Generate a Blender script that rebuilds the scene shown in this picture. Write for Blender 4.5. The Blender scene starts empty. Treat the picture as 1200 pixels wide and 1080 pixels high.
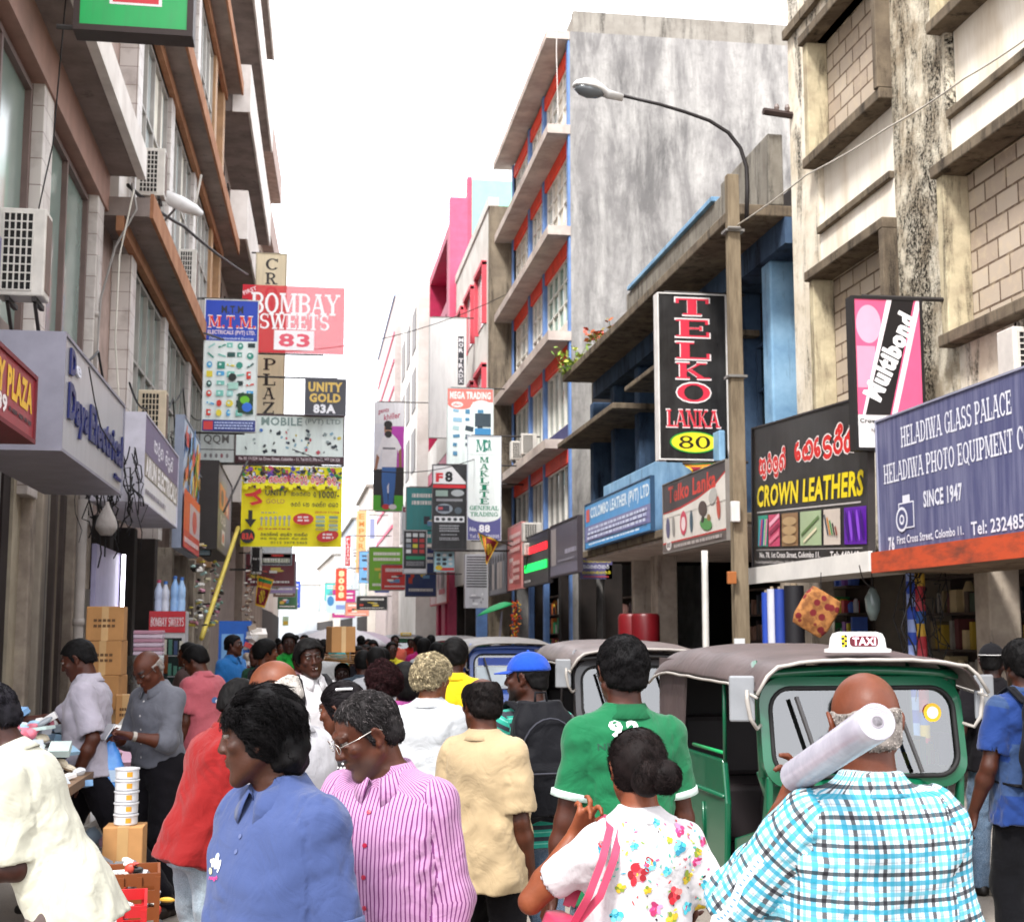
import bpy, math, random
import numpy as np
from mathutils import Matrix, Vector
R = math.radians
sc = bpy.context.scene
COL = sc.collection
random.seed(7)
rng = np.random.default_rng(11)

# ---------------------------------------------------------------- camera
CAM_Z, YAW, PITCH, F = 1.75, R(8.5), R(7.15), 1594.0      # F: focal length in photo pixels (1200 wide)
cam_d = bpy.data.cameras.new('camera')
cam_d.sensor_width = 36.0
cam_d.lens = F / 1200 * 36.0
cam_d.clip_end = 2000
cam_d.clip_start = 0.05
cam = bpy.data.objects.new('camera', cam_d)
COL.objects.link(cam)
cam.location = (0, 0, CAM_Z)
cam.rotation_euler = (R(90) + PITCH, 0, -YAW)
cam_d.dof.use_dof = True
cam_d.dof.focus_distance = 4.2
cam_d.dof.aperture_fstop = 9.0
sc.camera = cam

# ---------------------------------------------------------------- sky and sun
SUN_EL, SUN_AZ = R(51), R(217)      # azimuth the light comes from, measured from +Y towards +X
w = bpy.data.worlds.new('World')
sc.world = w
w.use_nodes = True
wn, wl = w.node_tree.nodes, w.node_tree.links
bg = wn['Background']
sky = wn.new('ShaderNodeTexSky')
sky.sky_type = 'NISHITA'
sky.sun_disc = False
sky.sun_elevation = SUN_EL
sky.sun_rotation = SUN_AZ
sky.dust_density = 4.0
mixs = wn.new('ShaderNodeMix')
mixs.data_type = 'RGBA'
mixs.inputs[0].default_value = 0.93
mixs.inputs[7].default_value = (8.3, 8.45, 8.9, 1)     # high bright overcast over the blue
wl.new(sky.outputs[0], mixs.inputs[6])
wl.new(mixs.outputs[2], bg.inputs[0])
bg.inputs[1].default_value = 0.15
sun_d = bpy.data.lights.new('sun', 'SUN')
sun_d.energy = 2.2
sun_d.angle = R(10)
sun_d.color = (1.0, 0.97, 0.93)
sun = bpy.data.objects.new('sun', sun_d)
COL.objects.link(sun)
sdir = Vector((math.sin(SUN_AZ) * math.cos(SUN_EL), math.cos(SUN_AZ) * math.cos(SUN_EL), math.sin(SUN_EL)))
sun.rotation_euler = sdir.to_track_quat('Z', 'Y').to_euler()
sc.view_settings.view_transform = 'Standard'
sc.view_settings.look = 'None'
sc.view_settings.gamma = 1.0
sc.view_settings.exposure = 1.36
sc.render.engine = 'CYCLES'
sc.cycles.use_denoising = True
sc.cycles.max_bounces = 8
sc.cycles.diffuse_bounces = 3
sc.cycles.glossy_bounces = 3
sc.cycles.transmission_bounces = 6
sc.cycles.transparent_max_bounces = 8
sc.cycles.sample_clamp_indirect = 6

# ---------------------------------------------------------------- photo pixel -> place
_f = Vector((math.sin(YAW) * math.cos(PITCH), math.cos(YAW) * math.cos(PITCH), math.sin(PITCH)))
_r = Vector((math.cos(YAW), -math.sin(YAW), 0))
_u = _r.cross(_f)
CAM = Vector((0, 0, CAM_Z))
def ray(u, v): return _f + _r * ((u - 600) / F) + _u * ((540 - v) / F)
def atY(u, v, Y):
    d = ray(u, v); return CAM + d * (Y / d.y)
def atX(u, v, X):
    d = ray(u, v); return CAM + d * (X / d.x)
def atZ(u, v, Z):
    d = ray(u, v); return CAM + d * ((Z - CAM_Z) / d.z)

# ---------------------------------------------------------------- materials
MATS = {}
def srgb(h):
    if isinstance(h, str):
        h = h.lstrip('#'); c = [int(h[i:i+2], 16) / 255 for i in (0, 2, 4)]
        return tuple(x / 12.92 if x <= .04045 else ((x + .055) / 1.055) ** 2.4 for x in c)
    return tuple(h)
class NT:
    """small helper around a material's node tree"""
    def __init__(s, name, rough=.7, metal=0.0, spec=.5):
        s.m = bpy.data.materials.new(name); s.m.use_nodes = True
        s.n, s.l = s.m.node_tree.nodes, s.m.node_tree.links
        s.b = s.n['Principled BSDF']
        s.b.inputs['Roughness'].default_value = rough
        s.b.inputs['Metallic'].default_value = metal
        s.b.inputs['Specular IOR Level'].default_value = spec
    def node(s, t, **kw):
        n = s.n.new(t)
        for k, v in kw.items(): setattr(n, k, v)
        return n
    def link(s, a, b): s.l.new(a, b)
    def coord(s, kind='Object', scale=(1, 1, 1), rot=(0, 0, 0)):
        t = s.node('ShaderNodeTexCoord'); mp = s.node('ShaderNodeMapping')
        mp.inputs['Scale'].default_value = scale; mp.inputs['Rotation'].default_value = rot
        s.link(t.outputs[kind], mp.inputs[0]); return mp.outputs[0]
    def uv(s, scale=(1, 1, 1)):
        return s.coord('UV', scale)
    def noise(s, vec, scale, detail=4, rough=.55, dist=0):
        n = s.node('ShaderNodeTexNoise')
        n.inputs['Scale'].default_value = scale; n.inputs['Detail'].default_value = detail
        n.inputs['Roughness'].default_value = rough; n.inputs['Distortion'].default_value = dist
        if vec is not None: s.link(vec, n.inputs['Vector'])
        return n.outputs[0]
    def ramp(s, fac, stops, interp='LINEAR'):
        n = s.node('ShaderNodeValToRGB'); n.color_ramp.interpolation = interp
        e = n.color_ramp.elements
        while len(e) < len(stops): e.new(.5)
        for el, (p, c) in zip(e, stops):
            el.position = p; el.color = (*srgb(c), 1) if not isinstance(c, float) else (c, c, c, 1)
        s.link(fac, n.inputs[0]); return n.outputs[0]
    def mix(s, fac, a, b, mode='MIX'):
        n = s.node('ShaderNodeMix', data_type='RGBA', blend_type=mode)
        for sock, val in ((n.inputs[0], fac), (n.inputs[6], a), (n.inputs[7], b)):
            if hasattr(val, 'is_output'): s.link(val, sock)
            elif isinstance(val, (int, float)): sock.default_value = val
            else: sock.default_value = (*srgb(val), 1)
        return n.outputs[2]
    def math(s, op, a, b=None, c=None):
        n = s.node('ShaderNodeMath', operation=op)
        for i, val in enumerate((a, b, c)):
            if val is None: continue
            if hasattr(val, 'is_output'): s.link(val, n.inputs[i])
            else: n.inputs[i].default_value = val
        return n.outputs[0]
    def base(s, c):
        if hasattr(c, 'is_output'): s.link(c, s.b.inputs['Base Color'])
        else: s.b.inputs['Base Color'].default_value = (*srgb(c), 1)
    def bump(s, h, strength=.3, dist=.01):
        n = s.node('ShaderNodeBump'); n.inputs['Strength'].default_value = strength; n.inputs['Distance'].default_value = dist
        s.link(h, n.inputs['Height']); s.link(n.outputs[0], s.b.inputs['Normal'])
def plain(c, rough=.6, metal=0.0, var=.12, scale=3.0, bump=0.0, bscale=60, spec=.4):
    """a coloured surface with a little uneven wear"""
    key = ('plain', c, rough, metal, var, scale, bump)
    if key in MATS: return MATS[key]
    k = NT('paint', rough, metal, spec)
    col = srgb(c)
    v = k.coord()
    n = k.noise(v, scale, 6, .6)
    dark = tuple(x * (1 - var * 1.6) for x in col); lite = tuple(min(1, x * (1 + var)) for x in col)
    k.base(k.ramp(n, [(.3, dark), (.7, lite)]))
    if bump: k.bump(k.noise(v, bscale, 3), bump, .004)
    MATS[key] = k.m
    return k.m
def emis(c, strength=2.0):
    key = ('emis', c, strength)
    if key in MATS: return MATS[key]
    k = NT('lit', .4); k.base(c)
    k.b.inputs['Emission Color'].default_value = (*srgb(c), 1); k.b.inputs['Emission Strength'].default_value = strength
    MATS[key] = k.m; return k.m
def concrete(name, a, b, c, scale=1.0, streak=True, bump=.25, stain=.5):
    """weathered render: pale paint a, grime b, black mould c running down"""
    key = ('conc', name)
    if key in MATS: return MATS[key]
    k = NT(name, .9, 0, .2)
    v = k.coord(); vs = k.coord('Object', (1, 1, .16))
    n1 = k.noise(v, 1.1 * scale, 8, .65); n2 = k.noise(vs if streak else v, 2.4 * scale, 8, .7, .3); n3 = k.noise(v, 22 * scale, 4, .7)
    base = k.mix(k.ramp(n1, [(.35, 0.0), (.65, 1.0)]), a, b)
    f = k.math('MULTIPLY', k.ramp(n2, [(stain, 0.0), (stain + .16, 1.0)]), k.ramp(n3, [(.3, .45), (.6, 1.0)]))
    k.base(k.mix(f, base, c))
    k.bump(k.math('ADD', k.noise(v, 40 * scale, 4), k.math('MULTIPLY', n1, .6)), bump, .02)
    MATS[key] = k.m; return k.m
def glass(name, tint='#5f7d78', rough=.08, metal=.0):
    key = ('glass', name)
    if key in MATS: return MATS[key]
    k = NT(name, rough, metal, .9)
    v = k.coord()
    k.base(k.mix(k.noise(v, 1.3, 3), tuple(x * .7 for x in srgb(tint)), tint))
    MATS[key] = k.m; return k.m

# ---------------------------------------------------------------- mesh building
def board(c, rough=.4):
    """sign face: flat colour with dust, rain streaks and a little fading"""
    key = ('board', c, rough)
    if key in MATS: return MATS[key]
    k = NT('sign_face', rough, 0, .4); col = srgb(c); v = k.coord(); vs = k.coord('Object', (3, 3, .35))
    a = k.mix(k.ramp(k.noise(vs, 2.2, 7, .7), [(.45, 0.0), (.72, .55)]), col, tuple(x*.55+.03 for x in col))
    a = k.mix(k.ramp(k.noise(v, .9, 4), [(.4, 0.0), (.7, .3)]), a, tuple(min(1, x*.85+.10) for x in col))
    k.base(a); k.bump(k.noise(v, 1.6, 3), .12, .02); MATS[key] = k.m; return k.m
class MB:
    def __init__(s): s.v, s.f, s.mi, s.cur = [], [], [], 0
    def add(s, vs, fs):
        o = len(s.v); s.v.extend(map(tuple, vs))
        for f in fs: s.f.append(tuple(i + o for i in f)); s.mi.append(s.cur)
        return s
    def box(s, a, b):
        x0, x1 = sorted((a[0], b[0])); y0, y1 = sorted((a[1], b[1])); z0, z1 = sorted((a[2], b[2]))
        return s.add([(x0,y0,z0),(x1,y0,z0),(x1,y1,z0),(x0,y1,z0),(x0,y0,z1),(x1,y0,z1),(x1,y1,z1),(x0,y1,z1)],
              [(0,3,2,1),(4,5,6,7),(0,1,5,4),(1,2,6,5),(2,3,7,6),(3,0,4,7)])
    def obox(s, o, ex, ey, ez):
        o, ex, ey, ez = map(Vector, (o, ex, ey, ez))
        return s.add([o, o+ex, o+ex+ey, o+ey, o+ez, o+ex+ez, o+ex+ey+ez, o+ey+ez],
              [(0,3,2,1),(4,5,6,7),(0,1,5,4),(1,2,6,5),(2,3,7,6),(3,0,4,7)])
    def bar(s, p, q, w, h=None):
        p, q = Vector(p), Vector(q); d = (q - p).normalized(); h = h or w
        a = d.cross(Vector((0, 0, 1)));  a = (a if a.length > .01 else Vector((1, 0, 0))).normalized(); b = a.cross(d)
        return s.obox(p - a*w/2 - b*h/2, q - p, a*w, b*h)
    def tube(s, pts, r, n=8, cap=True):
        pts = [Vector(p) for p in pts]; rs = r if isinstance(r, (list, tuple)) else [r] * len(pts)
        vs, fs = [], []; pa = None
        for i, p in enumerate(pts):
            d = (pts[min(i+1, len(pts)-1)] - pts[max(i-1, 0)]).normalized()
            if pa is None:
                pa = d.cross(Vector((0, 0, 1))); pa = pa if pa.length > .05 else d.cross(Vector((1, 0, 0)))
            a = (pa - d * pa.dot(d)).normalized(); pa = a; b = d.cross(a)
            vs += [p + (a*math.cos(t) + b*math.sin(t)) * rs[i] for t in (2*math.pi*k/n for k in range(n))]
        for i in range(len(pts)-1):
            fs += [(i*n+k, i*n+(k+1)%n, (i+1)*n+(k+1)%n, (i+1)*n+k) for k in range(n)]
        if cap: fs += [tuple(range(n-1, -1, -1)), tuple((len(pts)-1)*n + k for k in range(n))]
        return s.add(vs, fs)
    def lathe(s, o, prof, n=20, axis=(0, 0, 1)):
        o, ax = Vector(o), Vector(axis).normalized()
        a = ax.cross(Vector((0, 1, 0)));  a = (a if a.length > .05 else ax.cross(Vector((1, 0, 0)))).normalized(); b = ax.cross(a)
        vs, fs = [], []
        for r, h in prof: vs += [o + ax*h + (a*math.cos(t) + b*math.sin(t))*r for t in (2*math.pi*k/n for k in range(n))]
        for i in range(len(prof)-1): fs += [(i*n+k, i*n+(k+1)%n, (i+1)*n+(k+1)%n, (i+1)*n+k) for k in range(n)]
        if prof[0][0] > 1e-4: fs.append(tuple(range(n-1, -1, -1)))
        if prof[-1][0] > 1e-4: fs.append(tuple((len(prof)-1)*n + k for k in range(n)))
        return s.add(vs, fs)
    def prism(s, poly, o, ex, ey, ez):
        """2-D outline poly in (ex, ey) from o, extruded by ez"""
        o, ex, ey, ez = map(Vector, (o, ex, ey, ez)); n = len(poly)
        vs = [o + ex*x + ey*y for x, y in poly] + [o + ex*x + ey*y + ez for x, y in poly]
        return s.add(vs, [tuple(range(n-1, -1, -1)), tuple(range(n, 2*n))] + [(k, (k+1)%n, n+(k+1)%n, n+k) for k in range(n)])
    def loft(s, rings, closed=True, caps=True):
        n = len(rings[0]); vs = [p for r in rings for p in r]; fs = []
        for i in range(len(rings)-1):
            for k in range(n if closed else n-1): fs.append((i*n+k, i*n+(k+1)%n, (i+1)*n+(k+1)%n, (i+1)*n+k))
        if caps and closed: fs += [tuple(range(n-1, -1, -1)), tuple((len(rings)-1)*n+k for k in range(n))]
        return s.add(vs, fs)
    def ball(s, c, r, n=12, m=8, sc=(1, 1, 1)):
        c = Vector(c)
        return s.loft([[c + Vector((math.sin(t)*math.cos(p)*r*sc[0], math.sin(t)*math.sin(p)*r*sc[1], -math.cos(t)*r*sc[2])) for p in (2*math.pi*k/n for k in range(n))]
                for t in (math.pi*(.02 + .96*i/m) for i in range(m+1))])
    def build(s, name, mats, parent=None, smooth=False, bevel=0, off=None, autosmooth=False):
        me = bpy.data.meshes.new(name)
        if off is not None: s.v = [(x-off[0], y-off[1], z-off[2]) for x, y, z in s.v]
        me.from_pydata(s.v, [], s.f)
        mats = mats if isinstance(mats, (list, tuple)) else [mats]
        for m in mats: me.materials.append(m)
        if len(mats) > 1: me.polygons.foreach_set('material_index', np.array(s.mi, dtype=np.int32))
        if smooth or autosmooth: me.polygons.foreach_set('use_smooth', np.ones(len(me.polygons), dtype=bool))
        if autosmooth: me.set_sharp_from_angle(angle=R(38))
        me.update()
        o = bpy.data.objects.new(name, me); COL.objects.link(o)
        if parent is not None: o.parent = parent
        if bevel:
            b = o.modifiers.new('bevel', 'BEVEL'); b.width = bevel; b.segments = 2; b.limit_method = 'ANGLE'; b.harden_normals = False
        return o
def tag(o, label=None, cat=None, group=None, kind=None):
    for k, v in (('label', label), ('category', cat), ('group', group), ('kind', kind)):
        if v: o[k] = v
    return o
def thing(name, label, cat, loc=(0, 0, 0), rz=0, group=None):
    o = bpy.data.objects.new(name, None); COL.objects.link(o)
    o.empty_display_size = .2
    o.location = loc; o.rotation_euler = (0, 0, rz)
    return tag(o, label, cat, group)
def struct(name, mb, mat, **kw):
    return tag(mb.build(name, mat, **kw), kind='structure')
def copy_tree(o, parent=None):
    c = o.copy(); COL.objects.link(c)
    if parent is not None: c.parent = parent
    for ch in list(o.children): copy_tree(ch, c)
    return c

# ---------------------------------------------------------------- lettering
_TXT = {}
def text_mesh(s, bold=0.0, shear=0.0):
    """2-D outline of a line of text, scaled to a unit box"""
    key = (s, bold, shear)
    if key in _TXT: return _TXT[key]
    cu = bpy.data.curves.new('lettering', 'FONT'); cu.body = s; cu.offset = bold; cu.shear = shear; cu.resolution_u = 2
    cu.space_character = 1 + bold * 2.5
    ob = bpy.data.objects.new('lettering', cu)
    me = bpy.data.meshes.new_from_object(ob)
    v = np.zeros(len(me.vertices) * 3); me.vertices.foreach_get('co', v); v = v.reshape(-1, 3)[:, :2]
    f = [tuple(p.vertices) for p in me.polygons]
    bpy.data.objects.remove(ob); bpy.data.curves.remove(cu); bpy.data.meshes.remove(me)
    if len(v): lo, hi = v.min(0), v.max(0); asp = (hi[0]-lo[0]) / max(hi[1]-lo[1], 1e-6); v = (v - lo) / np.maximum(hi - lo, 1e-6)
    else: asp = 1
    _TXT[key] = (v, f, asp); return _TXT[key]
# slab-serif capitals: strokes (x0,y0,x1,y1,weight) and arcs ('a',cx,cy,rx,ry,deg0,deg1,weight)
_A = lambda *a: ('a',) + a
SLAB = {
 'A': (.95, [(.1,0,.45,1,.10), (.48,1,.84,0,.2), (.24,.34,.7,.34,.09)]), 'B': (.85, [(.2,0,.2,1,.2), (.2,.95,.45,.95,.1), (.2,.52,.45,.52,.1), (.2,.05,.45,.05,.1), _A(.45,.735,.27,.215,-90,90,.17), _A(.45,.285,.3,.235,-90,90,.18)]),
 'C': (.85, [_A(.46,.5,.34,.45,40,320,.18), (.76,.98,.76,.68,.08)]), 'D': (.9, [(.2,0,.2,1,.2), (.2,.95,.4,.95,.1), (.2,.05,.4,.05,.1), _A(.4,.5,.38,.45,-90,90,.19)]),
 'E': (.8, [(.2,0,.2,1,.2), (.2,.95,.72,.95,.1), (.2,.5,.58,.5,.1), (.2,.05,.74,.05,.1), (.7,1,.7,.72,.07), (.72,0,.72,.3,.07), (.56,.38,.56,.62,.07)]),
 'F': (.78, [(.2,0,.2,1,.2), (.2,.95,.72,.95,.1), (.2,.5,.56,.5,.1), (.7,1,.7,.72,.07), (.55,.38,.55,.62,.07)]), 'G': (.9, [_A(.46,.5,.34,.45,40,360,.18), (.78,.02,.78,.48,.17), (.6,.46,.94,.46,.09), (.74,.98,.74,.7,.08)]),
 'H': (.98, [(.2,0,.2,1,.19), (.78,0,.78,1,.19), (.2,.5,.78,.5,.1)]), 'I': (.42, [(.21,0,.21,1,.2)]), 'J': (.6, [(.4,.25,.4,1,.2), _A(.24,.24,.17,.2,180,360,.14)]),
 'K': (.95, [(.2,0,.2,1,.2), (.25,.42,.74,1,.1), (.38,.56,.8,0,.2)]), 'L': (.78, [(.2,0,.2,1,.2), (.2,.05,.74,.05,.1), (.71,0,.71,.34,.07)]),
 'M': (1.15, [(.15,0,.15,1,.1), (.2,1,.56,.1,.19), (.56,.1,.92,1,.09), (.95,0,.95,1,.2)]), 'N': (1., [(.16,0,.16,1,.1), (.16,1,.8,0,.2), (.82,0,.82,1,.1)]),
 'O': (.95, [_A(.47,.5,.36,.45,0,360,.19)]), 'P': (.82, [(.2,0,.2,1,.2), (.2,.95,.42,.95,.1), (.2,.47,.42,.47,.1), _A(.42,.71,.3,.24,-90,90,.18)]),
 'Q': (.95, [_A(.47,.5,.36,.45,0,360,.19), (.55,.25,.9,-.1,.15)]), 'R': (.92, [(.2,0,.2,1,.2), (.2,.95,.42,.95,.1), (.2,.5,.42,.5,.1), _A(.42,.725,.28,.225,-90,90,.18), (.46,.5,.78,0,.19)]),
 'S': (.78, [_A(.4,.73,.27,.22,40,270,.17), _A(.4,.28,.29,.23,-140,90,.19), (.66,.96,.66,.72,.07), (.12,.04,.12,.3,.07)]), 'T': (.85, [(.42,0,.42,1,.2), (.08,.95,.77,.95,.1), (.1,1,.1,.7,.07), (.75,1,.75,.7,.07)]),
 'U': (.95, [(.2,.3,.2,1,.2), (.76,.3,.76,1,.1), _A(.48,.33,.28,.28,180,360,.16)]), 'V': (.95, [(.12,1,.47,0,.2), (.47,0,.84,1,.1)]), 'W': (1.3, [(.12,1,.4,0,.19), (.4,0,.65,.95,.1), (.65,1,.93,0,.19), (.93,0,1.18,1,.1)]),
 'Y': (.92, [(.12,1,.46,.45,.2), (.46,.45,.8,1,.1), (.46,0,.46,.48,.2)]), 'Z': (.8, [(.1,.95,.7,.95,.1), (.68,.97,.14,.03,.2), (.1,.05,.72,.05,.1), (.12,1,.12,.72,.07), (.7,0,.7,.28,.07)]),
 '0': (.75, [_A(.37,.5,.27,.45,0,360,.17)]), '3': (.72, [_A(.34,.73,.24,.22,-100,150,.16), _A(.34,.28,.28,.23,-150,90,.18)]), '8': (.75, [_A(.37,.74,.23,.21,0,360,.15), _A(.37,.27,.27,.23,0,360,.17)]),
 '.': (.3, [(.15,0,.15,.2,.2)]), ' ': (.4, []),
}
NOSERIF = set('SCGO0389.Q')
def slab_mesh(s):
    key = ('slab', s)
    if key in _TXT: return _TXT[key]
    V, Fc, x = [], [], 0.0
    def q(p):
        o = len(V); V.extend(p); Fc.append(tuple(range(o, o + len(p))))
    for ch in s:
        wd, st = SLAB.get(ch, SLAB[' '])
        for t in st:
            if t[0] == 'a':
                _, cx, cy, rx, ry, d0, d1, wt = t; n = 14
                for i in range(n):
                    a0, a1 = R(d0 + (d1-d0)*i/n), R(d0 + (d1-d0)*(i+1)/n)
                    pt = lambda a, k: (x + cx + (rx + k*wt/2)*math.cos(a), cy + (ry + k*.05)*math.sin(a))
                    q([pt(a0, -1), pt(a0, 1), pt(a1, 1), pt(a1, -1)])
            else:
                x0, y0, x1, y1, wt = t
                if abs(y1-y0) < .02: q([(x+x0, y0-wt/2), (x+x1, y0-wt/2), (x+x1, y0+wt/2), (x+x0, y0+wt/2)])
                else:
                    q([(x+x0-wt/2, y0), (x+x0+wt/2, y0), (x+x1+wt/2, y1), (x+x1-wt/2, y1)])
                    if wt > .08 and ch not in NOSERIF:
                        for xx, yy in ((x0, y0), (x1, y1)):
                            if yy in (0, 1): q([(x+xx-wt/2-.1, yy-.05+ (.05 if yy == 0 else -.05)), (x+xx+wt/2+.1, yy-.05+(.05 if yy == 0 else -.05)), (x+xx+wt/2+.1, yy+.05+(.05 if yy == 0 else -.05)), (x+xx-wt/2-.1, yy+.05+(.05 if yy == 0 else -.05))])
        x += wd + .04
    v = np.array(V) if V else np.zeros((0, 2))
    lo, hi = v.min(0), v.max(0); v = (v - lo) / (hi - lo)
    _TXT[key] = (v, Fc, (hi[0]-lo[0]) / (hi[1]-lo[1])); return _TXT[key]
# rounded Sinhala-like letters as stroke paths in a unit cell (y up)
def _arc(cx, cy, rx, ry, d0, d1, n=9): return [(cx + rx*math.cos(R(d0+(d1-d0)*i/n)), cy + ry*math.sin(R(d0+(d1-d0)*i/n))) for i in range(n+1)]
SIN = {
 'ka': (1.1, [_arc(.3,.3,.22,.27,80,400) + [(.55,.55)] + _arc(.75,.35,.25,.33,120,-180), [(.05,.62), (.2,.75), (.55,.6), (.95,.72)]]),
 'ra': (.75, [_arc(.38,.33,.3,.3,150,-200), _arc(.38,.8,.12,.14,-60,200)]), 'va': (.8, [_arc(.4,.36,.34,.34,60,400), _arc(.52,.5,.16,.16,0,300)]),
 'na': (.9, [_arc(.3,.25,.2,.22,0,360), _arc(.5,.38,.38,.36,170,-60)]), 'la': (.95, [_arc(.26,.28,.2,.25,0,330), _arc(.6,.38,.3,.36,200,-120)]),
 'e': (.6, [_arc(.3,.42,.24,.33,70,330), _arc(.32,.22,.13,.15,-40,250)]), 'da': (.8, [_arc(.42,.5,.3,.24,30,250), _arc(.42,.14,.3,.2,110,-160)]),
 'sa': (.95, [_arc(.28,.3,.22,.28,60,380), _arc(.68,.36,.24,.34,170,-200), [(.28,.58), (.45,.76), (.68,.7)]]), 'ta': (.8, [_arc(.4,.34,.33,.33,130,-190), [(.1,.62), (.4,.8), (.72,.66)]]),
 'ma': (.85, [_arc(.25,.2,.18,.2,0,360), _arc(.45,.5,.35,.28,200,-40), _arc(.65,.25,.16,.24,60,-200)]), 'ya': (.9, [_arc(.25,.3,.18,.26,120,400), _arc(.62,.36,.28,.34,190,-170)]),
 'u': (.85, [_arc(.4,.6,.26,.2,150,-90), _arc(.45,.22,.34,.22,90,-190)]), 'i': (0, [_arc(-.35,.92,.25,.14,0,180)]), 'p': (0, [_arc(-.4,-.12,.22,.12,180,400)]), 'h': (0, [_arc(-.3,.95,.14,.13,-90,200)]), ' ': (.5, []),
}
def sin_mesh(s, wt=.13):
    key = ('sin', s, wt)
    if key in _TXT: return _TXT[key]
    V, Fc, x = [], [], 0.0
    for ch in s.split('-'):
        wd, paths = SIN[ch]
        for p in paths:
            pts = [Vector((x + a, b)) for a, b in p]; L = []
            for i, c in enumerate(pts):
                d = (pts[min(i+1, len(pts)-1)] - pts[max(i-1, 0)]); d = d.normalized() if d.length > 1e-6 else Vector((1, 0))
                nn = Vector((-d.y, d.x)) * wt / 2; L.append((c - nn, c + nn))
            for i in range(len(L)-1):
                o = len(V); V += [tuple(L[i][0]), tuple(L[i][1]), tuple(L[i+1][1]), tuple(L[i+1][0])]; Fc.append((o+3, o+2, o+1, o))
        x += wd + .1 if wd else 0
    v = np.array(V); lo, hi = v.min(0), v.max(0); v = (v - lo) / (hi - lo)
    _TXT[key] = (v, Fc, (hi[0]-lo[0]) / (hi[1]-lo[1])); return _TXT[key]

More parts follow.
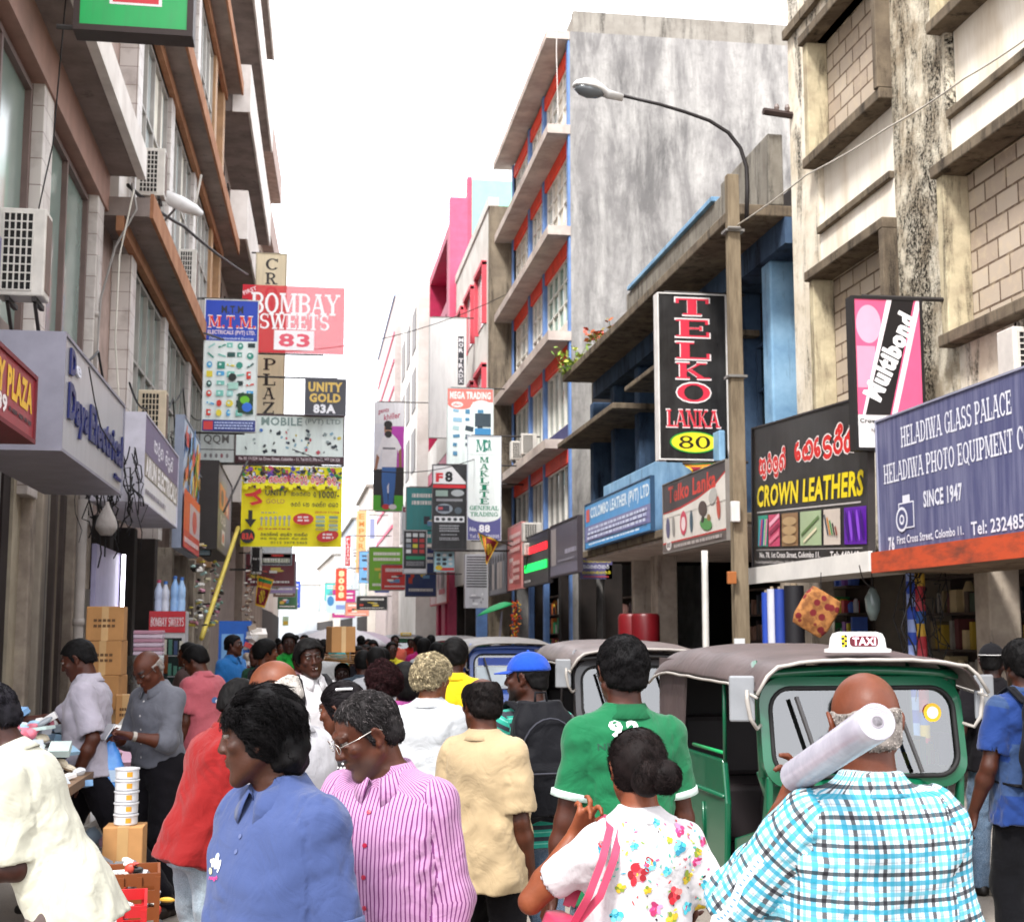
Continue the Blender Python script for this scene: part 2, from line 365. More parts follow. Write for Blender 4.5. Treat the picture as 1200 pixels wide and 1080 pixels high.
class Sign:
    """A flat board. Positions on it are fractions, x from the left, y from the top."""
    def __init__(s, name, label, P0, W, H, ex=(1, 0, 0), up=(0, 0, 1), depth=.08, face='#ffffff', rough=.35, frame=None, fw=.03, cat='sign', group=None, back='#8a8a8a', tilt=0, glow=0):
        s.W, s.H = W, H; s.ex, s.up = Vector(ex).normalized(), Vector(up).normalized()
        if tilt:
            m = Matrix.Rotation(tilt, 3, s.ex.cross(s.up)); s.ex, s.up = m @ s.ex, m @ s.up
        s.n = s.ex.cross(s.up)                       # towards the reader
        s.P0 = Vector(P0); s.layers = []; s.mats = []; s.mb = MB(); s.nl = 0
        s.root = thing(name, label, cat, tuple(s.P0), 0, group)
        s.off = s.P0
        b = MB(); b.obox(s.P0 - s.n*depth, s.ex*W, s.up*H, s.n*depth)
        b.build('panel', board(face, rough), s.root, off=s.off)
        if frame:
            b = MB(); d = depth + .012
            o = s.P0 - s.n*(depth + .002)
            n = s.n * (d + .004)
            b.obox(o - s.ex*fw - s.up*fw, s.ex*(W+2*fw), s.up*fw, n); b.obox(o - s.ex*fw + s.up*H, s.ex*(W+2*fw), s.up*fw, n)
            b.obox(o - s.ex*fw, s.ex*fw, s.up*H, n); b.obox(o + s.ex*W, s.ex*fw, s.up*H, n)
            b.build('frame', plain(frame, .5), s.root, off=s.off)
    def _m(s, c):
        if c not in s.mats: s.mats.append(c)
        s.mb.cur = s.mats.index(c)
    def pt(s, x, y, z): return s.P0 + s.ex*(x*s.W) + s.up*((1-y)*s.H) + s.n*z
    def _z(s):
        s.nl += 1; return .003 + .0006*s.nl
    def shape(s, v, f, x0, y0, x1, y1, c, rot=0):
        s._m(c); z = s._z(); cx, cy = (x0+x1)/2*s.W, (y0+y1)/2*s.H; w, h = (x1-x0)*s.W, (y1-y0)*s.H
        ca, sa = math.cos(R(rot)), math.sin(R(rot)); P = []
        for i, (a, b) in enumerate(v):
            X, Y = (a-.5)*w, (b-.5)*h; X, Y = X*ca - Y*sa, X*sa + Y*ca
            P.append(s.pt((cx+X)/s.W, (cy-Y)/s.H, z + (i % 97)*2e-6))
        s.mb.add(P, f); return s
    def text(s, t, x0, y0, x1, y1, c, bold=.02, font='sans', shear=0, rot=0, wt=.13):
        v, f, _ = sin_mesh(t, wt) if font == 'sin' else slab_mesh(t) if font == 'slab' else text_mesh(t, bold, shear)
        return s.shape(v, f, x0, y0, x1, y1, c, rot)
    def rect(s, x0, y0, x1, y1, c, rot=0): return s.shape([(0,0),(1,0),(1,1),(0,1)], [(0,1,2,3)], x0, y0, x1, y1, c, rot)
    def oval(s, x0, y0, x1, y1, c, n=28, rot=0):
        return s.shape([(.5+.5*math.cos(2*math.pi*k/n), .5+.5*math.sin(2*math.pi*k/n)) for k in range(n)], [tuple(range(n))], x0, y0, x1, y1, c, rot)
    def poly(s, pts, c):
        s._m(c); z = s._z(); s.mb.add([s.pt(x, y, z) for x, y in pts], [tuple(range(len(pts)))][:1] if s._ccw(pts) else [tuple(range(len(pts)-1, -1, -1))]); return s
    def _ccw(s, p): return sum(p[i][0]*p[(i+1)%len(p)][1] - p[(i+1)%len(p)][0]*p[i][1] for i in range(len(p))) < 0
    def ring(s, x0, y0, x1, y1, t, c):
        s.rect(x0, y0, x1, y0+t*s.W/s.H, c); s.rect(x0, y1-t*s.W/s.H, x1, y1, c); s.rect(x0, y0, x0+t, y1, c); s.rect(x1-t, y0, x1, y1, c); return s
    def scribble(s, x0, y0, x1, y1, c, rows=1, seed=0):
        """rows of print too small to read in the photograph"""
        r = random.Random(seed); hh = (y1-y0)/rows
        for i in range(rows):
            x = x0
            while x < x1 - .01:
                wd = min(r.uniform(.02, .07), x1-x); s.rect(x, y0+i*hh+hh*.2, x+wd*.85, y0+i*hh+hh*.75, c); x += wd + .006
        return s
    def done(s, poles=None, pmat=None):
        if s.mb.v: s.mb.build('lettering', [plain(c, .4, var=.05) if not isinstance(c, tuple) else emis(c[0], c[1]) for c in s.mats], s.root, off=s.off)
        if poles:
            b = MB()
            for p, q, r in poles: b.tube([p, q], r, 6)
            b.build('bracket', pmat or plain('#3a3634', .6, .3), s.root, off=s.off)
        return s.root
# ================================================================ SETTING: ground
k = NT('asphalt', .88, 0, .25)
v = k.coord(); n1 = k.noise(v, .55, 8, .65); n2 = k.noise(v, 90, 3, .7); n3 = k.noise(v, 3.5, 6, .6, .8)
c = k.ramp(n1, [(.3, '#7d746b'), (.7, '#968d83')])
c = k.mix(k.ramp(n3, [(.58, 0.0), (.68, .55)]), c, '#5a534d')
k.base(k.mix(k.ramp(n2, [(.35, .35), (.6, 0.0)]), c, '#4b4641')); k.bump(k.math('ADD', n2, k.noise(v, 14, 4)), .35, .006)
M_road = k.m
k = NT('paving', .9, 0, .25)
v = k.coord(); b = k.node('ShaderNodeTexBrick'); b.inputs['Scale'].default_value = 1.0
for nm, val in (('Brick Width', .6), ('Row Height', .4), ('Mortar Size', .008)): b.inputs[nm].default_value = val
b.inputs['Color1'].default_value = (.30, .27, .24, 1); b.inputs['Color2'].default_value = (.24, .22, .2, 1); b.inputs['Mortar'].default_value = (.08, .07, .06, 1)
k.link(v, b.inputs[0]); k.base(k.mix(k.ramp(k.noise(v, 1.6, 7, .7), [(.4, 0.0), (.7, .6)]), b.outputs[0], '#6a6058')); k.bump(k.noise(v, 30, 4), .3, .006)
M_pave = k.m
struct('ground', MB().add([(-400, -60, -.012), (400, -60, -.012), (400, 900, -.012), (-400, 900, -.012)], [(0, 1, 2, 3)]), plain('#8b8178', .9))
struct('road', MB().add([(-2.2, -30, 0), (4.55, -30, 0), (4.55, 400, 0), (-2.2, 400, 0)], [(0, 1, 2, 3)]), M_road)
struct('pavement', MB().box((4.7, -30, -.01), (13, 200, .12)), M_pave)
struct('pavement', MB().box((-6, -30, -.01), (-2.35, 200, .12)), M_pave)
kb = MB()
for i in range(120):
    kb.box((4.55, -20 + i*1.2, -.01), (4.698, -20 + i*1.2 + 1.185, .13)); kb.box((-2.348, -20 + i*1.2, -.01), (-2.2, -20 + i*1.2 + 1.185, .13))
struct('kerb', kb, concrete('kerb_stone', '#8e8880', '#6d675f', '#3a3633', 2, False), bevel=.015)

# ================================================================ buildings
class Bld:
    """a building along the street: s runs along the front from P to Q, d towards the street, z up"""
    def __init__(B, name, label, P, Q, side, cat='building', group=None):
        B.P = Vector((*P, 0)); d = Vector((*Q, 0)) - B.P; B.L = d.length; B.e = d.normalized()
        B.n = Vector((B.e.y, -B.e.x, 0)) * (1 if side == 'L' else -1)
        B.root = thing(name, label, cat, tuple(B.P), 0, group); B.off = B.P
    def pt(B, s, d, z): return B.P + B.e*s + B.n*d + Vector((0, 0, z))
    def mb(B, boxes, mb=None):
        mb = mb or MB()
        for s0, s1, d0, d1, z0, z1 in boxes: mb.obox(B.pt(s0, d0, z0), B.e*(s1-s0), B.n*(d1-d0), (0, 0, z1-z0))
        return mb
    def part(B, name, mat, boxes, parent=None, bevel=0):
        return B.mb(boxes).build(name, mat, parent or B.root, off=B.off, bevel=bevel)
    def window(B, s0, s1, z0, z1, nx, nz, fmat, gmat, d=0.0, t=.05, curtain=None):
        w = B.part('window', gmat, [(s0+.01, s1-.01, d-.06, d-.04, z0+.01, z1-.01)])
        bx = [(s0, s1, d-.05, d+.03, z0, z0+t), (s0, s1, d-.05, d+.03, z1-t, z1)]
        for i in range(nx+1):
            a = s0 + (s1-s0-t)*i/nx; bx.append((a, a+t, d-.052, d+.028, z0+t+.001, z1-t-.001))
        for j in range(1, nz):
            a = z0 + (z1-z0)*j/nz
            bx.append((s0+t, s1-t, d-.048, d+.02, a, a+t*.8))
        B.part('frame', fmat, bx, w)
        if curtain:
            r = random.Random(int(s0*100+z0*17)); cb = []
            for i in range(nx):
                if r.random() < .75:
                    a = s0+(s1-s0)*i/nx; cb.append((a+.06, a+(s1-s0)/nx*r.uniform(.6, .97), d-.036, d-.03, z0+.06, z1-.06))
            for q in cb: B.part('curtain', curtain, [q], w)
        return w
M_dark = plain('#15110f', .9, var=.3)  # near-black: the shade inside the shops is put into the wall colour
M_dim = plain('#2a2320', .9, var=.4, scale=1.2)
M_frame = plain('#dcd8d0', .5, .1)
M_gl_green = glass('green_glass', '#7f9188', .12)
M_gl_dark = glass('dark_glass', '#2d3535', .06)
M_gl_pale = glass('pale_glass', '#c3ccca', .15)
M_curt = plain('#e0dacb', .9, var=.15, scale=2)

# ---- old cream building with blocked-up windows, right, nearest (front x = 6.5, y 17.4 -> 5)
k = NT('stained_render', .92, 0, .15)
v = k.coord(); vs = k.coord('Object', (1, 1, .22))
n1 = k.noise(v, .9, 9, .68); n2 = k.noise(vs, 1.5, 9, .72, .5); n3 = k.noise(v, 26, 5, .75); n4 = k.noise(v, 5, 6, .7)
c = k.mix(k.ramp(n1, [(.38, 0.0), (.62, 1.0)]), '#efe7d8', '#cfc2ab')
c = k.mix(k.ramp(n4, [(.54, 0.0), (.7, .5)]), c, '#8f7d62')
c = k.mix(k.math('MULTIPLY', k.ramp(n2, [(.49, 0.0), (.57, 1.0)]), k.ramp(n3, [(.40, .25), (.55, 1.0)])), c, '#1c1713')
k.base(c); k.bump(k.math('ADD', n4, k.math('MULTIPLY', n3, .5)), .35, .02)
M_cream = k.m
k = NT('pitted_pilaster', .95, 0, .1)
v = k.coord(); vs = k.coord('Object', (1, 1, .35))
n2 = k.noise(vs, 1.3, 9, .75, .6); n3 = k.noise(v, 30, 5, .8); n5 = k.noise(v, 2.0, 6, .7)
c = k.mix(k.ramp(n5, [(.4, 0.0), (.6, 1.0)]), '#dfd6c2', '#a89a84')
c = k.mix(k.math('MULTIPLY', k.ramp(n2, [(.45, 0.0), (.54, 1.0)]), k.ramp(n3, [(.43, .15), (.54, 1.0)])), c, '#171310')
k.base(c); k.bump(k.math('ADD', n3, n5), .6, .03)
M_pil = k.m
k = NT('smooth_cream_panel', .85, 0, .2)
v = k.coord(); vs = k.coord('Object', (1, 1, .15))
c = k.mix(k.ramp(k.noise(vs, 1.8, 7, .7), [(.45, 0.0), (.7, .7)]), '#f0e8da', '#c2ad8e'); k.base(c); k.bump(k.noise(v, 12, 4), .15, .01)
M_panel = k.m
k = NT('block_infill', .95, 0, .1)
v = k.coord('Object', (1, 1, 1), (0, 0, 0)); sp = k.node('ShaderNodeSeparateXYZ'); k.link(v, sp.inputs[0])
cb = k.node('ShaderNodeCombineXYZ'); k.link(sp.outputs[1], cb.inputs[0]); k.link(sp.outputs[2], cb.inputs[1])
b = k.node('ShaderNodeTexBrick'); b.inputs['Scale'].default_value = 1
for nm, val in (('Brick Width', .42), ('Row Height', .215), ('Mortar Size', .014), ('Mortar Smooth', .3)): b.inputs[nm].default_value = val
b.inputs['Color1'].default_value = (.52, .44, .35, 1); b.inputs['Color2'].default_value = (.40, .32, .25, 1); b.inputs['Mortar'].default_value = (.15, .105, .075, 1)
k.link(cb.outputs[0], b.inputs[0]); n1 = k.noise(v, 9, 6, .7)
k.base(k.mix(k.ramp(n1, [(.5, 0.0), (.75, .6)]), b.outputs[0], '#cdbb9c')); k.bump(k.math('ADD', k.math('MULTIPLY', b.outputs[1], -1.2), k.math('MULTIPLY', n1, .4)), .8, .02)
M_block = k.m
M_conc = concrete('raw_concrete', '#7d705e', '#5a4f43', '#241f1b', 2.2, True, .4, .5)
M_jamb = concrete('yellowed_jamb', '#cbbf9f', '#a0927a', '#3a3026', 2.5, True, .4, .5)  # warm light on the jambs is put into their base colour

B = Bld('old_cream_building', 'old cream rendered building with black mould stains and windows blocked up with concrete blocks', (6.5, 5.0), (6.5, 17.4), 'R')
S = lambda y: y - 5.0
# wall pieces around two columns of windows
y_w1, y_w2, y_w3 = (14.55, 16.95), (13.3, 14.4), (9.6, 13.0)
B.part('wall', M_cream, [(S(16.4), S(17.4), -5, 0, 2.7, 15), (S(14.1), S(16.4), -5, 0, 9.45, 15), (S(14.1), S(16.4), -5, -.12, 6.25, 7.9), (S(14.1), S(16.4), -5, 0, 2.7, 4.5),
    (0, S(9.4), -5, 0, 2.7, 15), (S(9.4), S(12.75), -5, -.1, 6.4, 8.1), (S(9.4), S(12.75), -5, 0, 2.7, 4.75), (S(9.4), S(12.75), -5, 0, 9.7, 15)])
B.part('pilaster', M_pil, [(S(12.75), S(14.1), -5, .02, 2.7, 15)], bevel=.03)
for (a, b2, z0, z1) in ((14.1, 16.4, 7.9, 9.45), (14.1, 16.4, 4.5, 6.25), (9.4, 12.75, 4.75, 6.4), (9.4, 12.75, 8.1, 9.7)):
    wv = B.part('blocked_window', M_block, [(S(a), S(b2), -5, -.14, z0, z1)])
    B.part('hood', M_conc, [(S(a)-.05, S(b2)+.1, -.14, .2, z1-.0, z1+.13)], wv, .015)
    B.part('sill', M_conc, [(S(a)-.05, S(b2)+.1, -.14, .18, z0-.13, z0)], wv, .015)
    B.part('jamb', M_jamb, [(S(b2)-.07, S(b2)+.08, -.14, .14, z0, z1)], wv, .01)
    B.part('fin', M_conc, [(S(a)-.05, S(a)+.06, -.14, .2, z0, z1)], wv, .01)
for (a, b2, z0, z1, zm) in ((14.1, 16.4, 6.38, 7.77, 6.95), (9.4, 12.75, 6.53, 7.97, 7.1)):
    B.part('spandrel_panel', M_panel, [(S(a)+.02, S(b2)-.02, -.12, -.07, zm, z1)])
    B.part('ledge', M_conc, [(S(a)+.03, S(b2)-.03, -.12, .06, zm-.09, zm)], bevel=.01)
    B.part('spandrel_panel', M_panel, [(S(a)+.02, S(b2)-.02, -.12, .0, z0, zm-.09)])
B.part('parapet_band', M_conc, [(S(14.4), S(17.4), 0, .08, 9.95, 10.08)])
# ground floor: side piers, ceiling slab, dark shop rooms
B.part('slab', M_conc, [(0, S(17.4), -4.9, -.02, 2.62, 2.7)])
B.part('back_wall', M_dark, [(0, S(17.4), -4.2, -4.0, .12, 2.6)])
M_pier = concrete('pier_paint', '#b8ab9a', '#8c8076', '#3a3430', 2, True, .2, .55)
for a, b2 in ((S(17.15), S(17.4)), (S(12.4), S(12.7)), (S(8.6), S(8.9)), (0, .3)): B.part('pier', M_pier, [(a, b2, -.35, -.02, .12, 2.6)], bevel=.02)
B.part('partition', M_dim, [(S(12.45), S(12.6), -4, -1.0, .12, 2.6)])
# ---- canopies under the boards
cn = thing('shop_canopy', 'white painted concrete canopy under the black leather shop board', 'canopy', (5.55, 14.7, 2.3))
MB().box((5.5, 12.75, 2.38), (6.5, 17.0, 2.52)).build('slab', concrete('white_canopy', '#d8d2ca', '#b3aaa0', '#5a5048', 2, False, .2, .6), cn, off=cn.location, bevel=.01)
MB().box((5.46, 12.75, 2.34), (5.5, 17.0, 2.54)).build('fascia', plain('#dedad4', .5, var=.12, scale=1.5), cn, off=cn.location)
cn = thing('shop_canopy', 'canopy with rusty orange fascia under the blue glass shop board', 'canopy', (5.55, 10, 2.3))
MB().box((5.5, 6.2, 2.32), (6.5, 12.7, 2.46)).build('slab', concrete('brown_canopy', '#8d7a66', '#6a5a4a', '#332a24', 2, False, .2, .5), cn, off=cn.location, bevel=.01)
k = NT('rusty_orange', .7); v = k.coord()
k.base(k.mix(k.ramp(k.noise(k.coord('Object', (1, .4, 1.5)), 5, 8, .7), [(.45, 0.0), (.68, 1.0)]), '#b8451f', '#6a3322')); k.bump(k.noise(v, 30, 4), .2, .005)
MB().box((5.46, 6.2, 2.32), (5.5, 12.7, 2.52)).build('fascia', k.m, cn, off=cn.location)

# ---- low blue shop house with projecting roof (y 17.4 -> 33.2)
M_blue = concrete('faded_blue', '#465a72', '#34465e', '#161a24', 1.6, True, .25, .5)
M_bluep = concrete('pale_blue_paint', '#8fb4cf', '#6f95b5', '#3b4a5a', 1.8, True, .2, .57)
M_para = concrete('parapet_grey', '#8b867c', '#6e685f', '#2a2622', 1.6, True, .4, .5)
B = Bld('blue_shop_house', 'low dark blue shop house with weathered roof slab and blue columns behind the telephone post', (6.5, 17.42), (6.5, 33.2), 'R')
S = lambda y: y - 17.42
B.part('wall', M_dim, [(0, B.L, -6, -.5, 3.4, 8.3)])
B.part('roof', M_conc, [(0, S(30.2), -6, .82, 7.42, 7.58)], bevel=.02)
B.part('eaves_beam', M_blue, [(0, S(30.2), -.5, .1, 7.05, 7.42)])
B.part('parapet', M_para, [(0, S(19.6), .1, .32, 7.58, 8.6), (S(19.6), S(25.9), .1, .32, 7.58, 8.42), (S(25.9), S(30.0), .1, .32, 7.58, 7.85)], bevel=.02)
B.part('parapet_coping', M_bluep, [(S(19.9), S(25.6), .06, .38, 8.42, 8.5)], bevel=.01)
for y in (18.3, 20.2, 22.2, 24.2, 26.2, 28.4, 30.6): B.part('column', M_blue if y != 18.3 else M_bluep, [(S(y), S(y)+.38, -.5, .02, 3.4, 7.05)], bevel=.03)
B.part('sunshade', M_conc, [(S(20), S(25.2), -.4, .55, 6.32, 6.42), (S(25.8), S(31.8), -.4, .65, 6.1, 6.22)], bevel=.02)
for a in (18.75, 20.65, 22.65, 24.65, 26.65, 28.85): B.window(S(a), S(a)+1.45, 4.7, 6.2, 2, 2, M_blue, M_gl_dark, -.42)
B.part('balcony_front', M_bluep, [(S(19.5), S(27.6), .35, .45, 3.5, 4.75)], bevel=.02)
B.part('balcony_slab', M_conc, [(S(18.2), S(27.8), -.5, .86, 3.26, 3.4)], bevel=.02)
B.part('soffit', plain('#b9a9a0', .8, var=.2), [(S(18.3), S(27.7), -3.5, .8, 3.2, 3.255)])
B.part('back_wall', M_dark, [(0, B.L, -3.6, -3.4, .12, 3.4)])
M_whitep = concrete('white_pillar', '#c9beb2', '#a3968a', '#4a3f38', 2, True, .2, .55)
for a, wd, m in ((17.5, .25, M_pier), (25.4, .5, M_whitep), (27.3, .2, M_whitep), (30.0, .3, M_dim), (32.8, .3, M_dim)): B.part('pillar', m, [(S(a), S(a)+wd, -.5, -.1, .12, 3.26)], bevel=.02)
B.part('shop_partition', plain('#b3a595', .7), [(S(18.6), S(18.8), -3, -.2, 1.35, 3.2)])
B.part('dado', plain('#5f7d72', .5), [(S(18.58), S(18.82), -3, -.19, .12, 1.35)])

# ---- tall grey building with red beams and blue columns (y 33.3 -> 43.3)
k = NT('streaked_grey_render', .92, 0, .15)
v = k.coord(); vs = k.coord('Object', (1.6, 1, .35))
n1 = k.noise(v, .32, 6, .6); n2 = k.noise(vs, 1.0, 12, .74, .3); n3 = k.noise(v, 3.5, 9, .75)
c = k.mix(k.ramp(n1, [(.36, 0.0), (.62, 1.0)]), '#605e5d', '#888583')
c = k.mix(k.ramp(n2, [(.43, 0.0), (.64, .68)]), c, '#b9b6b1'); c = k.mix(k.ramp(n3, [(.5, 0.0), (.7, .55)]), c, '#686563')
k.base(c); k.bump(n3, .2, .02); M_grey = k.m
M_soff = concrete('soffit_paint', '#c3b6ac', '#9c8f88', '#4e4642', 1, False, .15, .62)
M_red = plain('#f5401c', .6, var=.15)
M_bcol = plain('#6384ba', .6, var=.15)
M_ubl = concrete('indigo_wall', '#4d4e76', '#3d3e62', '#222238', 1.5, True, .15, .58)
B = Bld('tall_grey_building', 'tall grey concrete building with projecting ledges, red beams and blue columns', (6.5, 33.3), (6.5, 43.3), 'R')
B.part('side_wall', M_grey, [(0, .35, -9, 0, 0.1, 17.318)])
B.part('side_wall', M_grey, [(B.L-.3, B.L, -9, 0, .1, 17.1)])
B.part('roof', M_soff, [(.0, B.L+.3, .003, .62, 17.1, 17.32), (.36, B.L-.31, -9, 0, 17.1, 17.3)])
B.part('parapet', concrete('parapet_render', '#9a958c', '#7a746c', '#3a3632', 1, True, .2, .5), [(.02, .3, -9.0, -.1, 17.32, 17.9), (.3, B.L, -.5, -.1, 17.32, 17.8)])
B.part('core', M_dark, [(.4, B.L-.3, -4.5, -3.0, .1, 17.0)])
LV = [3.75, 6.5, 9.2, 11.95, 14.65, 17.1]
for i in range(1, 5): B.part('ledge', M_soff, [(.36, B.L-.31, -3, 0, LV[i]-.12, LV[i]+.12), (-.02 + (.5 if i == 1 else 0), B.L+.15, 0.002, .6, LV[i]-.12, LV[i]+.12)])
for i in range(5):
    z0, z1 = LV[i] + (.12 if i else .0), LV[i+1] - .12
    B.part('beam', M_red, [(.37, B.L-.31, -.3, .015, z1-.36, z1)])
    B.part('floor_wall', M_ubl if i < 2 else plain('#cfc9bf', .8), [(.37, B.L-.31, -.3, -.02, z0, z0+.42)])
    for (a, b2) in ((.45, 3.75), (4.1, 6.3), (6.7, 9.65)):
        g = M_gl_dark if i < 1 else M_gl_green if i == 1 else glass('teal_glass', '#3f8f7d', .15) if (i == 2 and a < 1) else M_gl_pale
        B.window(a, b2, z0+.42, z1-.36, 4 if a < 1 else 3, 3 if i > 1 else 1, M_frame, g, -.08, .05, M_curt if i > 1 and not (i == 2 and a < 1) else None)
    if i in (2, 3): B.part('red_panel', plain('#d7705f', .6), [(4.15, 6.25, -.02, .0, z0, z0+.62)])
for s in (.02, 3.8, 6.35, 9.7): B.part('column', M_bcol, [(s, s+.25, -.1, .05, .12, 17.08)], bevel=.02)
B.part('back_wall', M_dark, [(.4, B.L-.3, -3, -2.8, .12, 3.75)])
for s in (2.2, 6.4): B.part('pier', M_dim, [(s, s+.4, -2.6, -.12, .12, 3.7)])

# ---- white building with pink window surrounds and a mouldy flank (y 43.4 -> 53.8)
M_mould = concrete('mouldy_flank', '#8f8371', '#6a6054', '#2f2823', .9, True, .4, .47)
M_wht = concrete('white_paint', '#dcd9d4', '#c5c1ba', '#8e8780', .7, True, .1, .66)
M_pink = plain('#cf4a57', .6)
B = Bld('white_building', 'white building with pink window surrounds and a mouldy brown side wall', (5.75, 43.45), (5.75, 53.8), 'R')
B.part('side_wall', M_mould, [(0, .4, -6, 0, .1, 15.8)])
B.part('wall', M_wht, [(.4, B.L, -6, 0, 3.5, 15.8)])
B.part('parapet', M_wht, [(.02, B.L, -.3, .05, 15.8, 16.1)])
for z in (5.3, 8.6, 12.1):
    for s in (.9, 4.2, 7.4):
        B.part('window', M_gl_pale, [(s, s+2.0, 0, .03, z, z+1.9)])
        B.part('surround', M_pink, [(s-.12, s, 0, .16, z-.1, z+2.0), (s+2.0, s+2.12, 0, .16, z-.1, z+2), (s-.12, s+2.12, 0, .18, z+1.9, z+2.05)])
B.part('ground_floor', M_dim, [(.4, B.L, -6, -1.2, .1, 3.5)])
for s in (.5, 3.6, 7, 9.8): B.part('pier', M_bcol if s < 5 else M_dim, [(s, s+.3, -1.2, -.05, .1, 3.5)])

# ---- pink building with mint roof block (y 54 -> 63.5)
M_mag = plain('#a31545', .55, var=.12); M_rose = plain('#c9506f', .6, var=.1); M_mint = plain('#86cfae', .6, var=.06)
B = Bld('pink_building', 'crimson and pink building with deep slanted balconies and a mint green roof block', (5.5, 54), (5.5, 63.5), 'R')
B.part('wall', M_rose, [(0, .5, -.72, 0, 6.5, 19.5), (0, .5, -.72, 0, .1, 6.5)])
B.part('frame_wall', M_wht, [(.5, B.L, -5, -1.2, 3.5, 18.5)])
B.part('tower', plain('#b04560', .6), [(0, .5, -.9, -.72, 6, 20.4)])
B.part('roof_block', M_mint, [(.02, 5, -4, -.9, 10, 20.3)])
for z in (9.0, 12.2, 15.4): B.part('balcony', M_mag, [(.5, B.L, -1.2, 0, z-.5, z+.0), (.5, 1.2, -1.2, 0, z, z+2.7), (B.L-.3, B.L, -1.2, 0, z, z+2.7)])
B.part('soffit', M_mag, [(.5, B.L, -1.2, 0, 18.1, 18.5)])
for z in (10.2, 13.4): B.part('balustrade', M_wht, [(.5, B.L, -.1, .02, z-1.2, z-.1)])
B.part('shop_front', M_mag, [(.2, 1.6, -2, .1, .1, 6.2), (3.0, 3.9, -2, .1, .1, 3.8)])
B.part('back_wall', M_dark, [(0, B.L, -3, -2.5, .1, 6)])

# ---- white building, pink lines (y 64 -> 92) and paler ones beyond
B = Bld('white_building', 'white building with grey window strips beyond the pink balconies', (5.0, 64), (5.0, 76), 'R')
B.part('wall', M_wht, [(0, B.L, -6, 0, .1, 19.5)])
for i, z in enumerate((6.5, 9.5, 12.5, 15.5)):
    for s in (1, 5, 8.7): B.part('window', plain('#6f6a68', .6), [(s, s+2.3, 0, .04, z, z+2.0)])
B = Bld('white_building', 'white building clad in thin pink diagonal stripes far down the street', (4.7, 77), (4.7, 96), 'R')
B.part('wall', plain('#b5a9a6', .8), [(0, B.L, -6, 0, .1, 21)])
for i in range(9): B.part('stripe', plain('#c84a68', .6), [(.3, B.L-.3, 0, .06, 6+i*1.6, 6.18+i*1.6)])
B.part('coping', plain('#8a96b4', .6), [(0, B.L, -1, .1, 21, 21.12)])
def far_block(name, label, x0, y0, x1, y1, h, mat, side, wn=3, hl=True):
    B = Bld(name, label, (x0, y0), (x1, y1), side)
    B.part('wall', mat, [(0, B.L, -7, 0, .1, h)])
    B.part('roof', plain('#8b857e', .8), [(-.1, B.L+.1, -7, .25, h, h+.2)])
    z = 4.2
    while z < h-2:
        for i in range(wn): 
            s = B.L*(i+.2)/wn; B.part('window', M_gl_pale if i % 2 else M_gl_green, [(s, s+B.L*.55/wn, 0, .04, z, z+1.6)])
        z += 3.1
    B.part('shop_front', M_dim, [(.4, B.L-.4, 0, .03, .2, 2.9)])
    return B
M_pale = concrete('pale_blue_wall', '#c6ccd2', '#aab1b8', '#7d8289', .5, True, .1, .66)
M_palew = concrete('pale_wall', '#d2ccc4', '#b9b2aa', '#8b847c', .5, True, .1, .66)  # bright fading of the far street is put into these pale colours
far_block('pale_building', 'pale three storey building behind the orange vertical board on the right', 4.2, 97, 4.0, 112, 12, M_palew, 'R')
far_block('pale_building', 'pale low building at the far right of the street beyond the fourth white block', 3.7, 113, 3.2, 135, 11, M_pale, 'R')
far_block('pale_building', 'pale bluish block closing the far end of the street', 2.6, 140, 1.2, 175, 9.5, M_palew, 'R')
far_block('pale_building', 'pale blue building standing across the end of the street', -6, 180, 6, 182, 7.5, M_pale, 'R', 5)

# ================================================================ left side
M_tile = None
k = NT('tiled_column', .45, 0, .4)
v = k.coord(); sp = k.node('ShaderNodeSeparateXYZ'); k.link(v, sp.inputs[0]); cb = k.node('ShaderNodeCombineXYZ'); k.link(k.math('ADD', sp.outputs[0], sp.outputs[1]), cb.inputs[0]); k.link(sp.outputs[2], cb.inputs[1])
b = k.node('ShaderNodeTexBrick'); b.offset = 0
for nm, val in (('Scale', 1), ('Brick Width', .3), ('Row Height', .3), ('Mortar Size', .005)): b.inputs[nm].default_value = val
b.inputs['Color1'].default_value = (.62, .57, .53, 1); b.inputs['Color2'].default_value = (.54, .49, .46, 1); b.inputs['Mortar'].default_value = (.2, .14, .12, 1)
k.link(cb.outputs[0], b.inputs[0]); k.base(k.mix(k.ramp(k.noise(v, 3, 6), [(.5, 0.0), (.75, .5)]), b.outputs[0], '#6d5850')); M_tile = k.m
M_brown = concrete('brown_soffit', '#928680', '#756a65', '#332b28', 1.2, False, .2, .6)
M_brown2 = plain('#a08a80', .8, var=.2)
M_fasc = concrete('white_fascia', '#e2dcd6', '#c9c1ba', '#8a7d75', 1, True, .1, .64)
M_orange = concrete('orange_trim', '#a87a5c', '#8f6248', '#5a3a2c', 2, False, .1, .62)
M_gl_l = glass('sea_glass', '#8a9d95', .12)
M_shut = None
k = NT('roller_shutter', .5, .3)
v = k.coord(); wv = k.node('ShaderNodeTexWave'); wv.wave_type = 'BANDS'; wv.bands_direction = 'Y'; wv.inputs['Scale'].default_value = 4.0; k.link(v, wv.inputs[0])
k.base(k.mix(k.ramp(k.noise(k.coord('Object', (1, 1, .2)), 4, 6), [(.4, 0.0), (.7, 1.0)]), '#8f8580', '#6c615d')); k.bump(wv.outputs[1], .7, .02); M_shut = k.m

